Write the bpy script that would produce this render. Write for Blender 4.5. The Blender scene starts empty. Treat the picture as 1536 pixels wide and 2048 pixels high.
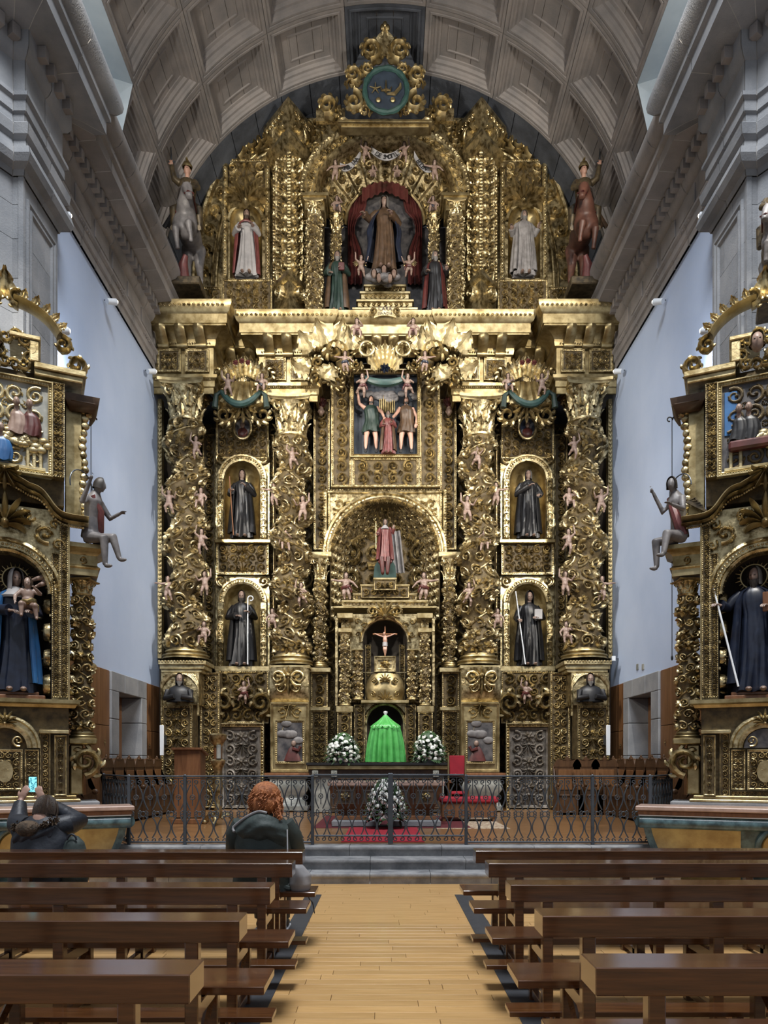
import bpy, math, random
import numpy as np
from mathutils import Matrix, Vector
random.seed(7); RNG = np.random.default_rng(7)
PI = math.pi
SC = bpy.context.scene
COL = SC.collection
# ---------------- camera (1536x2048 frame, focal 1500 px, vanishing point 770,1525)
F, VX, VY, EYE = 1500.0, 770.0, 1525.0, 1.6
cam = bpy.data.cameras.new('camera'); camo = bpy.data.objects.new('camera', cam); COL.objects.link(camo)
camo.location = (0, 0, EYE); camo.rotation_euler = (PI/2, 0, 0)
cam.sensor_fit = 'HORIZONTAL'; cam.sensor_width = 36; cam.lens = 36*F/1536
cam.shift_x = (768-VX)/1536; cam.shift_y = (VY-1024)/1536; cam.clip_end = 200
SC.camera = camo
# ---------------- world, lights, exposure
W = bpy.data.worlds.new('world'); SC.world = W; W.use_nodes = True
W.node_tree.nodes['Background'].inputs[0].default_value = (.82, .89, 1, 1)
W.node_tree.nodes['Background'].inputs[1].default_value = .27
SC.view_settings.view_transform = 'Standard'; SC.view_settings.look = 'None'
SC.view_settings.gamma = 1; SC.view_settings.use_curve_mapping = False
SC.view_settings.exposure = 0.45
def spot(loc, tgt, power, col=(1, .92, .80), ang=60, size=.12, blend=.6):
    l = bpy.data.lights.new('flood_fill_spot', 'SPOT'); l.energy = power; l.color = col
    l.spot_size = math.radians(ang); l.spot_blend = blend; l.shadow_soft_size = size
    o = bpy.data.objects.new('flood_fill_spot', l); COL.objects.link(o); o.location = loc
    o.rotation_euler = (Vector(tgt)-Vector(loc)).to_track_quat('-Z', 'Y').to_euler()
    return o
for s in (-1, 1):
    spot((s*5.2, 12.4, 11.1), (s*-1.5, 19, 8), 1750, ang=75)                      # floods on the cornice ends
    spot((s*5.35, 12.7, 8.6), (s*1.5, 19, 6), 1400, ang=80)
    spot((s*4.6, 9.5, 13.2), (s*1.0, 19.5, 14.5), 2100, ang=60)
    spot((s*4.7, 10.6, 13.7), (s*2.2, 17.5, 18.6), 380, ang=95, size=.3)         # unseen uplight pairs added to brighten the vault
    spot((s*4.7, 14.5, 13.7), (s*-1.5, 16.5, 18.8), 110, ang=110, size=.3)
    spot((s*5.45, 12.2, 6.3), (s*5.75, 14.2, 6.2), 130, col=(.85, .92, 1), ang=130, size=.2)
    spot((s*5.5, 12.9, 8.5), (s*5.8, 13.9, 8.9), 45, col=(.85, .92, 1), ang=130, size=.2)
    spot((s*4.5, 6.5, 12.5), (s*5.6, 11.4, 4.5), 2000, col=(1, .94, .84), ang=50)  # unseen spot added to brighten the side altarpiece
# unseen area light added high over the pews, standing for dome daylight
a = bpy.data.lights.new('overhead_fill', 'AREA'); a.shape = 'DISK'; a.size = 7; a.energy = 3400; a.color = (.93, .96, 1)
ao = bpy.data.objects.new('overhead_fill', a); COL.objects.link(ao); ao.location = (0, 4.5, 22)
# ---------------- materials
def mat(name, c1, c2=None, rough=.5, metal=0., scale=3., bump=0., bscale=30., coat=0., stretch=(1, 1, 1), rnd=0., lo=.35, hi=.65, spec=.5, emit=0., rr=0.):
    m = bpy.data.materials.new(name); m.use_nodes = True
    N = m.node_tree.nodes; L = m.node_tree.links; b = N['Principled BSDF']
    b.inputs['Roughness'].default_value = rough; b.inputs['Metallic'].default_value = metal
    b.inputs['Specular IOR Level'].default_value = spec; b.inputs['Coat Weight'].default_value = coat; b.inputs['Coat Roughness'].default_value = .12
    tc = N.new('ShaderNodeTexCoord'); mp = N.new('ShaderNodeMapping'); mp.inputs['Scale'].default_value = stretch
    L.new(tc.outputs['Object'], mp.inputs['Vector'])
    n = N.new('ShaderNodeTexNoise'); n.inputs['Scale'].default_value = scale; n.inputs['Detail'].default_value = 5; n.inputs['Roughness'].default_value = .6
    L.new(mp.outputs[0], n.inputs['Vector'])
    r = N.new('ShaderNodeValToRGB'); c2 = c2 or tuple(x*.8 for x in c1)
    r.color_ramp.elements[0].position = lo; r.color_ramp.elements[0].color = (*c2, 1)
    r.color_ramp.elements[1].position = hi; r.color_ramp.elements[1].color = (*c1, 1)
    L.new(n.outputs['Fac'], r.inputs['Fac']); out = r.outputs['Color']
    if rnd:
        oi = N.new('ShaderNodeObjectInfo'); mr = N.new('ShaderNodeMapRange')
        mr.inputs['To Min'].default_value = 1-rnd; mr.inputs['To Max'].default_value = 1+rnd
        L.new(oi.outputs['Random'], mr.inputs['Value'])
        hs = N.new('ShaderNodeHueSaturation'); L.new(mr.outputs[0], hs.inputs['Value']); L.new(out, hs.inputs['Color']); out = hs.outputs['Color']
    L.new(out, b.inputs['Base Color'])
    if rr:
        m2 = N.new('ShaderNodeMapRange'); m2.inputs['To Min'].default_value = rough-rr; m2.inputs['To Max'].default_value = rough+rr
        L.new(n.outputs['Fac'], m2.inputs['Value']); L.new(m2.outputs[0], b.inputs['Roughness'])
    if bump:
        n2 = N.new('ShaderNodeTexNoise'); n2.inputs['Scale'].default_value = bscale; n2.inputs['Detail'].default_value = 4
        L.new(mp.outputs[0], n2.inputs['Vector'])
        bp = N.new('ShaderNodeBump'); bp.inputs['Strength'].default_value = bump; bp.inputs['Distance'].default_value = .02
        L.new(n2.outputs['Fac'], bp.inputs['Height']); L.new(bp.outputs[0], b.inputs['Normal'])
    if emit:
        L.new(out, b.inputs['Emission Color']); b.inputs['Emission Strength'].default_value = emit
    return m
M = {}
M['gold'] = mat('gilded wood', (.64, .535, .31), (.16, .115, .048), .34, .9, 9, .4, 26, rr=.12, lo=.36, hi=.6)
M['gold_smooth'] = mat('burnished gilding', (.50, .41, .225), (.22, .16, .068), .40, .92, 4, .15, 12, rr=.08)
M['gold_deep'] = mat('gilded carving', (.62, .52, .305), (.14, .10, .045), .36, .88, 11, .5, 30, rr=.12, lo=.38, hi=.6)
M['gold_pale'] = mat('pale gilding', (.57, .485, .285), (.27, .205, .095), .42, .8, 6, .2, 22)
M['gold_ground_shade'] = mat('shaded gilding ground', (.125, .09, .04), (.04, .028, .013), .62, .35, 8, .4, 26, rr=.1)  # gilded ground darkened: shade between the carving is put into the colour
M['silver_ground_shade'] = mat('shaded silver ground', (.17, .155, .14), (.07, .06, .05), .55, .5, 6, .3, 25)  # same for the silver door: shade behind the carving in the colour
M['silver_door'] = mat('greyed silver leaf carving', (.48, .45, .42), (.2, .17, .13), .42, .7, 6, .3, 25)
M['stone'] = mat('granite', (.275, .25, .235), (.185, .175, .172), .85, 0, 1.3, .25, 40, rnd=.13)
M['stone_grey'] = mat('grey granite', (.27, .275, .285), (.18, .19, .205), .85, 0, 1.6, .25, 40, rnd=.12)
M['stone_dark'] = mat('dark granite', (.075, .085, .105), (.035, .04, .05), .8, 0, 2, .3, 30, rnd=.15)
M['mortar'] = mat('pale mortar', (.46, .45, .44), (.36, .35, .34), .9)
M['step'] = mat('worn step granite', (.33, .33, .335), (.16, .165, .175), .6, 0, 3.5, .3, 30, rnd=.1)
M['plaster'] = mat('white plaster', (.47, .56, .74), (.42, .515, .70), .65, 0, .8, .06, 60)
M['reveal'] = mat('pale window reveal', (.42, .48, .52), (.34, .40, .45), .8, 0, 1.5)
M['panel_wood'] = mat('brown panel wood', (.205, .098, .04), (.13, .058, .022), .4, 0, 2, .1, 20, stretch=(6, 6, .8), rnd=.1)
M['stall_wood'] = mat('carved stall wood', (.10, .05, .022), (.05, .024, .011), .42, 0, 3, .1, 20, stretch=(4, 4, 1), rnd=.12)
M['pew'] = mat('varnished pew wood', (.125, .046, .0135), (.058, .021, .0065), .26, 0, 5, .04, 20, coat=1., stretch=(.5, 9, 9), rnd=.06)
M['plank'] = mat('oak floor plank', (.60, .37, .155), (.48, .28, .105), .34, 0, 4, .03, 20, stretch=(.6, 9, 1), rnd=.12, coat=.15)
M['plank_pres'] = mat('presbytery floor plank', (.30, .155, .065), (.2, .1, .04), .3, 0, 4, .03, 20, stretch=(.6, 9, 1), rnd=.14, coat=.2)
M['strip'] = mat('dark rubber strip', (.05, .054, .062), (.035, .038, .045), .55, 0, 8, .1, 60)
M['iron'] = mat('grey painted iron', (.085, .098, .115), (.055, .065, .08), .4, .5, 6)
M['subfloor'] = mat('dark timber subfloor', (.26, .15, .06), (.2, .11, .045), .7)
M['void'] = mat('near black gap shade', (.03, .023, .016), (.015, .011, .008), .8)  # near-black colour stands for the unlit depth of gaps and recesses
M['skin'] = mat('flesh', (.42, .255, .19), (.36, .2, .15), .45)
M['skin_pale'] = mat('painted pale flesh', (.25, .18, .145), (.17, .11, .088), .45, scale=8)
M['black_cloth'] = mat('black habit', (.014, .014, .016), (.007, .007, .008), .42, 0, 6)
M['grey_cloth'] = mat('pale grey robe', (.26, .25, .25), (.15, .14, .14), .5, 0, 6)
M['brown_cloth'] = mat('brown painted robe', (.085, .05, .028), (.04, .024, .014), .42, 0, 6)
M['blue_cloth'] = mat('blue black robe', (0.013, 0.019, 0.038), (0.008, 0.010, 0.019), .35, 0, 6)
M['bright_blue'] = mat('bright blue cloth', (0.030, 0.120, 0.288), (0.018, 0.072, 0.192), .4)
M['red_cloth'] = mat('red cloth', (.09, .02, .018), (.045, .01, .009), .45, 0, 5)
M['crimson'] = mat('crimson velvet', (.42, .018, .035), (.32, .012, .028), .7, 0, 5)
M['pink_cloth'] = mat('rose robe', (.16, .045, .042), (.09, .024, .024), .45, 0, 7)
M['green_cloth'] = mat('green painted cloth', (.017, .036, .028), (.009, .02, .016), .45)
M['teal'] = mat('teal paint', (.022, .06, .052), (.012, .035, .032), .45, 0, 9)
M['veil'] = mat('green satin', (.085, .40, .095), (.05, .27, .055), .32, 0, 6, spec=.7)
M['white_cloth'] = mat('white cloth', (.32, .31, .315), (.22, .215, .22), .6)
M['hair_brown'] = mat('brown hair', (.06, .035, .02), (.025, .015, .01), .45, 0, 20, .4, 90, stretch=(3, 3, .6))
M['hair_red'] = mat('red hair', (.52, .19, .065), (.25, .075, .022), .5, 0, 14, .5, 60, stretch=(3, 3, .8))
M['hair_grey'] = mat('grey beard', (0.150, 0.140, 0.130), (0.090, 0.085, 0.080), .6, 0, 20)
M['hair_dark'] = mat('black painted hair', (.03, .024, .02), (.015, .012, .01), .5)
M['eye'] = mat('dark eye', (.015, .012, .01), (.01, .01, .01), .3)
M['wood_brown'] = mat('brown polished wood', (.22, .10, .045), (.13, .055, .025), .35, 0, 3, stretch=(5, 5, .7))
M['marble_top'] = mat('rosy marble slab', (.44, .31, .26), (.28, .19, .15), .3, 0, 5)
M['marble_green'] = mat('green marbled paint', (.09, .16, .18), (.03, .055, .065), .28, 0, 6, lo=.4, hi=.6)
M['marble_ochre'] = mat('ochre marbled paint', (.48, .36, .14), (.3, .2, .07), .3, 0, 4)
M['marble_white'] = mat('veined white marble', (.34, .34, .31), (.15, .16, .15), .35, 0, 4)
M['painting'] = mat('dark oil painting', (0.096, 0.090, 0.090), (0.021, 0.021, 0.027), .4, 0, 6)
M['sky_paint'] = mat('blue grey painted ground', (.022, .033, .05), (.012, .018, .028), .5, 0, 5)
M['leaf'] = mat('dark green leaves', (.04, .10, .03), (.018, .05, .015), .5, rnd=.3)
M['petal'] = mat('white petals', (.86, .87, .84), (.75, .77, .72), .6)
M['white_metal'] = mat('white enamel', (.7, .74, .78), (.65, .68, .72), .4)
M['glass_lamp'] = mat('lit lamp glass', (1, .93, .8), (1, .9, .75), .3, emit=4)
M['coat_green'] = mat('dark green parka', (.045, .062, .058), (.028, .04, .037), .62, 0, 6, .25, 25)
M['coat_navy'] = mat('black padded jacket', (.022, .026, .036), (.012, .014, .02), .5, 0, 6, .2, 30)
M['fur'] = mat('brown fur trim', (.13, .085, .05), (.03, .02, .012), .8, 0, 22, .8, 60)
M['screen'] = mat('phone screen', (.25, .75, .8), (.02, .12, .16), .2, 0, 60, emit=1.2, lo=.4, hi=.6)
M['black'] = mat('black plastic', (.015, .015, .017), (.012, .012, .013), .4)
M['rug_red'] = mat('red rug', (.36, .015, .03), (.26, .01, .022), .9, 0, 20)
M['rug_dark'] = mat('patterned wine rug', (.13, .015, .022), (.07, .01, .014), .9, 0, 14)
M['rug_cream'] = mat('cream rug border', (.5, .42, .3), (.2, .09, .06), .9, 0, 22, lo=.42, hi=.52)
M['bag'] = mat('grey bag', (.36, .35, .36), (.25, .25, .26), .6)
M['ink'] = mat('black lettering', (.01, .01, .01), (.01, .01, .01), .6)
M['horse_white'] = mat('dappled white horse paint', (.17, .16, .16), (.08, .075, .078), .5, 0, 5)
M['horse_brown'] = mat('chestnut horse paint', (.12, .05, .032), (.06, .025, .018), .5, 0, 5)
M['armour'] = mat('dark gilded armour', (.12, .09, .05), (.035, .028, .02), .4, .4, 8)
M['wall_glass'] = mat('daylit window glass', (.35, .45, .55), (.3, .4, .5), .3, emit=1.4)
# ---------------- helpers
def P(x, y, d): return np.array([(x-VX)*d/F, d, EYE+(VY-y)*d/F])
def PX(x, d): return (x-VX)*d/F
def PZ(y, d): return EYE+(VY-y)*d/F
class MB:
    def __init__(s): s.v = []; s.q = []; s.t = []; s.n = 0
    def add(s, v, q=None, t=None):
        v = np.asarray(v, float).reshape(-1, 3)
        if q is not None and len(q): s.q.append(np.asarray(q, int).reshape(-1, 4)+s.n)
        if t is not None and len(t): s.t.append(np.asarray(t, int).reshape(-1, 3)+s.n)
        s.v.append(v); s.n += len(v); return s
    def merge(s, o, Mx=None):
        v = o.verts()
        if Mx is not None:
            Mx = np.array(Mx); v = v@Mx[:3, :3].T+Mx[:3, 3]
        n0 = s.n
        for q in o.q: s.q.append(q+n0)
        for t in o.t: s.t.append(t+n0)
        s.v.append(v); s.n += len(v); return s
    def verts(s): return np.concatenate(s.v) if s.v else np.zeros((0, 3))
    def box(s, x0, x1, y0, y1, z0, z1):
        v = [(x, y, z) for z in (z0, z1) for y in (y0, y1) for x in (x0, x1)]
        return s.add(v, [(0, 2, 3, 1), (4, 5, 7, 6), (0, 1, 5, 4), (2, 6, 7, 3), (0, 4, 6, 2), (1, 3, 7, 5)])
    def bbox(s, x0, x1, y0, y1, z0, z1, b=.01):
        # box with chamfered front/back and top edges
        X = [(x0, x0+b), (x1, x1-b)]
        pr = [(x0+b, z0), (x1-b, z0), (x1, z0+b), (x1, z1-b), (x1-b, z1), (x0+b, z1), (x0, z1-b), (x0, z0+b)]
        n = 8; v = []
        def ins(p, k): return (min(max(p[0], x0+k), x1-k), min(max(p[1], z0+k), z1-k))
        for (yy, k) in ((y0, b), (y0+b, 0), (y1-b, 0), (y1, b)):
            for p in pr:
                a = ins(p, k); v.append((a[0], yy, a[1]))
        q = [(r*n+i, r*n+(i+1) % n, (r+1)*n+(i+1) % n, (r+1)*n+i) for r in range(3) for i in range(n)]
        q += [(0, 3, 2, 1), (0, 7, 4, 3), (7, 6, 5, 4), (24, 25, 26, 27), (24, 27, 28, 31), (31, 28, 29, 30)]
        return s.add(v, q)
    def grid(s, V, cu=False, cv=False, flip=False):
        V = np.asarray(V, float); n, m = V.shape[:2]
        I = np.arange(n*m).reshape(n, m)
        a = I if not cu else np.vstack([I, I[:1]])
        if cv: a = np.hstack([a, a[:, :1]])
        q = np.stack([a[:-1, :-1], a[:-1, 1:], a[1:, 1:], a[1:, :-1]], -1).reshape(-1, 4)
        if flip: q = q[:, ::-1]
        return s.add(V.reshape(-1, 3), q)
    def fan(s, ring):
        ring = np.asarray(ring, float); c = ring.mean(0); n = len(ring)
        return s.add(np.vstack([ring, c]), None, [(i, (i+1) % n, n) for i in range(n)])
    def prism(s, pts, y0, y1, ax='y'):
        # extrude a polygon of (x,z) points from y0 to y1 (caps as fans)
        p = np.asarray(pts, float); n = len(p)
        A = np.stack([p[:, 0], np.full(n, y0), p[:, 1]], 1); B = np.stack([p[:, 0], np.full(n, y1), p[:, 1]], 1)
        s.grid(np.stack([A, B]), cv=True); s.fan(A); s.fan(B); return s
    def tube(s, path, r, n=8, cap=True, flat=1., up=None):
        p = np.asarray(path, float); N = len(p); r = np.broadcast_to(np.asarray(r, float), (N,))
        T = np.gradient(p, axis=0); T /= np.linalg.norm(T, axis=1)[:, None]+1e-9
        u = np.array(up if up is not None else (0, 0, 1.) if abs(T[0, 2]) < .9 else (1., 0, 0))
        rings = []
        for i in range(N):
            u = u-T[i]*u.dot(T[i]); u /= np.linalg.norm(u)+1e-9; w = np.cross(T[i], u)
            a = np.linspace(0, 2*PI, n, endpoint=False)
            rings.append(p[i]+r[i]*(np.cos(a)[:, None]*u*flat+np.sin(a)[:, None]*w))
        s.grid(np.array(rings), cv=True)
        if cap: s.fan(rings[0]); s.fan(rings[-1])
        return s
    def ell(s, c, r, n=12, m=8, rot=None):
        th = np.linspace(0, 2*PI, n, endpoint=False); ph = np.linspace(.001, PI-.001, m+1)
        V = np.stack([np.sin(ph)[:, None]*np.cos(th), np.sin(ph)[:, None]*np.sin(th), np.cos(ph)[:, None]*np.ones(n)], -1)*np.asarray(r, float)
        if rot is not None: V = V@np.array(rot).T
        return s.grid(V+np.asarray(c, float), cv=True)
    def lathe(s, prof, n=24, c=(0, 0, 0), a0=0, a1=None):
        p = np.asarray(prof, float)
        th = np.linspace(0, 2*PI, n, endpoint=False) if a1 is None else np.linspace(a0, a1, n)
        V = np.stack([p[:, :1]*np.cos(th), p[:, :1]*np.sin(th), p[:, 1:]*np.ones(n)], -1)+np.asarray(c, float)
        return s.grid(V, cv=a1 is None)
    def sweep(s, prof, path, closed=False, cap=True):
        # prof: (out,z) section; path: plan polyline (x,y); 'out' is to the right of travel
        p = np.asarray(path, float); n = len(p); prof = np.asarray(prof, float)
        d = np.diff(p, axis=0); d /= np.linalg.norm(d, axis=1)[:, None]+1e-9
        nr = np.stack([d[:, 1], -d[:, 0]], 1); rings = []
        for i in range(n):
            a = nr[i-1] if i > 0 else nr[0]; b = nr[i] if i < n-1 else nr[-1]
            m = a+b; m /= max(1e-6, m.dot(a)) if abs(m.dot(a)) > 1e-6 else 1
            rings.append(np.stack([p[i, 0]+m[0]*prof[:, 0], p[i, 1]+m[1]*prof[:, 0], prof[:, 1]], 1))
        s.grid(np.array(rings))
        if cap: s.fan(rings[0]); s.fan(rings[-1])
        return s
    def mesh(s, name, smooth=True, ang=42):
        me = bpy.data.meshes.new(name); v = s.verts()
        q = np.concatenate(s.q) if s.q else np.zeros((0, 4), int); t = np.concatenate(s.t) if s.t else np.zeros((0, 3), int)
        me.vertices.add(len(v)); me.vertices.foreach_set('co', v.ravel().astype(np.float32))
        li = np.concatenate([q.ravel(), t.ravel()]); me.loops.add(len(li)); me.loops.foreach_set('vertex_index', li.astype(np.int32))
        st = np.concatenate([np.arange(len(q))*4, len(q)*4+np.arange(len(t))*3]); me.polygons.add(len(st))
        me.polygons.foreach_set('loop_start', st.astype(np.int32))
        me.update(calc_edges=True)
        me.polygons.foreach_set('use_smooth', np.full(len(st), bool(smooth)))
        if smooth:
            if ang: me.set_sharp_from_angle(angle=math.radians(ang))
        return me
def obj(name, mb, m, parent=None, smooth=True, ang=42, local=False):
    me = mb if isinstance(mb, bpy.types.Mesh) else mb.mesh(name, smooth, ang)
    if not me.materials: me.materials.append(M[m] if isinstance(m, str) else m)
    o = bpy.data.objects.new(name, me); COL.objects.link(o)
    if parent is not None:
        o.parent = parent
        if not local:
            w = Vector(parent.location)
            if parent.parent is not None: w += parent.parent.location
            # a mesh given in world coordinates under an unrotated parent
            o.matrix_parent_inverse = Matrix.Translation(-w) if parent.type == 'EMPTY' else Matrix.Identity(4)
    return o
def tag(o, label, cat, group=None):
    o['label'] = label; o['category'] = cat
    if group: o['group'] = group
    o['kind'] = 'thing'
    return o
def struct(o): o['kind'] = 'structure'; return o
def stuff(o): o['kind'] = 'stuff'; return o
def thing(name, label, cat, loc=(0, 0, 0), group=None, rotz=0, sc=1.):
    o = bpy.data.objects.new(name, None); COL.objects.link(o); o.location = [float(x) for x in loc]
    o.rotation_euler = (0, 0, rotz); o.scale = (sc, sc, sc) if not isinstance(sc, tuple) else sc; o.empty_display_size = .1
    return tag(o, label, cat, group) if label else o
def dup(root, loc, label=None, group=None, rotz=0, sc=None):
    r = root.copy(); COL.objects.link(r); r.location = [float(x) for x in loc]; r.rotation_euler = (0, 0, rotz)
    if sc is not None: r.scale = sc if isinstance(sc, tuple) else (sc, sc, sc)
    if label: r['label'] = label
    if group: r['group'] = group
    for ch in list(root.children):
        c = ch.copy(); COL.objects.link(c); c.parent = r
        for g in list(ch.children):
            d = g.copy(); COL.objects.link(d); d.parent = c
    return r
def inst(name, me, parent, loc=(0, 0, 0), rot=(0, 0, 0), sc=(1, 1, 1)):
    # a part that shares mesh data, placed in its parent's own space
    o = bpy.data.objects.new(name, me); COL.objects.link(o); o.parent = parent
    o.location = [float(x) for x in loc]; o.rotation_euler = rot; o.scale = sc if isinstance(sc, tuple) else (sc, sc, sc); return o
def fuse(mb, voxel, smooth=2, name='body'):
    # one continuous surface out of overlapping volumes
    me = mb.mesh('tmp', False); o = bpy.data.objects.new('tmp', me); COL.objects.link(o)
    r = o.modifiers.new('r', 'REMESH'); r.mode = 'VOXEL'; r.voxel_size = voxel
    if smooth:
        k = o.modifiers.new('s', 'SMOOTH'); k.iterations = smooth; k.factor = .5
    dg = bpy.context.evaluated_depsgraph_get(); dg.update()
    out = bpy.data.meshes.new_from_object(o.evaluated_get(dg)); out.name = name
    bpy.data.objects.remove(o); bpy.data.meshes.remove(me)
    out.polygons.foreach_set('use_smooth', np.ones(len(out.polygons), bool)); out.materials.clear()
    return out
# ---------------- carved ornament: templates in (u, v, height) space
def _ridge(p, w, h, sec=5):
    p = np.asarray(p, float); n = len(p); w = np.broadcast_to(w, (n,)); h = np.broadcast_to(h, (n,))
    t = np.gradient(p, axis=0); t /= np.linalg.norm(t, axis=1)[:, None]+1e-9
    nr = np.stack([-t[:, 1], t[:, 0]], 1)
    prof = [(-1, 0), (-.62, .8), (0, 1), (.62, .8), (1, 0)] if sec == 5 else [(-1, 0), (0, 1), (1, 0)]
    V = np.stack([np.column_stack([p+nr*(w*a)[:, None], h*b]) for a, b in prof], 1)
    m = len(prof); I = np.arange(n*m).reshape(n, m)
    q = np.stack([I[:-1, :-1], I[:-1, 1:], I[1:, 1:], I[1:, :-1]], -1).reshape(-1, 4)
    return V.reshape(-1, 3), q
def _dome(c, r, h, n=7):
    a = np.linspace(0, 2*PI, n, endpoint=False); v = []
    for k, z in ((1, 0), (.75, .65), (.3, .95)): v += [(c[0]+r*k*math.cos(x), c[1]+r*k*math.sin(x), h*z) for x in a]
    q = [(j*n+i, j*n+(i+1) % n, (j+1)*n+(i+1) % n, (j+1)*n+i) for j in (0, 1) for i in range(n)]
    v.append((c[0], c[1], h)); q += [(2*n+i, 2*n+(i+1) % n, 3*n, 3*n) for i in range(n)]
    return np.array(v), np.array(q)
def _cat(L):
    V = []; Q = []; n = 0
    for v, q in L: V.append(v); Q.append(np.asarray(q)+n); n += len(v)
    return np.concatenate(V), np.concatenate(Q)
def t_scroll(turns=1.35, leaves=9, lw=.5, k=.17, seed=0):
    rg = np.random.default_rng(seed); L = []
    t = np.linspace(0, 1, 20); a = -PI/2-.3+turns*2*PI*t; r = .8*(1-.80*t**.85)
    p = np.stack([r*np.cos(a), r*np.sin(a)], 1); L.append(_ridge(p, k*(1.05-.5*t), .36*(1-.25*t)))
    L.append(_dome(p[-1], .19, .42))
    for i in range(leaves):
        j = int(1+i*12/leaves); b = p[j]; th = a[j]; s = np.linspace(0, 1, 4); side = 1 if i % 3 else -1
        ln = lw*(.75+.5*rg.random())*(1 if side > 0 else .6); ang = th+(.95 if side > 0 else PI-.7)
        aa = ang+s*.9*side
        q = b+np.cumsum(np.stack([np.cos(aa), np.sin(aa)], 1)*ln/4, axis=0)-np.array([math.cos(aa[0]), math.sin(aa[0])])*ln/4
        L.append(_ridge(q, k*.95*np.array([.55, 1, .8, .12]), .30*np.array([.5, 1, .9, .35]), 3))
    return _cat(L)
def t_palm(n=7, sp=1.15):
    L = []
    for i in range(n):
        x = (i-(n-1)/2)/((n-1)/2); a = PI/2-x*sp; s = np.linspace(0, 1, 6); ln = 1.75-.6*abs(x)
        aa = a-x*.9*s**2*1.3; q = np.array([0, -.8])+np.cumsum(np.stack([np.cos(aa), np.sin(aa)], 1)*ln/6, axis=0)
        L.append(_ridge(q, .15*np.array([.5, .8, 1, 1.05, .9, .3]), .42*np.array([.6, .8, .95, 1, .9, .5]), 3))
    L.append(_dome((0, -.75), .24, .5)); return _cat(L)
def t_rosette(n=7):
    L = [_dome((0, 0), .28, .5)]
    for i in range(n):
        a = 2*PI*i/n; s = np.linspace(.2, .95, 4); L.append(_ridge(np.stack([s*math.cos(a), s*math.sin(a)], 1), .26*np.array([.5, 1, 1, .35]), .38*np.array([.5, 1, .9, .4]), 3))
    return _cat(L)
def t_husk():
    L = [_dome((0, .5), .26, .45, 6)]
    for sx in (-1, 1):
        for k in range(3):
            s = np.linspace(0, 1, 5); q = np.stack([sx*(.1+.75*s**.7*(1-.18*k)), .55-.5*k-.1-.75*s**1.6+.25*np.sin(s*PI)], 1)
            L.append(_ridge(q, .16*np.array([.6, 1, 1, .8, .2]), .36*np.array([.6, 1, 1, .8, .4]), 3))
    return _cat(L)
T_SCROLL = [t_scroll(1.35, 9, .5, .17, 1), t_scroll(1.15, 11, .6, .15, 2), t_scroll(1.6, 7, .42, .18, 3)]
T_PALM, T_ROS, T_HUSK, T_BEAD, T_PALM5 = t_palm(), t_rosette(), t_husk(), _dome((0, 0), 1, .9, 6), t_palm(9, 1.5)
def place(mb, tpl, items, fmap, hs=1.):
    # items: (u, v, R, rot, mirror); fmap maps arrays (u, v, h) to world xyz
    V, Q = tpl
    for (u, v, R, rot, mir) in items:
        x = V[:, 0]*(-1 if mir else 1); c, s_ = math.cos(rot), math.sin(rot)
        mb.add(fmap(u+R*(x*c-V[:, 1]*s_), v+R*(x*s_+V[:, 1]*c), V[:, 2]*R*hs), Q)
def plane_map(d, x0=0, z0=0, sx=1): return lambda u, v, h: np.stack([x0+sx*u, d-h, z0+v], 1)
def fill_scrolls(w, h, cell, seed=0):
    # mirrored scroll field for a w x h panel (u from -w/2..w/2, v from 0..h)
    rg = np.random.default_rng(seed); nx = max(1, round(w/cell)); ny = max(1, round(h/cell)); out = [[], [], []]; ros = []; palm = []; bud = []
    cw, ch = w/nx, h/ny; R = min(cw, ch)*.62
    for j in range(ny):
        for i in range((nx+1)//2):
            u = -w/2+(i+.5)*cw; v = (j+.5)*ch; k = int(rg.integers(0, 3)); fl = (i+j) % 2
            rot = (PI if fl else 0)+rg.normal()*.3
            if nx % 2 and i == nx//2:
                if nx == 1: out[k].append((u, v, R, rot, fl))
                elif j % 2: ros.append((0, v, R*.85, 0, 0))
                else: palm.append((0, v, R*.9, PI if seed % 2 else 0, 0))
            else:
                out[k].append((u, v, R, rot, fl)); out[k].append((-u, v, R, -rot, not fl))
        for i in range(nx+1):
            if j and 0 < i < nx: bud.append((-w/2+i*cw, j*ch, R*.36, rg.random()*6, 0))
    return out, ros, palm, bud
def carve(mb, w, h, cell, fmap, seed=0, hs=1.):
    o, ros, palm, bud = fill_scrolls(w, h, cell*.66, seed); hs *= 1.35
    for k in range(3): place(mb, T_SCROLL[k], o[k], fmap, hs)
    place(mb, T_ROS, ros, fmap, hs); place(mb, T_PALM, palm, fmap, hs); place(mb, T_HUSK, bud, fmap, hs*1.2)
def beads(mb, p0, p1, r, fmap, step=2.4):
    p0 = np.array(p0, float); p1 = np.array(p1, float); L = np.linalg.norm(p1-p0); n = max(1, int(L/(r*step)))
    place(mb, T_BEAD, [(*(p0+(p1-p0)*(i+.5)/n), r, 0, 0) for i in range(n)], fmap)
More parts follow.
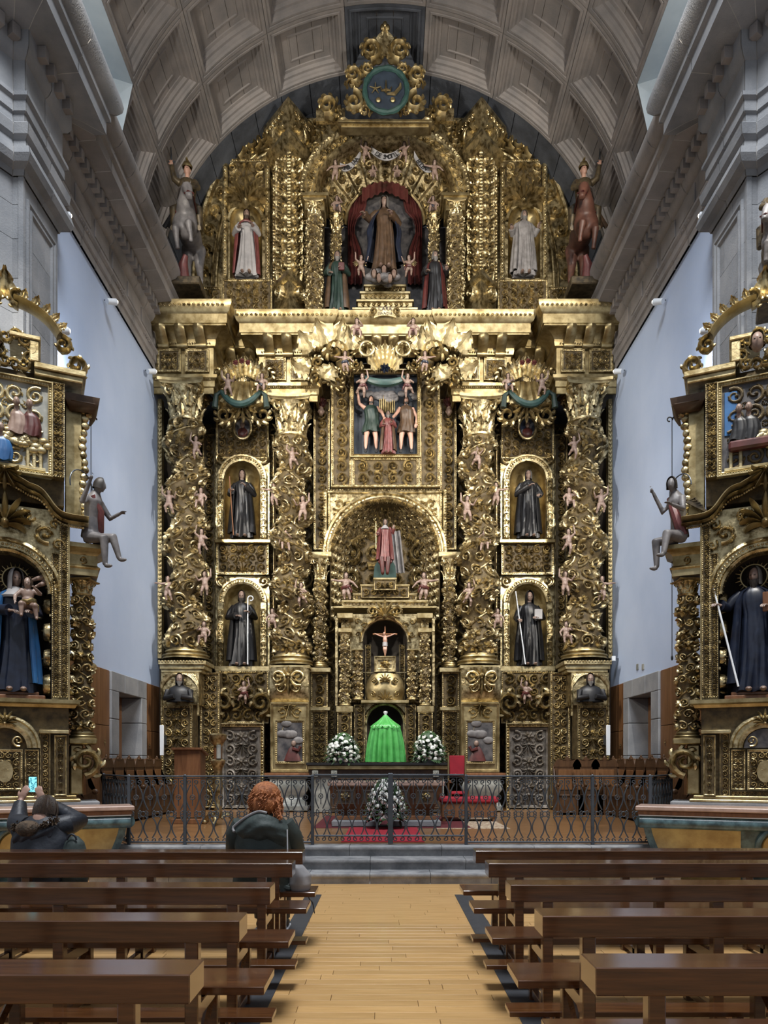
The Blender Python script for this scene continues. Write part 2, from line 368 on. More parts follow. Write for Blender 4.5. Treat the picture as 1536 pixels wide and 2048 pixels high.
def frame_rect(mb, x0, x1, z0, z1, d, w, t, bead=0):
    # mitred picture-frame moulding on the plane y=d, rising t toward the viewer
    prof = [(0, 0), (.1, 1), (.3, 1), (.42, .55), (.7, .45), (.85, .7), (1, .6), (1, 0)]
    rings = []
    for a, b in prof:
        k = a*w; rings.append([(x0+k, d-b*t, z0+k), (x1-k, d-b*t, z0+k), (x1-k, d-b*t, z1-k), (x0+k, d-b*t, z1-k)])
    mb.grid(np.array(rings), cv=True)
    if bead:
        f = plane_map(d-.45*t); k = w*.56
        for a, b in (((x0+k, z0+k), (x1-k, z0+k)), ((x1-k, z0+k), (x1-k, z1-k)), ((x1-k, z1-k), (x0+k, z1-k)), ((x0+k, z1-k), (x0+k, z0+k))): beads(mb, a, b, bead, f)
def leaf(L=1., Wd=.5, curl=.5, lobes=4, n=9):
    # acanthus leaf: base at origin, grows up +z, curls toward -y
    mb = MB(); t = np.linspace(0, 1, n); rows = []
    for i, s in enumerate(t):
        wd = Wd*.5*(math.sin(PI*min(.96, .18+.8*s))**.8)*(1+.22*math.cos(s*lobes*2*PI))
        a = curl*s*s*2.6
        cy = -L*curl*.55*s**2.6; cz = L*(s-.35*curl*s**3)
        row = []
        for k, x in enumerate((-1, -.72, -.4, -.14, 0, .14, .4, .72, 1)):
            g = (.0, .05, -.01, .04, .075, .04, -.01, .05, .0)[k]*L*.9
            row.append((x*wd, cy-g*math.cos(a)-.10*L*x*x*-.6, cz-g*math.sin(a)*.6-(.10*L*abs(x) if k in (0, 8) else 0)))
        rows.append(row)
    A = np.array(rows); mb.grid(A); B = A.copy(); B[..., 1] += .035*L; mb.grid(B, flip=True); return mb
def full_stroke(mb, p, w, d, y, n=8):
    # free-standing scroll arm: elliptical section, polyline in (x,z) at depth y
    p = np.asarray(p, float); N = len(p); w = np.broadcast_to(w, (N,)); d = np.broadcast_to(d, (N,))
    t = np.gradient(p, axis=0); t /= np.linalg.norm(t, axis=1)[:, None]+1e-9; nr = np.stack([-t[:, 1], t[:, 0]], 1)
    a = np.linspace(0, 2*PI, n, endpoint=False)
    V = np.stack([np.stack([p[:, 0]+nr[:, 0]*w*math.cos(x), y-d*math.sin(x)*(1.25 if abs(math.sin(x)) > .9 else 1), p[:, 1]+nr[:, 1]*w*math.cos(x)], 1) for x in a], 1)
    mb.grid(V, cv=True); mb.fan(V[0]); mb.fan(V[-1])
def volute(mb, cx, cz, R, y, mir=False, rot=0., turns=1.5, w=.2, d=.3, fan=7):
    # big free-standing acanthus volute
    t = np.linspace(0, 1, 26); a = -PI/2+turns*2*PI*t; r = R*.82*(1-.82*t**.8); sx = -1 if mir else 1
    def tr(q):
        c, s_ = math.cos(rot), math.sin(rot); x = q[:, 0]*sx; return np.stack([cx+x*c-q[:, 1]*s_, cz+x*s_+q[:, 1]*c], 1)
    p = np.stack([r*np.cos(a), r*np.sin(a)], 1); full_stroke(mb, tr(p), R*w*1.15*(1-.5*t), R*d*1.2*(1-.3*t), y)
    for i in range(fan):
        j = int(1+i*15/fan); s = np.linspace(0, 1, 6); aa = a[j]+.6+s*1.1; ln = R*.62*(1-.3*i/fan)
        q = p[j]+np.cumsum(np.stack([np.cos(aa), np.sin(aa)], 1)*ln/6, axis=0)
        full_stroke(mb, tr(q), R*.14*np.array([.8, 1, 1.1, 1, .7, .2]), R*.2*np.array([1, 1, 1, .9, .7, .3]), y-.02*R*i, 6)
def sweep_arch(mb, cx, cz, R, prof, y, a0=0, a1=PI, n=28, xs=1.):
    # moulding round an arch in the xz plane; prof (dr, out): dr added to the radius, out toward the viewer
    a = np.linspace(a0, a1, n)
    V = np.stack([np.stack([cx+xs*(R+dr)*np.cos(a), np.full(n, y-o), cz+(R+dr)*np.sin(a)], 1) for dr, o in prof], 1)
    mb.grid(V)
def arch_map(cx, cz, R, y, xs=1.): return lambda u, v, h: np.stack([cx+xs*(R+v)*np.sin(u/R), y-h, cz+(R+v)*np.cos(u/R)], 1)
# ---------------- the setting
PF = .42          # presbytery floor height
WX = 5.71         # half width of the chancel
D_END = 19.0
# nave floor: base slab, then oak boards laid across
fl = struct(obj('floor', MB().box(-9, 9, -2, 9.88, -.3, -.022).box(-9, -3.9, 9.88, 13, -.3, 0).box(3.9, 9, 9.88, 13, -.3, 0), 'subfloor', smooth=False))
rest = MB(); d = 1.6; row = 0; nb = 0
plank_cache = {}
while d < 9.86:
    x = -4.6-random.random()*1.2
    while x < 4.6:
        L = random.choice((.9, 1.1, 1.3, 1.6)); x1 = x+L; w = .122
        if d > 4.3 and d < 7.4 and x1 > -1.15 and x < 1.25 and nb < 295:
            key = round(L, 2)
            if key not in plank_cache:
                me = MB().bbox(.0015, L-.0015, .001, w-.001, -.022, 0, .0015).mesh('floor_plank', False); me.materials.append(M['plank']); plank_cache[key] = me
            inst('floor_plank', plank_cache[key], fl, (x, d, random.random()*.0008)); nb += 1
        else: rest.box(x+.0015, x1-.0015, d+.001, min(9.88, d+w-.001), -.022, random.random()*.0008)
        x = x1
    d += w+.001; row += 1
stuff(obj('floor_planks_beyond', rest, 'plank', fl, False))
for nm, xa, xb in (('trim_1', -.955, -.765), ('trim_2', .84, 1.035)):
    struct(obj(nm, MB().bbox(xa, xb, 1.6, 9.06, .001, .006, .002), 'strip', smooth=False))
# three granite steps
for k in range(3):
    st = thing('floor_step', None, None, (0, 9.88+.35*k, .14*k)); struct(st); x = -3.9
    d0 = 9.88+.35*k; z0 = .14*k; i = 0
    prof = [(0, z0), (0, z0+.075), (-.012, z0+.085), (-.03, z0+.09), (-.038, z0+.11), (-.03, z0+.132), (-.012, z0+.14), (.6, z0+.14), (.6, z0)]
    while x < 3.9:
        L = random.choice((.8, 1.05, 1.3, 1.5)); x1 = min(3.9, x+L); mb = MB()
        A = np.array([[(xx, d0+a, b) for a, b in prof] for xx in (x+.003, x1-.003)]); mb.grid(A, cv=True); mb.fan(A[0]); mb.fan(A[1])
        obj('stone_block', mb, 'step', st); x = x1
# presbytery floor
pf = struct(obj('floor_presbytery', MB().box(-WX-.3, WX+.3, 10.6, 20.8, .05, PF-.02), 'void', smooth=False))
mb = MB(); d = 10.9
while d < 19.6:
    x = -WX-random.random()
    while x < WX:
        L = random.choice((1.2, 1.6, 2.1)); mb.box(max(-WX, x+.002), min(WX, x+L-.002), d+.0015, d+.138, PF-.02, PF+random.random()*.001); x += L
    d += .14
stuff(obj('floor_planks', mb, 'plank_pres', pf, False))
# side walls with panelling, stone door frames, doors
gm = MB()
for a in (PI/2, PI/2+2.1, PI/2-2.1): gm.ell((.03*math.cos(a), -.004, .03*math.sin(a)), (.02, .008, .02), 8, 4)
gm.box(-.006, .006, -.006, 0, -.09, 0); gm_me = gm.mesh('gilt_mark'); gm_me.materials.append(M['gold_smooth'])
for s, nm in ((-1, 'left'), (1, 'right')):
    x0, x1 = sorted((s*WX, s*(WX+.7)))
    struct(obj('wall_'+nm, MB().box(x0, x1, 12.55, 20.8, 3.5, 13.4), 'plaster', smooth=False))
    pw = thing('wall_panelling_'+nm, None, None, (s*WX, 15, PF)); struct(pw)
    obj('backing', MB().box(*sorted((s*(WX+.05), s*(WX+.7))), 12.55, 15.5, PF, 3.5).box(*sorted((s*(WX+.05), s*(WX+.7))), 17.8, 20.8, PF, 3.5), 'void', pw, False)
    for da, db in ((12.6, 15.5), (17.8, 20.2)):
        n = round((db-da)/.58); w = (db-da)/n
        for i in range(n):
            a, b = da+i*w, da+(i+1)*w
            o = obj('wood_panel', MB().bbox(*sorted((s*(WX-.02), s*(WX+.04))), a+.006, b-.006, PF, 2.35, .008), 'panel_wood', pw, False)
            o2 = obj('wood_panel', MB().bbox(*sorted((s*(WX-.02), s*(WX+.04))), a+.006, b-.006, 2.36, 3.5, .008), 'panel_wood', pw, False)
            if i % 2 == 0: g = inst('gilt_mark', gm_me, pw, (-s*.03, (a+b)/2-15, 2.02-PF), (0, 0, -s*PI/2))
    fr = thing('door_frame_'+nm, None, None, (s*WX, 16.6, PF)); struct(fr)
    XA, XB = s*(WX-.06), s*(WX+.62)
    for (a, b) in ((15.5, 15.95), (17.42, 17.8)):
        z = PF
        for hgt in (.72, .62, .75, .6):
            obj('frame_stone', MB().bbox(*sorted((XA, XB)), a, b, z+.004, min(3.1, z+hgt)-.004, .012), 'stone_grey', fr, False); z += hgt
    for (a, b) in ((15.5, 16.3), (16.3, 17.15), (17.15, 17.8)):
        obj('lintel_stone', MB().bbox(*sorted((XA, XB)), a+.004, b-.004, 3.1, 3.5, .012), 'stone_grey', fr, False)
    dr = struct(obj('door_%d' % (1 if s < 0 else 2), MB().bbox(*sorted((s*(WX+.4), s*(WX+.46))), 15.95, 17.42, PF, 3.1, .01), 'panel_wood', smooth=False))
    for a, b in ((16.02, 16.62), (16.72, 17.35)):
        for z0, z1 in ((PF+.15, 1.5), (1.62, 2.95)):
            obj('door_panel', MB().bbox(*sorted((s*(WX+.37), s*(WX+.41))), a, b, z0, z1, .025), 'panel_wood', dr, False)
    obj('gilt_mark', MB().ell((s*(WX+.36), 16.67, 2.0), (.015, .03, .07), 8, 6), 'gold_smooth', dr)
# entablature: profile swept along wall and pier, cut into stones
ENT = [(0, 11.26), (.05, 11.26), (.05, 11.42), (.085, 11.44), (.085, 11.60), (.13, 11.64), (.13, 11.70), (.06, 11.72), (.06, 12.22), (.12, 12.26), (.17, 12.36), (.17, 12.58), (.32, 12.62), (.6, 12.64), (.6, 12.86), (.66, 12.90), (.66, 12.98), (.62, 13.0), (.64, 13.06), (.74, 13.1), (.81, 13.2), (.83, 13.3), (.80, 13.42), (.72, 13.5), (0, 13.52)]
CAP = [(0, 10.5), (.03, 10.5), (.05, 10.58), (.16, 10.62), (.20, 10.72), (.17, 10.84), (.10, 10.88), (.08, 11.0), (.14, 11.05), (.16, 11.2), (.10, 11.26), (0, 11.26)]
dent_me = MB().bbox(-.07, .07, -.065, .065, -.09, .09, .003).mesh('dentil', False); dent_me.materials.append(M['stone'])
def pier_path(s):   # plan from near to far, for the left pier; mirrored for the right
    return [(s*7.75, 7.2), (s*6.95, 9.3), (s*5.66, 11.4), (s*5.5, 11.4), (s*5.5, 12.6), (s*5.71, 12.6), (s*5.71, 19.6)]
def cut(path, step):
    out = []; p = [np.array(q, float) for q in path]
    for a, b in zip(p[:-1], p[1:]):
        L = np.linalg.norm(b-a); n = max(1, round(L/step)); out += [(a+(b-a)*i/n, a+(b-a)*(i+1)/n) for i in range(n)]
    return out
for s, nm in ((-1, 'left'), (1, 'right')):
    en = thing('entablature_'+nm, None, None, (s*5.7, 15, 11.26)); struct(en)
    path = pier_path(-1); P2 = [np.array(q, float) for q in path]
    def mit(i):
        d = [(P2[j+1]-P2[j])/np.linalg.norm(P2[j+1]-P2[j]) for j in range(len(P2)-1)]
        n = [np.array([k[1], -k[0]]) for k in d]
        a = n[i-1] if i > 0 else n[0]; b = n[i] if i < len(n) else n[-1]; m = a+b; return m/m.dot(a)
    for i in range(len(P2)-1):
        A, B = P2[i], P2[i+1]; L = np.linalg.norm(B-A); n = max(1, round(L/.72)); m0, m1 = mit(i), mit(i+1); nn = (B-A)/L; nn = np.array([nn[1], -nn[0]])
        for k in range(n):
            a = A+(B-A)*k/n; b = A+(B-A)*(k+1)/n; ma = m0 if k == 0 else nn; mb_ = m1 if k == n-1 else nn; g = .006*(B-A)/L
            for prof in (ENT,)+((CAP,) if i < 5 else ()):
                pr = np.array(prof); rings = []
                for pt, mm, gg in ((a, ma, g), (b, mb_, -g)):
                    xy = pt+gg+mm*pr[:, :1]; rings.append(np.column_stack([xy[:, 0]*(-s), xy[:, 1], pr[:, 1]]))
                q = MB(); q.grid(np.array(rings)); obj('cornice_stone', q, 'stone' if i == 5 else 'stone_grey', en, True, 35)
        if i in (1, 3, 5):
            m = int(L/.24); ang = math.atan2((B-A)[1], (B-A)[0])-PI/2
            for k in range(m):
                c = A+(B-A)*(k+.5)/m+nn*.23; inst('dentil', dent_me, en, (c[0]*-s-s*5.7, c[1]-15, 12.49-11.26), (0, 0, ang*(-s)))
        if i == 5:
            for k in range(7):   # raised frieze panels
                y0 = A[1]+.1+k*.93; obj('frieze_panel', MB().bbox(*sorted((s*5.665, s*5.62)), y0, y0+.72, 11.8, 12.15, .012), 'stone', en, False)
                for j in range(6): obj('frieze_drop', MB().bbox(*sorted((s*5.59, s*5.63)), y0+.1+j*.09, y0+.15+j*.09, 11.6, 11.69, .01), 'stone', en, False) if k % 2 else None
    for prof, pa in ((ENT, path), (CAP, path[:6])):
        q = MB(); pr_ = [(max(-.01, a-.012), b) for a, b in prof]; q.sweep(pr_, pa, cap=False)
        v = q.v[0]; v[:, 0] *= -s; obj('mortar_core', q, 'mortar', en)
    # pier
    pr = thing('wall_pier_'+nm, None, None, (s*6, 11, 0)); struct(pr)
    core = [(s*q[0]*-1 if False else s*abs(q[0]), q[1]) for q in path[:5]]
    inner = [(s*(abs(x)+.02), y+.02) for x, y in core]+[(s*8.2, 12.6), (s*8.2, 7.2)]
    mb = MB(); R0 = np.array([(x, y, 0) for x, y in inner]); R1 = R0+np.array([0, 0, 11.3]); mb.grid(np.stack([R0, R1]), cv=True)
    obj('pier_core', mb, 'mortar', pr, False)
    for i in (1, 2, 3):
        A, B = np.array(core[i]), np.array(core[i+1]); L = np.linalg.norm(B-A); z = 0; r = 0
        while z < 10.49:
            h = .52 if r % 2 else .6; n = 1 if L < .5 else max(2, round(L/.75)); cuts = [0]+[(k+(.25 if r % 2 else -.2))/n for k in range(1, n)]+[1]
            for c0, c1 in zip(cuts[:-1], cuts[1:]):
                a = A+(B-A)*c0; b = A+(B-A)*c1; t = (B-A)/L*.004; nn = np.array([t[1], -t[0]])/.004*(.05)*(-s*-1)
                a = a+t; b = b-t; z1 = min(10.5, z+h)-.004
                q = MB().add([(a[0], a[1], z+.004), (b[0], b[1], z+.004), (b[0], b[1], z1), (a[0], a[1], z1), (a[0]+s*.05, a[1], z+.004), (b[0]+s*.05, b[1], z+.004), (b[0]+s*.05, b[1], z1), (a[0]+s*.05, a[1], z1)], [(0, 1, 2, 3), (0, 4, 5, 1), (3, 2, 6, 7), (0, 3, 7, 4), (1, 5, 6, 2)])
                obj('pier_stone', q, 'stone_grey', pr, False)
            z += h; r += 1
    obj('corner_stone', MB().box(*sorted((s*5.493, s*5.57)), 11.388, 11.45, 0, 10.5), 'stone_grey', pr, False)
    # sunk panel frame on the inner faces of the pier
    for ya, yb, za, zb in ((11.5, 12.5, 5.2, 10.25), (11.5, 12.5, .8, 4.9)):
        q = MB()
        for k, t in ((0, .035), (.1, .03)):
            rings = [[(s*(5.5-b), ya+k+a, za+k+a), (s*(5.5-b), yb-k-a, za+k+a), (s*(5.5-b), yb-k-a, zb-k-a), (s*(5.5-b), ya+k+a, zb-k-a)] for a, b in ((0, 0), (.01, t), (.05, t), (.07, .01), (.08, 0))]
            q.grid(np.array(rings), cv=True)
        obj('panel_moulding', q, 'stone_grey', pr)
# coffered barrel vault
ZC, VR = 13.4, 5.71
ce = thing('ceiling', None, None, (0, 0, ZC)); struct(ce)
RP = [(0, 0), (.07, 0), (.08, .02), (.10, .02), (.11, 0), (.15, 0), (.165, .05), (.20, .065), (.215, .12), (.27, .125), (.285, .15), (.30, .19), (.36, .20), (.37, .225)]
def ring_pts(wa, da, ins, rec, n=6):
    ha = wa/2-ins/VR; hd = da/2-ins; pts = []
    a = np.linspace(-ha, ha, n)
    for x in a[:-1]: pts.append((x, -hd))
    for y in (-hd, 0): pts.append((ha, y))
    for x in a[::-1][:-1]: pts.append((x, hd))
    for y in (hd, 0): pts.append((-ha, y))
    p = np.array(pts); r = VR+rec
    return np.stack([r*np.sin(p[:, 0]), p[:, 1], r*np.cos(p[:, 0])], 1)
PA, PD = math.radians(19), 1.7
q = MB(); q.grid(np.array([ring_pts(PA-.002, PD-.006, a, b) for a, b in RP]), cv=True)
q2 = MB(); rr_ = [ring_pts(PA, PD, .52, .222), ring_pts(PA, PD, .535, .20), ring_pts(PA, PD, .56, .20), ring_pts(PA, PD, .575, .222)]
q.grid(np.array(rr_), cv=True)
cof_me = q.mesh('coffer', True, 30); cof_me.materials.append(M['stone']); cof_dk = cof_me.copy(); cof_dk.materials.clear(); cof_dk.materials.append(M['stone_dark'])
pst = []
for k in range(3):
    q = MB(); a0 = -PA/2+.37/VR; a1 = -a0; A = np.linspace(a0+(a1-a0)*k/3+.0012, a0+(a1-a0)*(k+1)/3-.0012, 3); r = VR+.222
    V = np.array([[(r*math.sin(x), y, r*math.cos(x)) for y in (-PD/2+.37, PD/2-.37)] for x in A]); q.grid(V); V2 = V*np.array([1, 1, 1.])*1.0; V2 = V*((r+.06)/r)*np.array([1, 0, 1])+V*np.array([0, 1, 0])
    q.grid(V2); q.fan(np.concatenate([V[0], V2[0][::-1]])); q.fan(np.concatenate([V[-1], V2[-1][::-1]]))
    me = q.mesh('panel_stone', False); me.materials.append(M['stone']); m2 = me.copy(); m2.materials.clear(); m2.materials.append(M['stone_dark']); pst.append((me, m2))
hole = lambda k, j: abs(k) == 4 and j in (2, 3)
for k in range(-4, 5):
    for j in range(5):
        if hole(k, j): continue
        a = k*PA; dk = k == 0 and j == 0
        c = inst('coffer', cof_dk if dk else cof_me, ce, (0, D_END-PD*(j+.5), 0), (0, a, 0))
        for t in range(3): inst('panel_stone', pst[t][1 if dk else 0], c)
q = MB()   # mortar shell behind the stones
for k in range(-4, 5):
    for j in range(6):
        if hole(k, j): continue
        A = np.linspace((k-.5)*PA, (k+.5)*PA, 5); r = VR+.25
        q.grid(np.array([[(r*math.sin(x), y, ZC+r*math.cos(x)) for y in (D_END-PD*(j+1), D_END-PD*j)] for x in A]))
for s in (-1, 1):
    A = np.linspace(4.5*PA, PI/2+.02, 3); q.grid(np.array([[(s*(VR+.02)*math.sin(x), y, ZC+(VR+.02)*math.cos(x)) for y in (10.5, 19.6)] for x in A]))
obj('mortar_shell', q, 'mortar', ce)
# dark end arch, in voussoirs
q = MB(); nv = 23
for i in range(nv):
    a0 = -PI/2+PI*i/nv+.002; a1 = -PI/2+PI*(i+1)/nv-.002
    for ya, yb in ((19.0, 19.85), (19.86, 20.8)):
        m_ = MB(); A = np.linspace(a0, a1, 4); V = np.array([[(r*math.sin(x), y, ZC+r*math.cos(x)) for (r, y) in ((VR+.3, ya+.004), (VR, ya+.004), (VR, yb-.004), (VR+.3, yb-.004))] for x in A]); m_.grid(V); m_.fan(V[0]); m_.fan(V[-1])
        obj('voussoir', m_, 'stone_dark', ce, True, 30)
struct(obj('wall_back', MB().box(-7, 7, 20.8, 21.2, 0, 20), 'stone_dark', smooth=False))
# lunette windows in the haunch of the vault
for s in (-1, 1):
    aT, aB = 3.5*PA, PI/2; ya, yb = D_END-PD*4+.03, D_END-PD*2-.03
    I = [(s*VR*math.sin(aT), ya, ZC+VR*math.cos(aT)), (s*VR*math.sin(aT), yb, ZC+VR*math.cos(aT)), (s*VR, yb, ZC+.12), (s*VR, ya, ZC+.12)]
    O = [(s*7.3, ya+.7, ZC+2.5), (s*7.3, yb-.55, ZC+2.5), (s*7.3, yb-.55, ZC+.2), (s*7.3, ya+.7, ZC+.2)]
    w = struct(obj('window_%d' % (1 if s < 0 else 2), MB().grid(np.array([I, O]), cv=True), 'reveal', smooth=False))
    yA, yB = ya+.7, yb-.55
    obj('glass_pane', MB().box(*sorted((s*7.3, s*7.33)), yA, yB, ZC+.2, ZC+2.5), 'wall_glass', w, False)
    fb = MB()
    for t in np.linspace(yA, yB, 4): fb.box(*sorted((s*7.22, s*7.3)), t-.03, t+.03, ZC+.2, ZC+2.5)
    for t in np.linspace(ZC+.2, ZC+2.5, 4): fb.box(*sorted((s*7.22, s*7.3)), yA, yB, t-.03, t+.03)
    obj('window_frame', fb, 'iron', w, False)
# ---------------- main altarpiece: gilded architecture
def spx(mb, x0, y0, x1, y1, d, th, b=.01):   # slab from a pixel rectangle at depth d
    return mb.bbox(PX(x0, d), PX(x1, d), d, d+th, PZ(y1, d), PZ(y0, d), b)
def carved(parent, name, x0, y0, x1, y1, d, th=.2, cell=30, fr=5, bead=2., m='gold', seed=0, hs=1., t=.05):
    k = d/F; mb = MB(); spx(mb, x0, y0, x1, y1, d, th)
    X0, X1, Z0, Z1 = PX(x0, d), PX(x1, d), PZ(y1, d), PZ(y0, d); f = fr*k
    r = MB()
    if fr: frame_rect(r, X0, X1, Z0, Z1, d, f, t, bead*k if bead else 0)
    w, h = X1-X0-2.2*f, Z1-Z0-2.2*f
    carve(r, w, h, cell*k, plane_map(d, (X0+X1)/2, Z0+1.1*f), seed, hs)
    o = obj(name, mb, 'silver_ground_shade' if m == 'silver_door' else 'gold_ground_shade', parent); obj('carving', r, m, o); return o
def arch_wall(mb, x0, x1, z0, z1, cx, cz, r, d, zb):
    # wall plane y=d with a round-headed opening (centre cx,cz radius r, straight sides down to zb)
    n = 17; a = np.linspace(PI, 0, n)
    inn = [(cx-r, zb)]+[(cx-r, zb+(cz-zb)*t) for t in (.5,)]+[(cx+r*math.cos(x), cz+r*math.sin(x)) for x in a]+[(cx+r, zb+(cz-zb)*.5), (cx+r, zb)]
    out = []
    for (x, z) in inn:
        if z <= cz+1e-6: out.append((x0 if x < cx else x1, z))
        else:
            dx, dz = x-cx, z-cz; t = min((x1-cx)/abs(dx) if abs(dx) > 1e-6 else 9e9, (z1-cz)/dz)
            out.append((cx+dx*t, cz+dz*t))
    A = np.array([(x, d, z) for x, z in inn]); B = np.array([(x, d, z) for x, z in out]); mb.grid(np.stack([A, B]))
    # corners
    ia = int(np.argmin([abs(p[0]-x0)+abs(p[1]-z1) for p in out])); ib = int(np.argmin([abs(p[0]-x1)+abs(p[1]-z1) for p in out]))
    mb.add([(x0, d, cz), (x0, d, z1), (cx, d, z1), (cx, d+.001, cz+r)], [(0, 1, 2, 3)]) if False else None
    mb.box(x0, x1, d+.006, d+.03, cz+r, z1)
    for sx, xe in ((-1, x0), (1, x1)):
        mb.add([(xe, d+.005, cz), (xe, d+.005, z1), (cx+sx*r*.7, d+.005, z1), (cx+sx*r*.72, d+.005, cz+r*.72)], [(0, 1, 2, 3)])
    if zb > z0: mb.box(x0, x1, d, d+.05, z0, zb)
def niche_shell(mb, cx, cz, r, d, zb, dep=1., n=17):
    # half-round recess with a quarter-sphere head
    a = np.linspace(0, PI, n); zz = np.array([zb, (zb+cz)/2, cz])
    V = np.stack([np.stack([cx+r*np.cos(a), d+r*dep*np.sin(a), np.full(n, z)], 1) for z in zz]); mb.grid(V)
    ph = np.linspace(0, PI/2, 8)
    V = np.stack([np.stack([cx+r*np.cos(a)*math.cos(p), d+r*dep*np.sin(a)*math.cos(p), np.full(n, cz+r*math.sin(p))], 1) for p in ph]); mb.grid(V)
    mb.fan(np.stack([cx+r*np.cos(a), d+r*dep*np.sin(a), np.full(n, zb)], 1))
def col_map(R, H, a, turns, dr, ph0, taper=.12):
    def f(u, v, h):
        t = np.clip(v/H, 0, 1); ph = ph0+dr*2*PI*turns*t; th = u/R-PI/2
        env = np.minimum(1, np.minimum(t, 1-t)*14); r = R*(1-taper*t)*(1-.05*env)+h
        return np.stack([a*env*np.cos(ph)+r*np.cos(th), a*env*np.sin(ph)+r*np.sin(th), v+0*u], 1)
    return f
LEAF = leaf(1, .62, .55)
def twisted_column(name, label, group, loc, R, H, hb, hc, a=.24, turns=5, dr=1, cell=.34, ph0=0., nt=32, seed=0, m='gold_deep'):
    """hb base height, hc capital height; loc at the very bottom"""
    c = thing(name, label, 'column', loc, group)
    f = col_map(R, H, a*R, turns, dr, ph0); th = np.linspace(0, 2*PI, nt, endpoint=False); z = np.linspace(0, H, int(turns*16))
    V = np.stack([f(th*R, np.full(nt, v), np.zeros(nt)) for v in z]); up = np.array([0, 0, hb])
    o = obj('shaft', MB().grid(V+up, cv=True), 'gold_ground_shade', c, local=True)
    mb = MB(); g = lambda u, v, h: f(u, v, h)+up
    w = R*2*PI*.66; nx = max(2, round(w/cell)); ny = max(3, round(H/cell)); rg = np.random.default_rng(seed)
    its = [[], [], []]; ros = []
    for j in range(ny):
        for i in range(nx):
            u = -w/2+(i+.5+(.5 if j % 2 else 0)-.25)*w/nx; v = (j+.5)*H/ny; k = int(rg.integers(0, 3))
            (ros if rg.random() < .16 else its[k]).append((u, v, cell*(.52+.1*rg.random()), rg.random()*2*PI, (i+j) % 2))
    for k in range(3): place(mb, T_SCROLL[k], its[k], g, 1.5)
    place(mb, T_ROS, ros, g, 1.5)
    nv = int(turns*14); vz = np.linspace(0, H, nv)
    for off in (0, PI):
        ph = (ph0+dr*2*PI*turns*vz/H+off-3*PI/2+PI) % (2*PI)-PI; br = np.where(np.abs(np.diff(ph)) > PI)[0]
        for seg in np.split(np.arange(nv), br+1):
            if len(seg) > 2:
                rv, rq = _ridge(np.stack([ph[seg]*R, vz[seg]], 1), R*.07, R*.13, 5); mb.add(g(rv[:, 0], rv[:, 1], rv[:, 2]), rq)
    obj('vine_carving', mb, m, o, local=True)
    b = MB().lathe([(R*1.32, 0), (R*1.32, hb*.12), (R*1.25, hb*.2), (R*1.34, hb*.3), (R*1.3, hb*.42), (R*1.1, hb*.5), (R*1.06, hb*.6), (R*1.18, hb*.7), (R*1.16, hb*.82), (R*1.02, hb*.9), (R*.98, hb*1.05)], 32)
    obj('base', b, 'gold_smooth', c, local=True)
    k = MB(); z0 = hb+H; rt = R*.88
    k.lathe([(rt, z0-.02), (rt*1.12, z0), (rt*1.12, z0+.05*hc), (rt*.95, z0+.08*hc), (rt*.92, z0+.4*hc), (rt*1.0, z0+.7*hc), (rt*1.25, z0+.86*hc)], 24)
    for rowk, (nl, zz, hh, off) in enumerate(((8, .06, .42, 0), (8, .34, .46, .5))):
        for i in range(nl):
            an = (i+off)*2*PI/nl
            T = Matrix.Translation((0, 0, z0+zz*hc))@Matrix.Rotation(an, 4, 'Z')@Matrix.Translation((0, -rt*(.98+.06*rowk), 0))@Matrix.Diagonal((rt*1.15, hc*hh*1.15, hc*hh*1.1, 1))
            k.merge(LEAF, T)
    for i in range(4):
        an = PI/4+i*PI/2; s_ = np.linspace(0, 1, 14); aa = s_*4*PI*.75; rr = hc*.15*(1-.75*s_)
        p = np.stack([rt*1.28+hc*.02+rr*np.cos(aa)-.0, np.zeros(14), z0+hc*.76+rr*np.sin(aa)], 1)
        p = np.stack([p[:, 0]*math.cos(an), p[:, 0]*math.sin(an), p[:, 2]], 1); k.tube(p, hc*.045*(1.2-.5*s_), 6)
    obj('capital', k, 'gold', c, local=True)
    ab = MB(); n = 9; pts = []
    for q in range(4):
        for t in np.linspace(-1, 1, n)[:-1]:
            x, y = t*rt*1.42, -rt*(1.42-.2*(1-t*t)); an = q*PI/2; pts.append((x*math.cos(an)-y*math.sin(an), x*math.sin(an)+y*math.cos(an)))
    pts = np.array(pts); L = [np.column_stack([pts*s_, np.full(len(pts), zz)]) for s_, zz in ((.93, z0+.87*hc), (.96, z0+.9*hc), (1.03, z0+.93*hc), (1.03, z0+hc))]
    ab.grid(np.array(L), cv=True); ab.fan(L[0]); ab.fan(L[-1]); obj('abacus', ab, 'gold_smooth', c, local=True)
    return c
# --- entablature, one sweep that breaks forward over the columns
ENTG = [(0, 10.7), (.05, 10.7), (.05, 10.84), (.085, 10.86), (.085, 11.0), (.15, 11.05), (.16, 11.12), (.05, 11.15), (.05, 11.82), (.1, 11.85), (.12, 11.92), (.12, 12.0), (.2, 12.08), (.34, 12.14), (.44, 12.16), (.44, 12.2), (.47, 12.2), (.47, 12.42), (.53, 12.46), (.58, 12.56), (.6, 12.62), (.6, 12.70), (0, 12.72)]
half = [(-5.7, 18.55), (-4.28, 18.55), (-4.28, 19.55), (-3.12, 19.55), (-3.12, 18.95), (-1.75, 18.95), (-1.75, 19.9)]
ent = thing('altarpiece_entablature', 'broad gilded entablature with stepped cornice crossing the altarpiece above the twisted columns', 'entablature', (0, 19, 10.7))
for hp in (half, [(-x, y) for x, y in half[::-1]]): obj('cornice', MB().sweep(ENTG, hp, cap=False), 'gold_smooth', ent, True, 30)
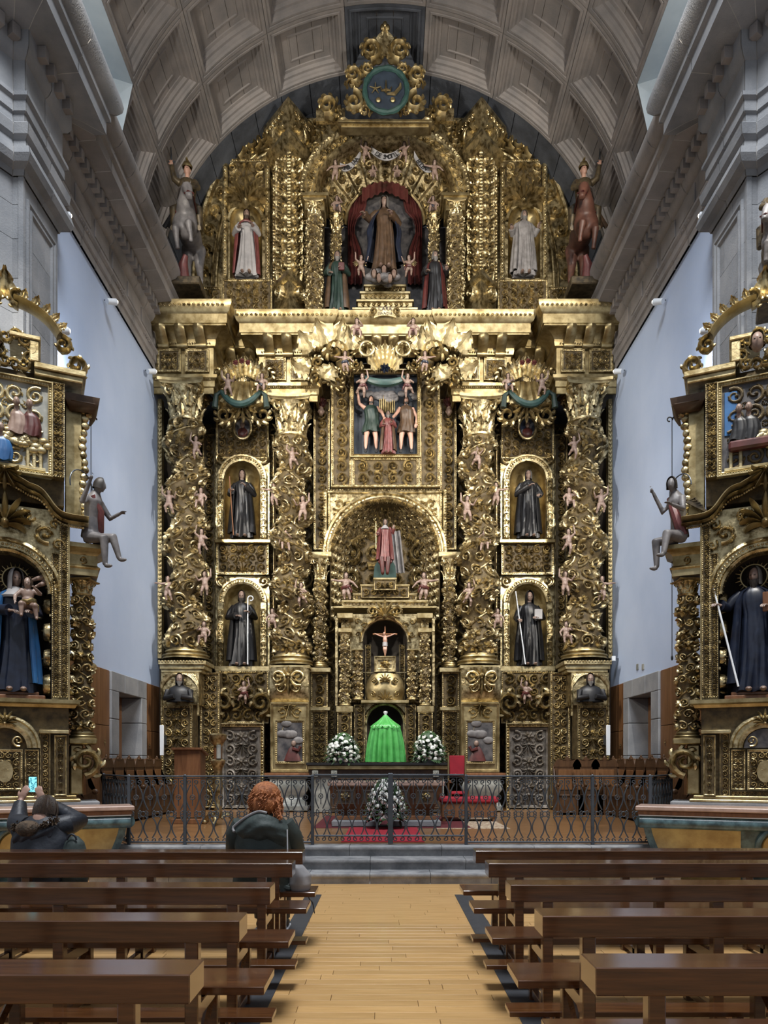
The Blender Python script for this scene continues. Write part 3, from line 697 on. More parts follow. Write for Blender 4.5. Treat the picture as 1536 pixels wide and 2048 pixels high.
obj('cornice', MB().sweep([(0, 11.95)]+ENTG[12:], [(-1.75, 19.0), (1.75, 19.0)], cap=False), 'gold_smooth', ent, True, 30)
o = obj('crest_board', MB().box(-1.8, 1.8, 19.55, 19.7, 11.0, 12.0), 'gold_ground_shade', ent)
con = MB(); s_ = np.linspace(0, 1, 12)
pr = np.stack([-.05-.36*np.sin(s_*PI*.5)**1.4-.05*np.sin(s_*PI), -.02+.34*s_], 1)
V = np.array([[(x, a, b) for x in (-.085, -.06, 0, .06, .085)] for a, b in pr]); V[:, 2, 1] -= .03; V[:, 0, 1] += .05; V[:, 4, 1] += .05; con.grid(V)
con.lathe([(.001, -.085), (.05, -.085), (.055, 0), (.05, .085), (.001, .085)], 10)
cv = con.v[-1]; con.v[-1] = np.stack([cv[:, 2], -.07+cv[:, 1], -.02+cv[:, 0]], 1)
con_me = con.mesh('console'); con_me.materials.append(M['gold_smooth'])
frz = MB(); bd = MB()
for (xa, xb, dd) in ((-5.66, -4.28, 18.55), (-3.12, -1.75, 18.95), (1.75, 3.12, 18.95), (4.28, 5.66, 18.55), (-4.2, -3.2, 19.55), (3.2, 4.2, 19.55), (-1.7, 1.7, 19.0)):
    L = xb-xa; n = max(2, round(L/.42))
    for i in range(n):
        x = xa+(i+.5)*L/n; inst('console', con_me, ent, (x, dd-.1-19, 11.84-10.7), (0, 0, 0), (1.5, 1, 1))
    np_ = 2 if L < 2 else 0
    for i in range(np_):
        a, b = xa+L*i/np_+.05, xa+L*(i+1)/np_-.05
        o = obj('frieze_panel', MB().bbox(a, b, dd-.09, dd-.03, 11.2, 11.78, .01), 'gold_ground_shade', ent); q = MB(); frame_rect(q, a, b, 11.2, 11.78, dd-.09, .06, .035, .016)
        carve(q, b-a-.14, .42, .24, plane_map(dd-.09, (a+b)/2, 11.28), i); obj('carving', q, 'gold', o)
    f = plane_map(dd-.13); beads(bd, (xa, 11.9), (xb, 11.9), .024, f); beads(bd, (xa, 11.02), (xb, 11.02), .02, plane_map(dd-.12)) if L < 2 else None
    f = plane_map(dd-.585); place(bd, T_ROS, [(x, 12.58, .05, 0, 0) for x in np.arange(max(-5.62, xa-.5), min(5.62, xb+.5), .115)], f)
stuff(obj('bead_moulding', bd, 'gold', ent))
# --- back boards and bays
bod = thing('altarpiece', 'carved and gilded main storey wall of the altarpiece behind the twisted columns', 'altarpiece', (0, 20, 4))
o = obj('back_board', MB().box(-5.66, 5.66, 20.3, 20.4, PF, 10.75), 'gold_ground_shade', bod); mb = MB(); carve(mb, 11.2, 10.2, .95, plane_map(20.3, 0, PF+.1), 3); obj('carving', mb, 'gold_deep', o)
for s in (-1, 1):
    q = MB(); q.bbox(*sorted((s*5.69, s*5.58)), 18.75, 18.95, 4.2, 10.7, .01); beads(q, (s*5.63, 4.3), (s*5.63, 10.6), .045, plane_map(18.75)); obj('edge_strip', q, 'gold_pale', bod)
    obj('dark_side_board', MB().box(*sorted((s*5.645, s*5.68)), 18.9, 20.3, PF, 10.7), 'void', bod, False)  # near-black board added so the gap behind the column reads as shade
    mx = lambda x: x if s < 0 else 1540-x
    # niche bay between the big columns
    d = 19.7; k = d/F
    def bay(ya, yb, yc, ysp, yfl, rpx, sd, mname):
        cx = PX(mx(485), d); r = rpx*k; x0, x1 = cx-54*k, cx+54*k; q = MB()
        arch_wall(q, x0, x1, PZ(yb, d), PZ(ya, d), cx, PZ(ysp, d), r, d, PZ(yfl, d))
        sweep_arch(q, cx, PZ(ysp, d), r, [(-.005, 0), (0, .08), (.05, .1), (.06, .05), (.12, .05), (.13, .09), (.17, .09), (.18, 0)], d, 0, PI)
        place(q, T_BEAD, [(cx+(r+.09)*math.cos(a), PZ(ysp, d)+(r+.09)*math.sin(a), .03, 0, 0) for a in np.linspace(.05, PI-.05, 26)], plane_map(d-.05))
        for sx in (-1, 1):
            q.bbox(cx+sx*(r+.09)-.09, cx+sx*(r+.09)+.09, d-.09, d, PZ(yfl, d), PZ(ysp, d), .02)
            pl = plane_map(d-.09, cx+sx*(r+.09), PZ(yfl, d)); h = PZ(ysp, d)-PZ(yfl, d)
            place(q, T_HUSK, [(0, (i+.5)*.17, .085, 0, 0) for i in range(int(h/.17))], pl)
            place(q, T_SCROLL[0], [(cx+sx*(r*.92+.12), PZ(ysp, d)+r*.98+.1, .2, 0, sx < 0)], plane_map(d-.01))
        obj('niche_wall', q, 'gold', bod); q = MB(); niche_shell(q, cx, PZ(ysp, d), r, d, PZ(yfl, d), .85); obj('niche_recess', q, mname, bod)
    bay(880, 1085, 0, 960, 1078, 36, 1, 'gold_smooth'); bay(1150, 1340, 0, 1205, 1334, 36, 2, 'gold_pale')
    a, b = sorted((mx(432), mx(538)))
    carved(bod, 'spandrel_panel', a, 838, b, 918, d-.02, .3, 26, 4, 1.6, seed=5)
    carved(bod, 'apron_panel', a, 1084, b, 1150, d-.12, .3, 30, 5, 1.8, seed=6, hs=1.2)
    q = MB(); spx(q, a-3, 1078, b+3, 1085, d-.3, .4); obj('niche_sill', q, 'gold_smooth', bod); q = MB(); spx(q, a-3, 1332, b+3, 1342, d-.4, .5); obj('niche_sill', q, 'gold_pale', bod)
    for xa, xb in ((406, 431), (536, 548)):
        a, b = sorted((mx(xa), mx(xb))); carved(bod, 'side_strip', a, 870, b, 1335, 19.85, .3, 15 if xb-xa < 14 else 24, 2, 1.3, seed=7, hs=1.3)
    # carved strip beside the central relief, small cherub head on top
    a, b = sorted((mx(627), mx(660))); carved(bod, 'pilaster_strip', a, 800, b, 1100, 19.45, .4, 27, 4, 1.6, seed=8, hs=1.2)
    # pilaster capital and twisted colonnette under the arch
    a, b = sorted((mx(617), mx(663))); q = MB(); spx(q, a, 1103, b, 1113, 19.1, .7); obj('impost', q, 'gold_pale', bod)
    twisted_column('colonnette', 'slim twisted gilded colonnette below the arch impost, %s of the central saint' % ('left' if s < 0 else 'right'), 'slim colonnettes under the arch', (PX(mx(641), 19.2), 19.2, PZ(1335, 19.2)), .16, PZ(1163, 19.2)-PZ(1325, 19.2), .13, PZ(1113, 19.2)-PZ(1163, 19.2), .2, 5, s, .15, nt=18, seed=4)
# central arch with deep apse
d = 19.45; cx = PX(770, d); r = 110*d/F; zc = PZ(1108, d)
q = MB(); arch_wall(q, PX(648, d), PX(892, d), PZ(1112, d), PZ(980, d), cx, zc, r, d, PZ(1112, d)-.01)
sweep_arch(q, cx, zc, r, [(-.04, -.1), (-.03, .06), (.02, .1), (.05, .04), (.1, .03), (.12, .08), (.17, .1), (.2, .04), (.22, 0)], d, 0, PI, 40)
am = arch_map(cx, zc, r, d)
place(q, T_BEAD, [(u, .07, .032, 0, 0) for u in np.arange(-r*PI/2+.05, r*PI/2, .078)], am)
place(q, T_PALM, [(u, -.07, .075, PI, 0) for u in np.arange(-r*PI/2+.1, r*PI/2, .13)], arch_map(cx, zc, r, d-.05))
for xa, xb, ya, yb in ((646, 654, 978, 1112), (886, 894, 978, 1112), (654, 886, 978, 986)): spx(q, xa, ya, xb, yb, d-.07, .1, .02)
for p0, p1 in (((650, 982), (650, 1110)), ((890, 982), (890, 1110)), ((650, 982), (890, 982))): beads(q, (PX(p0[0], d), PZ(p0[1], d)), (PX(p1[0], d), PZ(p1[1], d)), .03, plane_map(d-.07))
for s in (-1, 1):
    for (dx, dz, R) in ((.95, 1.22, .25), (1.23, .95, .22), (1.2, 1.28, .22), (.62, 1.4, .17), (1.36, .62, .15)):
        place(q, T_SCROLL[1], [(cx+s*dx, zc+dz, R, s*.6, s > 0)], plane_map(d))
obj('arch_front', q, 'gold', bod)
q = MB(); niche_shell(q, cx, zc, r, d, PZ(1240, d), .75, 25); o = obj('apse', q, 'gold_ground_shade', bod); q = MB()
a_, b_ = np.meshgrid(np.linspace(.12, PI-.12, 11), np.linspace(0, 5, 6))
def apse_map(u, v, h):
    an = PI/2-u/r; z = v; up = np.maximum(0, z-(zc)); rr = np.sqrt(np.maximum(.02, r*r-np.minimum(up, r*.98)**2))-h
    return np.stack([cx+rr*np.cos(an), d+.75*rr*np.sin(an), z], 1)
carve(q, r*PI*.92, r*.92+PZ(1108, d)-PZ(1240, d), .36, lambda u, v, h: apse_map(u, v+PZ(1240, d), h), 9, 1.1)
obj('apse_carving', q, 'gold_deep', o)
# picture frame of the central relief
fr = thing('relief_frame', 'square gilded frame with pierced scroll border round the central martyrdom relief', 'frame', P(770, 975, 19.2))
d = 19.25; k = d/F
for (x0, y0, x1, y1, c) in ((662, 742, 704, 975, 38), (838, 742, 880, 975, 38), (704, 916, 838, 975, 48)):
    carved(fr, 'frame_border', x0, y0, x1, y1, d, .3, c, 5, 1.8, seed=11, hs=1.25, t=.06)
q = MB(); frame_rect(q, PX(700, d), PX(842, d), PZ(918, d), PZ(742, d), d, 8*k, .12, .02); obj('inner_moulding', q, 'gold_smooth', fr)
q = MB(); spx(q, 705, 742, 838, 914, d+.25, .1); obj('painted_ground', q, 'sky_paint', fr)
# --- the big columns
for s in (-1, 1):
    sd = 'left' if s < 0 else 'right'; mx = lambda x: x if s < 0 else 1540-x
    twisted_column('twisted_column', 'massive twisted gilded column at the outer %s edge of the altarpiece' % sd, 'large twisted columns', (PX(mx(372), 18.6), 18.6, PZ(1320, 18.6)), .43, PZ(850, 18.6)-PZ(1300, 18.6), .25, PZ(775, 18.6)-PZ(850, 18.6), .3, 4.5, -s, .33, ph0=0 if s > 0 else PI, seed=21, nt=40)
    twisted_column('twisted_column', 'massive twisted gilded column on the %s side next to the central relief' % sd, 'large twisted columns', (PX(mx(583), 19), 19, PZ(1332, 19)), .41, PZ(880, 19)-PZ(1310, 19), .28, PZ(805, 19)-PZ(880, 19), .3, 4.5, s, .33, ph0=PI if s > 0 else 0, seed=22, nt=40)
# --- predella
pre = thing('predella', 'carved gilded base storey of the altarpiece with pedestals and side doors', 'altarpiece base', (0, 18.5, PF))
def corbel(x0, x1, y0, y1, d, name='column_corbel', seed=0):
    k = d/F; q = MB(); a, b = PX(x0, d), PX(x1, d); z0, z1 = PZ(y1, d), PZ(y0, d); n = 12; t = np.linspace(0, 1, n)
    out = .05+.22*np.sin(t*PI*.62)**1.3+.05*np.sin(t*2*PI); zz = z0+(z1-z0)*t
    V = np.array([[(a+(b-a)*u, d-o*(1-.5*abs(2*u-1)**3), z) for u in np.linspace(0, 1, 9)] for o, z in zip(out, zz)]); q.grid(V); q.box(a, b, d, d+.4, z0, z1)
    fm = lambda u, v, h: np.stack([(a+b)/2+u, d-np.interp(np.clip(v, z0, z1), zz, out)-h, v], 1)
    w = b-a
    for sx in (-1, 1):
        place(q, T_SCROLL[2], [(sx*w*.26, z1-w*.27, w*.27, 0, sx > 0), (sx*w*.2, z0+w*.35, w*.2, PI, sx < 0)], fm)
    place(q, T_PALM, [(0, z0+(z1-z0)*.5, w*.3, PI, 0)], fm); place(q, T_PALM5, [(0, z1-w*.15, w*.18, 0, 0)], fm)
    return obj(name, q, 'gold', pre)
for s in (-1, 1):
    mx = lambda x: x if s < 0 else 1540-x
    def R(x0, x1): return sorted((mx(x0), mx(x1)))
    d = 18.15
    a, b = R(316, 412); q = MB(); spx(q, a, 1321, b, 1329, d-.12, .9); spx(q, a+3, 1329, b-3, 1338, d-.05, .8); spx(q, a+6, 1338, b-8, 1345, d, .8); f = plane_map(d-.12); beads(q, (PX(a+2, d), PZ(1324, d)), (PX(b-2, d), PZ(1324, d)), .03, f); obj('pedestal_cornice', q, 'gold_pale', pre)
    a, b = R(322, 398); q = MB(); spx(q, a, 1345, b, 1410, d, .9)
    X0, X1 = PX(a, d), PX(b, d); cxx = (X0+X1)/2; zt = PZ(1347, d)
    for sx in (-1, 1):   # looped curtain
        for j in range(6):
            t = np.linspace(0, 1, 10); p = np.stack([cxx+sx*((.06+.05*j)*1+(.34+.02*j)*t**.8), zt-.02-(.05+.11*j)*np.sin(t*PI*.5)*(.4+.6*t)-.08*j*t], 1); p[:, 0] = np.clip(p[:, 0], X0+.02, X1-.02)
            rv, rq = _ridge(p, .035, .06); q.add(plane_map(d)(rv[:, 0], rv[:, 1], rv[:, 2]), rq)
    place(q, T_PALM, [(cxx, zt-.1, .14, PI, 0)], plane_map(d)); obj('curtain_relief', q, 'gold', pre)
    a, b = R(322, 386); carved(pre, 'pedestal_panel', a, 1410, b, 1618, d+.02, .8, 30, 6, 2, seed=13)
    a, b = R(385, 400); q = MB(); spx(q, a, 1392, b, 1616, d+.6, .1); obj('dark_slit', q, 'void', pre)  # near-black slab painted as the unlit slit
    a, b = R(400, 440); carved(pre, 'pilaster_panel', a, 1345, b, 1616, 18.7, .6, 26, 4, 1.6, seed=14)
    # side door
    a, b = R(443, 524); o = carved(pre, 'side_door', a, 1455, b, 1616, 19.0, .12, 40, 5, 0, 'silver_door', seed=15, hs=1.1)
    a, b = R(436, 530); q = MB(); d2 = 18.95; frame_rect(q, PX(a, d2), PX(b, d2), PF-.1, PZ(1446, d2), d2, 8*d2/F, .12, .03); obj('door_surround', q, 'gold', pre)
    a, b = R(432, 538); carved(pre, 'overdoor_panel', a, 1342, b, 1447, 19.05, .4, 34, 4, 1.8, seed=16, hs=1.4)
    for xx in (448, 522):
        q = MB(); xx = mx(xx); volute(q, PX(xx, 18.9), PZ(1405, 18.9), .4, 18.85, (xx < 485) if s < 0 else (xx < 1055), 0, 1.4, .17, .25, 6); obj('bracket_scroll', q, 'gold', pre)
    # inner pedestal with its painting
    a, b = R(538, 620); q = MB(); spx(q, a, 1330, b, 1337, 18.35, .9); obj('pedestal_cornice', q, 'gold_pale', pre)
    corbel(a+2, b-2, 1336, 1404, 18.5, seed=1)
    a, b = R(541, 618); q = MB(); spx(q, a, 1404, b, 1546, 18.4, .7); k = 18.4/F; frame_rect(q, PX(a, 18.4), PX(b, 18.4), PZ(1544, 18.4), PZ(1406, 18.4), 18.4, 5*k, .05, 0)
    place(q, T_SCROLL[1], [(PX((a+b)/2+sx*15, 18.4), PZ(1424, 18.4), 14*k, 0, sx > 0) for sx in (-1, 1)], plane_map(18.4)); place(q, T_PALM, [(PX((a+b)/2, 18.4), PZ(1420, 18.4), .16, PI, 0)], plane_map(18.4)); obj('pedestal_face', q, 'gold_smooth', pre)
    a, b = R(550, 610); q = MB(); frame_rect(q, PX(a, 18.4), PX(b, 18.4), PZ(1528, 18.4), PZ(1440, 18.4), 18.39, 5*k, .07, .022); obj('picture_frame', q, 'gold_pale', pre)
    q = MB(); spx(q, a+4, 1444, b-4, 1524, 18.36, .03); obj('painting', q, 'painting', pre)
    q = MB(); rg = np.random.default_rng(3)
    for i in range(9): q.ell((PX((a+b)/2, 18.35)+rg.normal()*.1, 18.35, PZ(1466, 18.35)+rg.normal()*.07), (.13, .03, .09), 10, 6)
    obj('painted_cloud', q, 'horse_white', pre)
    q = MB(); c = PX((a+b)/2, 18.35)+s*-.06; zb = PZ(1522, 18.35)
    q.lathe([(.22, zb), (.17, zb+.15), (.1, zb+.3), (.05, zb+.36)], 12, (c, 18.37, 0)); v = q.v[-1]; v[:, 1] = 18.37+(v[:, 1]-18.37)*.3; q.tube([(c, 18.33, zb+.3), (c-s*.15, 18.31, zb+.26), (c-s*.2, 18.31, zb+.36)], .04, 6); obj('painted_figure', q, 'red_cloth', pre)
    obj('painted_head', MB().ell((c-s*.03, 18.33, zb+.43), (.06, .05, .075), 10, 8), 'skin_pale', pre)
    # pilaster strip toward the tabernacle
    a, b = R(622, 656); carved(pre, 'pilaster_panel', a, 1420, b, 1532, 18.9, .5, 22, 4, 1.6, seed=17); carved(pre, 'pilaster_panel', a, 1345, b, 1415, 18.9, .5, 28, 3, 1.6, seed=18, hs=1.3)
    q = MB(); spx(q, a-5, 1335, b+5, 1344, 18.75, .6); obj('pilaster_cornice', q, 'gold_pale', pre); q = MB(); spx(q, a-4, 1414, b+4, 1421, 18.8, .5); obj('pilaster_cornice', q, 'gold_pale', pre)
    a, b = R(655, 672); carved(pre, 'recess_strip', a, 1350, b, 1530, 19.4, .2, 15, 1, 1, seed=19, m='gold_deep')
# ---------------- attic storey, crest, tabernacle
att = thing('altarpiece_attic', 'upper storey of the gilded altarpiece with a great carved arch and curved wings', 'altarpiece', (0, 19.5, 12.72))
def bigarc(q, cx, cz, r, d, prof, a0, a1): sweep_arch(q, cx, cz, r, prof, d, a0, a1, 30)
for s in (-1, 1):
    mx = lambda x: x if s < 0 else 1540-x
    def R(x0, x1): return sorted((mx(x0), mx(x1)))
    d = 19.9; k = d/F
    # curved wing
    t = np.linspace(0, 1, 12)
    arc = [(385+(545-385)*(1-math.cos(a)), 590-(590-262)*math.sin(a)) for a in t*PI/2*.97]
    pts = [(545, 632), (388, 632)]+arc+[(545, 262)]
    q = MB(); q.prism([(PX(mx(x), d), PZ(y, d)) for x, y in pts], d, d+.25)
    # moulding and scrollwork along the wing edge
    A = np.array([(PX(mx(x), d), PZ(y, d)) for x, y in arc]); T = np.gradient(A, axis=0); T /= np.linalg.norm(T, axis=1)[:, None]; Nn = np.stack([T[:, 1], -T[:, 0]], 1)*(-1 if s > 0 else 1)
    for off, w, h in ((.02, .08, .16), (.62, .05, .1), (.5, .03, .07)):
        rv, rq = _ridge(A+Nn*off, w, h); q.add(plane_map(d)(rv[:, 0], rv[:, 1], rv[:, 2]), rq)
    for i in range(1, 11):
        c = A[i]+Nn[i]*.28; place(q, T_SCROLL[i % 3], [(c[0], c[1], .22, math.atan2(T[i, 1], T[i, 0]), s > 0)], plane_map(d), 1.5)
    obj('wing', q, 'gold', att)
    a, b = R(447, 540); carved(att, 'wing_panel', a, 320, b, 402, 19.75, .2, 40, 5, 1.8, seed=31)
    q = MB(); x = PX((a+b)/2, 19.7); place(q, T_PALM5, [(x, PZ(385, 19.7), .48, 0, 0)], plane_map(19.68), 1.2); obj('palmette', q, 'gold', att)
    # wing niche with saint
    d2 = 19.7; cx = PX(mx(492), d2); r = 32*d2/F; q = MB()
    arch_wall(q, PX(a, d2), PX(b, d2), PZ(562, d2), PZ(402, d2), cx, PZ(445, d2), r, d2, PZ(556, d2))
    sweep_arch(q, cx, PZ(445, d2), r, [(0, 0), (0, .07), (.05, .09), (.1, .04), (.12, 0)], d2)
    for xx in (a+4, b-4): q.bbox(PX(xx-5, d2), PX(xx+5, d2), d2-.08, d2, PZ(562, d2), PZ(330, d2), .02); beads(q, (PX(xx, d2), PZ(560, d2)), (PX(xx, d2), PZ(335, d2)), .035, plane_map(d2-.08))
    obj('niche_wall', q, 'gold', att); q = MB(); niche_shell(q, cx, PZ(445, d2), r, d2, PZ(556, d2), .6); obj('niche_recess', q, 'gold_smooth', att)
    a, b = R(445, 545); carved(att, 'wing_pedestal', a, 560, b, 630, 19.4, .5, 26, 4, 1.6, seed=32, hs=1.2)
    a, b = R(385, 445); carved(att, 'wing_plinth', a, 575, b, 632, 19.7, .5, 26, 5, 1.6, seed=33)
    for (x, y, rr_) in ((505, 286, .3), (470, 300, .33), (525, 278, .24)):
        q = MB(); volute(q, PX(mx(x), 19.75), PZ(y, 19.75), rr_, 19.75, s > 0, s*-.4, 1.4, .2, .3, 7); obj('crest_scroll', q, 'gold_smooth', att)
    # angled pier: two faces meeting in an arris
    da, db = 19.55, 18.95; xl, xm, xr = mx(545), mx(578), mx(612)
    Xl, Xm, Xr = PX(xl, da), PX(xm, db), PX(xr, da)
    pl = [(Xl, da+.3), (Xl, da), (Xm, db), (Xr, da), (Xr, da+.3)]
    if s > 0: pl = pl[::-1]
    q = MB(); z0 = 12.72
    def col(prof): q.sweep(prof, pl, cap=False)
    ztop = PZ(236, 19.2); zm = PZ(300, 19.2)
    col([(0, z0), (.1, z0), (.1, z0+.25), (.03, z0+.3), (.03, PZ(575, 19.2)), (.12, PZ(570, 19.2)), (.12, PZ(562, 19.2)), (0, PZ(556, 19.2)), (0, zm-.15), (.08, zm-.1), (.1, zm), (.16, zm+.05), (.16, zm+.15), (.02, zm+.2), (.02, ztop-.4), (.12, ztop-.3), (.16, ztop-.15), (.22, ztop-.1), (.22, ztop), (-.1, ztop+.02)])
    # pilaster carving on both faces
    for (A_, B_) in ((pl[1], pl[2]), (pl[2], pl[3])):
        A_ = np.array(A_); B_ = np.array(B_); L = np.linalg.norm(B_-A_); u_ = (B_-A_)/L; nn = np.array([u_[1], -u_[0]])
        fm = lambda u, v, h: np.column_stack([(A_+B_)[None]/2+u[:, None]*u_+h[:, None]*nn, v])
        z1, z2 = PZ(552, 19.2), zm-.2
        place(q, T_HUSK, [(0, z1+.2+i*.3, .2, 0, 0) for i in range(int((z2-z1)/.3))], fm, 1.3)
        place(q, T_SCROLL[0], [(sx*L*.24, z1+.2+i*.3, .14, i*2., sx > 0) for i in range(int((z2-z1)/.3)) for sx in (-1, 1)], fm, 1.3)
        for uu in (-L*.44, L*.44): beads(q, (uu, z1), (uu, z2), .035, fm)
        place(q, T_PALM, [(0, zm+.5, .28, PI, 0)], fm, 1.5); place(q, T_SCROLL[1], [(sx*L*.3, zm+.5, .16, 0, sx > 0) for sx in (-1, 1)], fm, 1.5); place(q, T_ROS, [(u_x, ztop-.14, .07, 0, 0) for u_x in np.arange(-L*.45, L*.46, .14)], lambda u, v, h: fm(u, v, h+.17), 1.2); place(q, T_SCROLL[1], [(0, z0+.9, .28, 0, 0)], fm, 1.4)
    obj('angled_pier', q, 'gold', att)
    # colonnette beside the arch
    twisted_column('colonnette', 'gilded colonnette with vines carrying the attic arch, %s of the crowned Virgin' % ('left' if s < 0 else 'right'), 'attic colonnettes', (PX(mx(629), 19), 19, 12.73), .2, PZ(437, 19)-12.9, .15, .36, .1, 3, s, .17, nt=20, seed=41)
    a, b = R(601, 657); q = MB(); spx(q, a, 384, b, 390, 18.75, .8); spx(q, a+4, 390, b-4, 397, 18.8, .7); spx(q, a+8, 397, b-8, 420, 18.85, .6); place(q, T_PALM, [(PX((a+b)/2, 18.85), PZ(409, 18.85), .14, 0, 0)], plane_map(18.85)); obj('impost_block', q, 'gold_smooth', att)
    a, b = R(612, 648); carved(att, 'column_back', a, 392, b, 628, 19.5, .2, 18, 3, 1.3, seed=34, m='gold_deep')
    # inner short columns framing the apse
    twisted_column('colonnette', 'short inner colonnette with leafy capital beside the dark apse, %s of the crowned Virgin' % ('left' if s < 0 else 'right'), 'attic colonnettes', (PX(mx(672), 19.6), 19.6, 12.73), .14, PZ(470, 19.6)-12.83, .1, .5, .1, 3, s, .13, nt=18, seed=42)
    a, b = R(612, 690); q = MB()
    for i, (yy, n_) in enumerate(((240, 3), (262, 2), (288, 2))):
        place(q, T_SCROLL[i], [(PX(mx(616+14*j), 19.5), PZ(yy, 19.5), .2, j, s > 0) for j in range(n_)], plane_map(19.68), 1.4)
    spx(q, *([a, 235, b, 330]), 19.7, .2); obj('arch_spandrel', q, 'gold', att)
# the great arch
d = 19.4; cx = PX(770, d); zc = PZ(392, d); r = 122*d/F; XS = 1.2
q = MB(); sweep_arch(q, cx, zc, r, [(-.16, -.5), (-.15, .12), (-.1, .2), (-.04, .12), (.12, .1), (.16, .2), (.22, .24), (.28, .14), (.31, 0), (.31, -.3)], d, 0, PI, 44, XS)
am = arch_map(cx, zc, r, d-.11, XS)
place(q, T_BEAD, [(u, -.1, .04, 0, 0) for u in np.arange(-r*PI/2, r*PI/2, .085)], am); place(q, T_BEAD, [(u, .2, .045, 0, 0) for u in np.arange(-r*PI/2, r*PI/2, .09)], arch_map(cx, zc, r, d-.2, XS))
place(q, T_SCROLL[0], [(u, .04, .085, i*1.57, i % 2) for i, u in enumerate(np.arange(-r*PI/2+.1, r*PI/2, .15))], am, 1.3)
obj('great_arch', q, 'gold', att)
q = MB(); spx(q, 676, 238, 864, 244, 17.9, .4); spx(q, 682, 244, 858, 254, 18.0, .25); beads(q, (PX(684, 18), PZ(249, 18)), (PX(856, 18), PZ(249, 18)), .04, plane_map(18.)); obj('top_cornice', q, 'gold_smooth', att)
for sx in (-1, 1):
    q = MB(); q.tube([P(770+sx*82, 246, 18.1), P(770+sx*92, 244, 18.6), P(770+sx*98, 250, 19.3)], [.12, .1, .16], 8); obj('cornice_bracket', q, 'gold', att)
# apse behind: carved half dome, red canopy, dark ground
q = MB(); ph = np.linspace(0, PI/2, 9); a = np.linspace(0, PI, 33); dd = 19.55
V = np.stack([np.stack([cx+XS*r*np.cos(a)*(1-.42*math.sin(p)), np.full(33, dd+.7*math.sin(p)), zc+r*np.sin(a)*(1-.42*math.sin(p))], 1) for p in ph]); q.grid(V)
def dome_map(u, v, h):
    an = u/r; f = np.clip(v, 0, 1); rr = r*(1-.42*np.sin(f*PI/2))-h*.3
    return np.stack([cx+XS*rr*np.sin(an), dd+.7*np.sin(f*PI/2)-h, zc+rr*np.cos(an)], 1)
for i in range(11):
    u = (i-5)*r*.285
    for f in (.12, .33, .56, .82):
        V_, Q_ = T_SCROLL[(i+int(f*10)) % 3]; R_ = .2*(1-.3*f); x = V_[:, 0]*(-1 if i < 5 else 1)
        q.add(dome_map(u+R_*x, f+R_*V_[:, 1]*.62, V_[:, 2]*R_*1.6), Q_)
for i in range(10):
    t = np.linspace(0, 1, 8); rv, rq = _ridge(np.stack([np.full(8, (i-4.5)*r*.285), t], 1), .03, .07); q.add(dome_map(rv[:, 0], rv[:, 1], rv[:, 2]), rq)
obj('apse_dome', q, 'gold_deep', att)
zc0 = zc; zc = PZ(452, 20.2); r2 = 76*20.2/F; q = MB(); sweep_arch(q, cx, zc, r2, [(0, 0), (0, .06), (.06, .1), (.1, .05), (.12, 0)], dd+.68); obj('canopy_arch', q, 'gold_smooth', att)
q = MB(); q.box(PX(645, 20.25), PX(895, 20.25), 20.28, 20.32, 12.7, zc); n = 24; a = np.linspace(0, PI, n); q.fan(np.stack([cx+r2*np.cos(a), np.full(n, 20.27), zc+r2*np.sin(a)], 1)); obj('apse_ground', q, 'painting', att)
for s in (-1, 1):   # gathered curtains
    q = MB(); n = 24; U = np.linspace(0, 1, n); rows = []
    for v in np.linspace(0, 1, 14):
        pin = 1-.55*math.exp(-((v-.42)/.16)**2); x0 = r2*.98*(1 if v > .0 else 1); row = []
        for u in U:
            zz = zc+r2*.9-v*(zc+r2*.9-(zc-1.6)); xx = x0-u*(.95*pin)*(.55 if v < .25 else .42); lim = math.sqrt(max(.01, r2*r2-max(0, zz-zc)**2)); xx = min(xx, lim); row.append((cx+s*xx, 20.2-.035*math.sin(u*22)-.05, zz))
        rows.append(row)
    q.grid(np.array(rows)); obj('red_curtain', q, 'red_cloth', att)
q = MB(); rows = []
for v in np.linspace(0, 1, 6):
    rows.append([(cx+x, 20.05-.03*math.sin(x*40)-.1, zc+math.sqrt(max(0, r2*r2-x*x))-.02-v*(.26+.1*abs(math.sin(x*3.2)))) for x in np.linspace(-r2*.6, r2*.6, 40)])
q.grid(np.array(rows)); obj('canopy_valance', q, 'red_cloth', att)
q = MB()   # near-black slabs standing for shaded recesses either side of the stepped base
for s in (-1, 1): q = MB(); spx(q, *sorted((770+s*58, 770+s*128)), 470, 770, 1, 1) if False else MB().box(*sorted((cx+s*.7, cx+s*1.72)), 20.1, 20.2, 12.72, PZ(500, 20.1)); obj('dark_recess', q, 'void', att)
# stepped throne
for i, (x0, y0, y1) in enumerate(((727, 568, 582), (719, 582, 598), (712, 598, 614), (704, 614, 634))):
    d3 = 19.35-.12*i; q = MB(); spx(q, x0, y0, 1540-x0, y0+5, d3-.04, .8); spx(q, x0+3, y0+5, 1537-x0, y1, d3, .8)
    n = 9; w = PX(1530-x0, d3)-PX(x0+10, d3); place(q, T_SCROLL[1], [(PX(770, d3)+(j-4)*w/9, PZ((y0+5+y1)/2, d3), .07, 0, j < 4) for j in range(n)], plane_map(d3), 1.5); obj('throne_step', q, 'gold_pale' if i % 2 else 'gold_smooth', att)
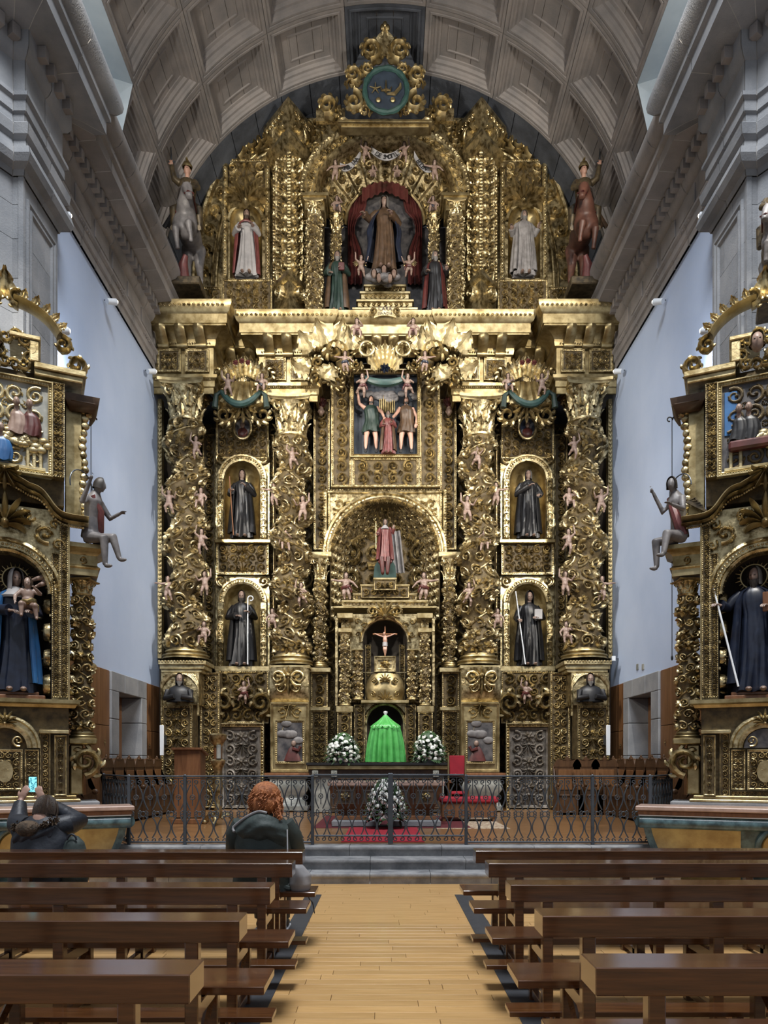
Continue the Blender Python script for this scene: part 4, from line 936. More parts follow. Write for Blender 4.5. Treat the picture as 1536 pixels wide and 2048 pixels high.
# --- crest
cr = thing('crest', 'pierced gilded crest of volutes crowning the altarpiece below the vault', 'crest', P(770, 236, 17.95))
d = 17.75; k = d/F
def vol(x, y, rp, mir, rot=0., nm='volute', m='gold_smooth', par_=cr, tn=1.4, dd_=None):
    q = MB(); dz = dd_ or d; volute(q, PX(x, dz), PZ(y, dz), rp*dz/F, dz, mir, rot, tn, .2, .28, 8); return obj(nm, q, m, par_)
for s in (-1, 1):
    X = lambda x: x if s < 0 else 1540-x; f = s > 0
    vol(X(741), 102, 27, f, 0, tn=1.6); vol(X(757), 90, 13, f, s*.4); vol(X(735), 138, 15, not f, s*-.5); vol(X(706), 150, 22, f, s*.2); vol(X(703), 168, 13, not f, s*.9); vol(X(708), 205, 26, not f, PI); vol(X(730), 222, 14, f, s*-.8); vol(X(655), 212, 26, f, s*.3, dd_=18.3); vol(X(672), 228, 15, not f, s*.3, dd_=18.3)
    q = MB(); q.box(*sorted((PX(X(632), 18.5), PX(X(690), 18.5))), 18.5, 18.6, PZ(242, 18.5), PZ(216, 18.5)); obj('crest_board', q, 'gold_deep', cr)
q = MB(); q.merge(LEAF, Matrix.Translation((PX(770, d), d-.05, PZ(118, d)))@Matrix.Diagonal((.8, .5, .72, 1))); obj('finial_leaf', q, 'gold', cr)
q = MB()
for sx in (-1, 0, 1): q.ell((PX(770+sx*5, d), d-.05, PZ(60 if sx else 54, d)), (.06, .06, .08), 10, 6)
q.tube([(PX(770, d), d, PZ(90, d)), (PX(770, d), d, PZ(58, d))], .05, 8); obj('finial', q, 'gold_smooth', cr)
q = MB(); n = 30; a = np.linspace(0, 2*PI, n, endpoint=False); c0 = P(772, 180, d-.15)
q.prism([(c0[0]+.46*math.cos(x), c0[2]+.48*math.sin(x)) for x in a], d-.12, d); obj('emblem_field', q, 'sky_paint', cr)
q = MB(); p = np.stack([c0[0]+.5*np.cos(np.append(a, a[0])), np.full(n+1, d-.14), c0[2]+.52*np.sin(np.append(a, a[0]))], 1); q.tube(p, .06+.012*np.sin(np.arange(n+1)*2.1), 8, cap=False); obj('emblem_rim', q, 'teal', cr)
q = MB(); e = d-.16; cxx, czz = c0[0], c0[2]
q.tube([(cxx, e, czz-.06), (cxx, e, czz+.22)], [.03, .008], 6)
for sx in (-1, 1): q.tube([(cxx, e, czz), (cxx+sx*.1, e, czz-.02), (cxx+sx*.13, e, czz+.07)], [.03, .025, .01], 6); q.ell((cxx+sx*.17-.01, e, czz-.24), (.06, .03, .06), 10, 6)
for an in range(5): q.tube([(cxx-.25, e, czz+.03), (cxx-.25+.14*math.cos(an*1.257+.3), e, czz+.03+.14*math.sin(an*1.257+.3))], [.02, .008], 5)
q.tube([(cxx+.02, e, czz-.1), (cxx+.2, e, czz-.1), (cxx+.33, e, czz+.05), (cxx+.34, e, czz+.15)], [.02, .045, .04, .02], 6); obj('emblem_charges', q, 'gold_smooth', cr)
# --- cartouche crests on the entablature over the niches, and the great central leaf crest
for s in (-1, 1):
    sd = 'left' if s < 0 else 'right'; X = lambda x: x if s < 0 else 1540-x; f = s > 0; d = 18.72
    c = thing('cartouche', 'flaring gilded cartouche with green swag over the %s niches' % sd, 'cartouche', P(X(487), 838, d), 'swagged cartouches')
    for i in range(9):
        t = (i-4)/4; q = MB(); q.merge(LEAF, Matrix.Translation(P(X(490)+t*26, 752+10*abs(t), d))@Matrix.Rotation(t*.75, 4, 'Y')@Matrix.Diagonal((.5, .6, .62-.15*abs(t), 1))); obj('crest_leaf', q, 'gold', c)
    q = MB(); U = np.linspace(-1, 1, 17); V = []
    for v in np.linspace(0, 1, 8): V.append([(PX(X(488), d)+u*(.28+.28*v*v), d-.06-.2*math.sin(v*PI*.6)+.03*math.cos(u*14), PZ(765, d)-v*.58-.12*v*(1-u*u)) for u in U])
    q.grid(np.array(V)); obj('flared_body', q, 'gold_smooth', c)
    q = MB(); sv = np.linspace(-1, 1, 20); q.tube(np.stack([PX(X(486), d)+sv*.48, d-.3-.1*(1-sv**2), PZ(795, d)-.36*(1-sv**2)], 1), .05+.035*(1-sv**2), 8); obj('green_swag', q, 'teal', c)
    for sx in (-1, 1):
        q = MB(); q.tube([(PX(X(486), d)+sx*.48, d-.3, PZ(795, d)), (PX(X(486), d)+sx*.6, d-.3, PZ(802, d)), (PX(X(486), d)+sx*.64, d-.28, PZ(826, d))], [.045, .06, .08], 8); obj('swag_end', q, 'green_cloth', c)
        q = MB(); volute(q, PX(X(487)+sx*32, d), PZ(795, d), .2, d-.2, sx > 0, 0, 1.3, .2, .3, 3); obj('side_volute', q, 'gold_smooth', c)
        q = MB(); volute(q, PX(X(487)+sx*38, d), PZ(830, d), .34, d, sx < 0, PI*.9, 1.4, .16, .25, 8); obj('lower_volute', q, 'gold', c)
        q = MB(); volute(q, PX(X(487)+sx*46, d), PZ(752, d), .3, d+.1, sx > 0, 0, 1.4, .16, .25, 7); obj('upper_volute', q, 'gold', c)
    q = MB(); place(q, T_PALM5, [(PX(X(488), d), PZ(828, d), .3, PI, 0)], plane_map(d-.1)); obj('shell', q, 'gold_deep', c)
    q = MB()
    for i in range(3): place(q, T_ROS, [(PX(X(476+12*i), d), PZ(738-3*(i == 1), d), .075, i, 0)], plane_map(d-.3), 1.5)
    stuff(obj('flower_group', q, 'pink_cloth', c))
    # painted medallion
    m = thing('medallion', 'oval painted bust medallion above the upper %s niche' % sd, 'medallion', P(X(486), 880, 19.4), 'oval bust medallions'); cc = P(X(486), 857, 19.4); n = 24; a = np.linspace(0, 2*PI, n, endpoint=False)
    q = MB(); q.prism([(cc[0]+.2*math.cos(x), cc[2]+.26*math.sin(x)) for x in a], 19.36, 19.5); obj('field', q, 'painting' if s < 0 else 'blue_cloth', m)
    q = MB(); q.tube(np.stack([cc[0]+.22*np.cos(np.append(a, a[:1])), np.full(n+1, 19.36), cc[2]+.28*np.sin(np.append(a, a[:1]))], 1), .035, 8, cap=False); obj('rim', q, 'gold', m)
    obj('bust', MB().ell((cc[0], 19.35, cc[2]-.12), (.13, .06, .12), 12, 8), 'red_cloth', m); obj('face', MB().ell((cc[0], 19.32, cc[2]+.06), (.06, .05, .08), 12, 8), 'skin_pale', m)
d = 18.5
cc = thing('central_crest', 'sprawling gilded acanthus crest with a pale fan over the central relief', 'crest', P(770, 770, d))
for i in range(7):
    t = (i-3)/3; q = MB(); q.merge(LEAF, Matrix.Translation(P(770+t*14, 738, d-.12))@Matrix.Rotation(t*.5, 4, 'Y')@Matrix.Diagonal((.42, .55, .78-.1*abs(t), 1))); obj('fan_leaf', q, 'gold_pale', cc)
for s in (-1, 1):
    X = lambda x: 770+s*x; f = s > 0
    for (x, y, rp, fl, rt) in ((36, 705, 22, 0, 0), (60, 690, 18, 1, .6), (100, 705, 34, 0, .2), (130, 690, 26, 0, .2), (118, 745, 22, 1, PI*.8), (95, 765, 20, 0, PI), (140, 755, 20, 0, 0.5), (135, 725, 18, 1, 1.), (80, 740, 15, 0, 1.5), (58, 730, 14, 1, 2.)):
        vol(X(x), y, rp, (f != bool(fl)), s*-rt, 'acanthus_volute', 'gold_smooth', cc, dd_=d+.02)
    for (x, y, an, L) in ((70, 700, .1, .5), (96, 695, -.25, .65), (120, 690, .35, .6), (145, 700, .7, .5), (150, 740, 1.3, .45), (104, 735, 2.4, .45)):
        q = MB(); q.merge(LEAF, Matrix.Translation(P(X(x), y, d-.1))@Matrix.Rotation(s*an, 4, 'Y')@Matrix.Diagonal((.75, .6, L*1.25, 1))); obj('acanthus_leaf', q, 'gold_pale', cc)
    q = MB(); a = np.linspace(0, 2*PI, 20); q.tube(np.stack([PX(X(36), d)+.17*np.cos(a), np.full(20, d-.22), PZ(707, d)+.17*np.sin(a)], 1), .035, 8, cap=False); obj('ring_scroll', q, 'gold_pale', cc)
sv = np.linspace(-1, 1, 22); q = MB(); q.tube(np.stack([PX(770, d)+sv*.56, d-.12-.08*(1-sv**2), PZ(758, d)-.2*(1-sv**2)], 1), .045+.045*(1-sv**2), 8, flat=1.1); obj('green_swag', q, 'teal', cc)
q = MB(); place(q, T_ROS, [(PX(770, d), PZ(745, d), .13, 0, 0)], plane_map(d-.2), 2); obj('dark_flower', q, 'blue_cloth', cc)
pq = thing('inscription_plaque', 'small pale lettered cartouche held between two reclining cherubs above the central crest', 'plaque', P(770, 640, 18.4))
q = MB(); n = 11; U = np.linspace(-1, 1, n); e = 18.35
q.grid(np.array([[(PX(770, e)+u*.27, e-.03*(1-u*u)+o, PZ(628, e)+v*.1+.05*(1-u*u)) for u in U] for v, o in ((-1, .05), (-1, 0), (1, 0), (1, .05))])); obj('plaque_face', q, 'gold_pale', pq)
for sx in (-1, 1): q = MB(); volute(q, PX(770+sx*24, e), PZ(622, e), .12, e, sx > 0, 0, 1.3, .22, .3, 4); obj('plaque_scroll', q, 'gold_smooth', pq)
def text(name, body, size, loc, parent, m='ink', rotz=0, ry=0):
    cu = bpy.data.curves.new(name, 'FONT'); cu.body = body; cu.size = size; cu.align_x = 'CENTER'; cu.align_y = 'CENTER'; cu.extrude = .004; cu.resolution_u = 2
    o = bpy.data.objects.new('tmp', cu); COL.objects.link(o); dg = bpy.context.evaluated_depsgraph_get(); dg.update(); me = bpy.data.meshes.new_from_object(o.evaluated_get(dg)); bpy.data.objects.remove(o)
    me.name = name; me.materials.clear(); me.materials.append(M[m]); T = np.empty(len(me.vertices)*3, np.float32); me.vertices.foreach_get('co', T); T = T.reshape(-1, 3); R_ = np.array(Matrix.Translation(loc)@Matrix.Rotation(rotz, 4, 'Z')@Matrix.Rotation(ry, 4, 'Y')@Matrix.Rotation(PI/2, 4, 'X')); T = T@R_[:3, :3].T+R_[:3, 3]; me.vertices.foreach_set('co', T.ravel().astype(np.float32)); me.update()
    return obj(name, me, m, parent)
text('lettering', 'CARA', .13, (PX(770, e), e-.045, PZ(624, e)+.06), pq, 'brown_cloth'); text('lettering', 'CINNDIA', .09, (PX(770, e), e-.045, PZ(632, e)+.04), pq, 'brown_cloth')
# banner with lettering, in three looped lengths
bn = thing('banner', 'looped white lettered banner carried by cherubs across the attic arch', 'banner', P(770, 345, 19.1)); d = 19.05
def loop(pts, sag, body, nm):
    (xa, ya), (xb, yb) = pts; t = np.linspace(0, 1, 18); x = xa+(xb-xa)*t; y = ya+(yb-ya)*t+sag*4*t*(1-t)
    A = np.stack([P(a, b-7, d-.06*math.sin(c*PI)) for a, b, c in zip(x, y, t)]); B = np.stack([P(a, b+7, d-.06*math.sin(c*PI)) for a, b, c in zip(x, y, t)])
    q = MB(); q.grid(np.stack([A, B, B+np.array([0, .015, 0]), A+np.array([0, .015, 0])]), cu=True); obj('banner_length', q, 'white_cloth', bn)
    n = len(body)
    for i, ch in enumerate(body):
        if ch == ' ': continue
        u = .16+.68*(i+.5)/n; px, py = xa+(xb-xa)*u, ya+(yb-ya)*u+sag*4*u*(1-u); sl = math.atan2(-((yb-ya)+sag*4*(1-2*u)), (xb-xa)); text('letter', ch, .16, P(px, py, d-.085), bn, 'ink', 0, -sl)
loop([(680, 332), (722, 304)], 14, 'SMOL IAA', 0); loop([(742, 298), (806, 296)], 17, 'DE SMOTIL', 1); loop([(828, 308), (868, 334)], 14, 'ECCERVIT', 2)
# ---------------- carved figures
def head_mb(c, s=1., yaw=0., tilt=0., roll=0.):
    # head facing -y, ~.23 m tall at s=1, with brow, nose, lips, chin and ears
    n, m = 24, 18; th = np.linspace(0, 2*PI, n, endpoint=False); ph = np.linspace(.02, PI-.02, m)
    T, Pq = np.meshgrid(th, ph); x = np.sin(Pq)*np.cos(T); y = np.sin(Pq)*np.sin(T); z = np.cos(Pq)
    X = .075*x*(1-.18*np.clip(-z, 0, 1)**1.5); Y = .095*y; Z = .118*z
    fr = np.clip(-y, 0, 1); g = lambda cx, cz, sx, sz: np.exp(-((x-cx)/sx)**2-((z-cz)/sz)**2)*fr
    Y = Y-.03*g(0, -.12, .12, .2)-.012*g(0, .2, .6, .12)-.014*g(0, -.48, .22, .1)-.018*g(0, -.8, .3, .2)+.014*g(.33, .06, .17, .12)+.014*g(-.33, .06, .17, .12)
    q = MB(); q.grid(np.stack([X, Y, Z], -1), cv=True)
    for sx in (-1, 1): q.ell((sx*.076, .01, -.005), (.012, .022, .032), 8, 6)
    e = MB()
    for sx in (-1, 1): e.ell((sx*.028, -.083, .012), (.013, .008, .007), 8, 5)
    T_ = Matrix.Translation(c)@Matrix.Rotation(yaw, 4, 'Z')@Matrix.Rotation(tilt, 4, 'X')@Matrix.Rotation(roll, 4, 'Y')@Matrix.Diagonal((s, s, s, 1))
    return MB().merge(q, T_), MB().merge(e, T_), T_
def hair_mb(T_, length=.1, full=1.1, open_=.92, wav=.012):
    # cap of hair that leaves the face free
    n, m = 26, 12; q = MB(); rows = []
    for j, p in enumerate(np.linspace(.03, 2.2, m)):
        row = []
        for i in range(n):
            t = -PI/2+open_+(2*PI-2*open_)*i/(n-1); k = full+wav*6*math.sin(i*2.3+j*1.7)*.3
            zz = math.cos(min(p, PI*.55))*.128*full-max(0, p-PI*.55)*length*2.2; rr = math.sin(min(p, PI*.52))
            fwd = 1 if p > .9 else 1
            row.append((.083*k*rr*math.cos(t), .102*k*rr*math.sin(t), zz+.004))
        rows.append(row)
    A = np.array(rows); q.grid(A); B = A*np.array([.9, .9, .96]); q.grid(B, flip=True); return MB().merge(q, T_)
def beard_mb(T_, L=.12):
    q = MB(); rows = []
    for j, v in enumerate(np.linspace(0, 1, 8)):
        rows.append([((.062*(1-.55*v**1.5)+.004*math.sin(i*3))*math.sin(a), -.062-.045*math.cos(a)*(1-.3*v)+.006*math.sin(i*2.5+j), -.045-L*v-.03*math.cos(a)*(.3+v)) for i, a in enumerate(np.linspace(-1.5, 1.5, 13))])
    A = np.array(rows); q.grid(A); q.grid(A+np.array([0, .03, .01])); return MB().merge(q, T_)
def hand_mb(c, aim, up=(0, 0, 1), s=1., curl=.5):
    # palm, four fingers of unequal length, thumb at the side of the palm; aim = pointing direction
    q = MB(); L = (.075, .085, .08, .062)
    q.ell((0, .045, 0), (.042, .055, .017), 12, 8)
    for i in range(4):
        x = -.03+.02*i; p = [(x, .08, 0)]; a = 0.
        for seg in range(3): a += curl*(.35+.35*seg); b = p[-1]; l = L[i]/3; p.append((x, b[1]+l*math.cos(a), b[2]-l*math.sin(a)))
        q.tube(p, [.0105, .0098, .009, .0065], 7)
    q.tube([(-.03, .02, 0), (-.055, .045, -.008), (-.062, .075, -.018)], [.014, .012, .008], 7)
    f = Vector(aim).normalized(); u = Vector(up); u = (u-f*u.dot(f)).normalized(); r = f.cross(u)
    R_ = Matrix(((r.x, f.x, u.x, c[0]), (r.y, f.y, u.y, c[1]), (r.z, f.z, u.z, c[2]), (0, 0, 0, 1)))
    return MB().merge(q, R_@Matrix.Diagonal((s, s, s, 1)))
def robe_mb(prof, k=11, amp=.16, seed=0, n=66, sway=.03, z0=0., twist=.5, hem=.02):
    # pleated garment lofted through (z, rx, ry) rings, folds sharpen toward the hem
    rg = np.random.default_rng(seed); ph = rg.random(4)*6; pz = [p[0] for p in prof]; zt = pz[-1]; zb = pz[0]
    Zs = np.linspace(zb, zt, 26); th = np.linspace(0, 2*PI, n, endpoint=False); rows = []
    for z in Zs:
        rx = np.interp(z, pz, [p[1] for p in prof]); ry = np.interp(z, pz, [p[2] for p in prof]); t = (z-zb)/(zt-zb)
        f = np.abs(np.sin(k*th/2+ph[0]+twist*t*3+.5*np.sin(2*th+ph[1])))**.7-.55; f2 = np.sin((k+5)*th+ph[2]-t*2)*.4
        a = amp*(1-t)**.8*(1+.3*np.sin(3*th+ph[3])); g = 1+a*(f+.4*f2)
        rows.append(np.stack([rx*g*np.cos(th)+sway*math.sin(t*PI)*1., ry*g*np.sin(th), z+hem*(1-t)**6*np.sin(k*th*.5)], 1))
    q = MB(); q.grid(np.array(rows), cv=True); q.fan(rows[0]); q.fan(rows[-1]); return q
def cape_mb(prof, a0=-.9, seed=0, amp=.2, th_=.03, n=44):
    # open mantle: wraps from one side of the front (-y) round the back to the other
    rg = np.random.default_rng(seed); p0 = rg.random()*6; pz = [p[0] for p in prof]; rows = []
    for z in np.linspace(pz[0], pz[-1], 20):
        rx = np.interp(z, pz, [p[1] for p in prof]); ry = np.interp(z, pz, [p[2] for p in prof]); t = (z-pz[0])/(pz[-1]-pz[0]); op = np.interp(z, pz, [p[3] for p in prof])
        an = np.linspace(-PI/2+op, 1.5*PI-op, n); g = 1+amp*(1-t*.7)*(np.abs(np.sin(an*4.5+p0))-.5)
        out = np.stack([rx*g*np.cos(an), ry*g*np.sin(an), np.full(n, z)], 1); inn = np.stack([(rx*g-th_)*np.cos(an), (ry*g-th_)*np.sin(an), np.full(n, z)], 1)
        rows.append(np.concatenate([out, inn[::-1]]))
    q = MB(); q.grid(np.array(rows), cv=True); q.fan(rows[0]); q.fan(rows[-1]); return q
ROBE = [(0, .27, .2), (.25, .24, .185), (.55, .215, .17), (.9, .19, .15), (1.08, .175, .135), (1.25, .2, .145), (1.38, .205, .125), (1.45, .13, .09), (1.49, .06, .06)]
CAPE = [(.12, .34, .26, .75), (.6, .31, .24, .7), (1.0, .27, .21, .75), (1.3, .25, .18, .8), (1.42, .2, .13, .7), (1.47, .09, .08, .5)]
def saint(name, label, loc, H, robe='black_cloth', cape=None, hair='hair_dark', beard=None, halo=False, skin='skin_pale', arms=None, yaw=0., tilt=.12, seed=0, staff=None, group=None, rotz=0., hood=None, k=13, amp=.3, collar=None, feet='skin_pale', hl=.1, capeprof=None, book=None, cat='statue', sash=None):
    t = thing(name, label, cat, loc, group, rotz, H/1.72)
    obj('robe', robe_mb(ROBE, k, amp, seed), robe, t, local=True)
    b = MB(); hd, ey, T_ = head_mb((.01, -.02, 1.62), 1., yaw, tilt); b.merge(hd)
    b.tube([(0, .01, 1.36), (0, .0, 1.46), (.005, -.012, 1.56)], [.06, .052, .05], 12)
    A = arms or (((-.3, -.02, 1.12), (-.2, -.2, 1.14)), ((.3, -.02, 1.12), (.14, -.22, 1.2)))
    b.tube([(0, 0, .06), (0, 0, .8), (0, 0, 1.44)], [.1, .1, .1], 10)
    for sx, (e, h) in zip((-1, 1), A):
        s0 = np.array((sx*.165, 0, 1.38)); e = np.array(e); h = np.array(h); d_ = (h-e)/np.linalg.norm(h-e)
        sl = MB(); sl.tube([s0, (s0+e)/2+np.array([sx*.02, 0, 0]), e, e*.5+h*.5, h-d_*.03], [.075, .075, .07, .075, .085], 12); obj('sleeve', sl, robe, t, local=True)
        b.tube([(0, 0, 1.36), s0, e], .035, 8); b.tube([e, h-d_*.02], [.035, .026], 8); b.merge(hand_mb(h-d_*.03, d_, (0, -.3, 1) if abs(d_[2]) < .8 else (0, -1, 0), 1.05, .55))
    for sx in (-1, 1): b.ell((sx*.09+.02, -.2, .03), (.045, .1, .035), 10, 6); b.tube([(sx*.05, 0, .3), (sx*.09, -.12, .05)], .04, 8)
    bo = obj('figure', b, skin, t, local=True); obj('eyes', ey, 'eye', bo, local=True)
    if cape: obj('mantle', cape_mb(capeprof or CAPE, seed=seed), cape, t, local=True)
    if hair: obj('hair', hair_mb(T_, hl), hair, t, local=True)
    if hood: obj('veil', hair_mb(T_@Matrix.Diagonal((1.12, 1.12, 1.08, 1)), .16, 1.15, .75), hood, t, local=True)
    if beard: obj('beard', beard_mb(T_, .13), beard, t, local=True)
    if collar: obj('collar', MB().lathe([(.14, 1.36), (.19, 1.33), (.2, 1.36), (.11, 1.46), (.07, 1.5)], 24), collar, t, local=True)
    if sash: obj('sash', MB().lathe([(.19, 1.04), (.2, 1.06), (.195, 1.1), (.185, 1.11)], 24), sash, t, local=True)
    if halo:
        q = MB(); a = np.linspace(0, 2*PI, 41); q.tube(np.stack([.17*np.cos(a), np.full(41, .1), 1.64+.17*np.sin(a)], 1), .014, 6, cap=False)
        for i in range(24): x = 2*PI*i/24; q.tube([(.17*math.cos(x), .1, 1.64+.17*math.sin(x)), ((.215+.03*(i % 2))*math.cos(x), .1, 1.64+(.215+.03*(i % 2))*math.sin(x))], [.012, .004], 5)
        obj('halo', q, 'gold_smooth', t, local=True)
    if staff:
        (x0, y0, z0), (x1, y1, z1), kind, m = staff; q = MB(); q.tube([(x0, y0, z0), (x1, y1, z1)], .014, 8)
        if kind == 'cross': q.tube([(x1-.13, y1, z1-.2), (x1+.13, y1, z1-.2)], .013, 8)
        if kind == 'crook': a = np.linspace(0, 5.2, 18); q.tube(np.stack([x1+.07-.07*np.cos(a)*(1-.08*a), np.full(18, y1), z1+.07*np.sin(a)*(1-.08*a)], 1), .013, 7)
        if kind == 'wheel':
            a = np.linspace(0, 2*PI, 25); q.tube(np.stack([x1+.1*np.cos(a), np.full(25, y1), z1+.1+.1*np.sin(a)], 1), .012, 6, cap=False)
            for i in range(3): q.tube([(x1-.1*math.cos(i*1.05), y1, z1+.1-.1*math.sin(i*1.05)), (x1+.1*math.cos(i*1.05), y1, z1+.1+.1*math.sin(i*1.05))], .008, 5)
        obj('staff', q, m, t, local=True)
    if book:
        c, sz, m = book; q = MB(); q.bbox(c[0]-sz, c[0]+sz, c[1]-.03, c[1]+.03, c[2]-sz*1.3, c[2]+sz*1.3, .008); obj('book', q, m, t, local=True)
    return t
def putto_mesh(pose):
    # plump nude child about .75 m, one continuous body
    b = MB(); hd, ey, T_ = head_mb((0, -.01, .66), .92, pose.get('yaw', 0), .1); b.merge(hd)
    b.ell((0, 0, .47), (.105, .08, .12), 14, 10); b.ell((0, -.01, .36), (.10, .085, .1), 14, 10); b.ell((0, .01, .29), (.105, .085, .075), 14, 10); b.tube([(0, 0, .52), (0, 0, .62)], .045, 10)
    for sx, key in ((-1, 'l'), (1, 'r')):
        e, h = pose['a'+key]; s0 = (sx*.095, 0, .53); b.tube([s0, e, h], [.043, .036, .026], 10)
        v = Vector(h)-Vector(e); b.merge(hand_mb(h, v, (0, -1, 0) if abs(v.normalized().y) < .8 else (0, 0, 1), .55, .5)); b.ell(s0, (.05, .045, .05), 10, 8)
        kn, ft = pose['l'+key]; b.tube([(sx*.055, 0, .28), kn, ft], [.07, .052, .03], 10); f = Vector(ft); b.ell((f.x, f.y-.03, f.z-.005), (.026, .05, .022), 10, 6); b.ell(kn, (.052,)*3, 10, 8)
    me = fuse(b, .013, 2, 'putto_body'); h = hair_mb(T_, .03, 1.1, .85, .03).mesh('hair'); e = ey.mesh('eyes'); return me, h, e, T_
POSES = [
    dict(al=((-.2, -.05, .60), (-.2, -.08, .80)), ar=((.2, -.06, .46), (.26, -.16, .56)), ll=((-.09, -.12, .16), (-.08, -.03, .0)), lr=((.1, -.03, .13), (.13, .06, .0)), yaw=.3),
    dict(al=((-.2, -.04, .42), (-.2, -.14, .32)), ar=((.2, -.08, .48), (.12, -.2, .54)), ll=((-.1, -.2, .27), (-.1, -.22, .06)), lr=((.11, -.2, .25), (.14, -.18, .03)), yaw=-.2),
    dict(al=((-.22, -.02, .52), (-.38, -.05, .54)), ar=((.21, -.03, .47), (.3, -.05, .36)), ll=((-.06, -.06, .14), (-.04, 0, 0)), lr=((.09, -.04, .14), (.12, .02, .0)), yaw=.2),
    dict(al=((-.2, -.06, .44), (-.1, -.18, .42)), ar=((.2, -.04, .62), (.16, -.06, .82)), ll=((-.12, -.14, .2), (-.2, -.02, .08)), lr=((.06, -.05, .12), (.05, .05, -.03)), yaw=-.3)]
PM = []
for p in POSES:
    me, h, e, T_ = putto_mesh(p); me.materials.append(M['skin_pale']); h.materials.append(M['hair_brown']); e.materials.append(M['eye']); PM.append((me, h, e))
def sash_mesh(m):
    q = MB(); a = np.linspace(0, 2*PI, 21); q.tube(np.stack([.115*np.cos(a), .1*np.sin(a)-.005, .33+.03*np.cos(a)+.012*np.sin(a*5)], 1), .034, 8, cap=False, flat=1.4); q.tube([(.1, -.06, .32), (.15, -.09, .26), (.17, -.07, .17)], [.03, .035, .012], 7)
    me = q.mesh('sash'); me.materials.append(M[m]); return me
SASH = {m: sash_mesh(m) for m in ('red_cloth', 'blue_cloth', 'gold_smooth', 'green_cloth')}
wq = MB()
for sx in (-1, 1):
    for i in range(6):
        a = .35+i*.2; p0 = np.array((sx*.03, .08, .5)); L = .3-.03*abs(i-2); wq.tube([p0+np.array((sx*.02*i, 0, -.01*i)), p0+np.array((sx*L*.6*math.sin(a+.4), .03, L*.6*math.cos(a+.4)+.0)), p0+np.array((sx*L*math.sin(a+.6), .02, L*math.cos(a+.6)))], [.02, .035, .008], 6, flat=.45)
WING = wq.mesh('wings'); WING.materials.append(M['gold_smooth'])
def putto(label, group, px, py, d, hp, pose=0, mir=False, sash=None, wings=False, rotz=0.):
    # px,py = pixel of the feet, hp = height in pixels
    s = hp*d/F/.9; t = thing('cherub_figure', label, 'cherub', P(px, py, d), group, rotz, (-s if mir else s, s, s))
    me, h, e = PM[pose]; b = inst('figure', me, t); inst('eyes', e, b); inst('hair', h, t)
    if sash: inst('sash', SASH[sash], t)
    if wings: inst('wings', WING, t)
    return t
# --- saints of the main altarpiece
L_ARM = lambda hx, hy, hz, ex=-.31, ez=1.12: ((ex, -.03, ez), (hx, hy, hz))
d = 19.55
saint('saint_statue', 'black-robed monk statue with a thin staff in the upper niche left of the central arch', P(484, 1077, d), 134*d/F, 'black_cloth', 'black_cloth', 'hair_brown', seed=1, arms=(L_ARM(-.22, -.24, 1.15), L_ARM(.12, -.24, 1.28, .32)), staff=((-.16, -.3, 0), (-.27, -.25, 1.5), None, 'wood_brown'), yaw=.1, group='black-robed statues in the niches')
saint('saint_statue', 'black-robed friar statue with hand on chest in the upper niche right of the central arch', P(1056, 1077, d), 134*d/F, 'black_cloth', 'black_cloth', 'hair_grey', seed=2, arms=(L_ARM(.0, -.24, 1.28), L_ARM(.24, -.22, 1.05, .33)), yaw=-.35, tilt=-.1, group='black-robed statues in the niches')
d = 19.45
saint('saint_statue', 'bearded black-robed statue holding a tall pale staff in the lower left niche', P(483, 1332, d), 148*d/F, 'black_cloth', 'black_cloth', 'hair_dark', 'hair_dark', seed=3, arms=(L_ARM(-.05, -.26, 1.12), L_ARM(.2, -.28, 1.2, .32)), staff=((.2, -.3, 0), (.2, -.3, 1.5), 'crook', 'white_metal'), group='black-robed statues in the niches')
saint('saint_statue', 'veiled black-robed abbess statue with slanting staff and open book in the lower right niche', P(1058, 1332, d), 146*d/F, 'black_cloth', 'black_cloth', None, seed=4, hood='black_cloth', arms=(L_ARM(-.28, -.26, 1.05), L_ARM(.12, -.28, 1.1, .32)), staff=((-.14, -.3, 0), (-.36, -.26, 1.7), None, 'white_metal'), book=((.16, -.3, 1.16), .09, 'white_cloth'), group='black-robed statues in the niches')
d = 19.5
saint('saint_statue', 'statue in red and white vestments in the left attic niche', P(493, 555, d), 132*d/F, 'white_cloth', 'pink_cloth', 'hair_brown', 'hair_brown', seed=5, arms=(L_ARM(-.16, -.24, 1.15), L_ARM(.2, -.22, 1.2, .32)), collar='pink_cloth', capeprof=[(.05, .34, .26, 1.1), (.6, .32, .24, 1.0), (1.1, .29, .21, .8), (1.35, .24, .17, .6), (1.46, .1, .09, .4)])
saint('saint_statue', 'pale grey-robed bearded statue in the right attic niche', P(1047, 555, d), 130*d/F, 'grey_cloth', 'grey_cloth', 'hair_grey', 'hair_grey', seed=6, arms=(L_ARM(-.34, -.15, 1.2), L_ARM(.36, -.12, 1.25, .32)), yaw=.3, k=15)
d = 18.95
saint('saint_statue', 'bearded saint in dark green and red robes standing left of the attic throne', P(674, 630, d), 124*d/F, 'green_cloth', 'brown_cloth', 'hair_grey', 'hair_grey', seed=7, arms=(L_ARM(-.18, -.22, 1.05), L_ARM(.14, -.24, 1.15, .32)), book=((.14, -.28, 1.16), .08, 'red_cloth'))
saint('saint_statue', 'bearded saint in black robe with a scarlet-lined cloak standing right of the attic throne', P(869, 630, d), 124*d/F, 'black_cloth', 'red_cloth', 'hair_grey', 'hair_grey', seed=8, arms=(L_ARM(-.22, -.2, 1.1), L_ARM(.32, -.14, 1.2, .34)), yaw=.4)
d = 19.0
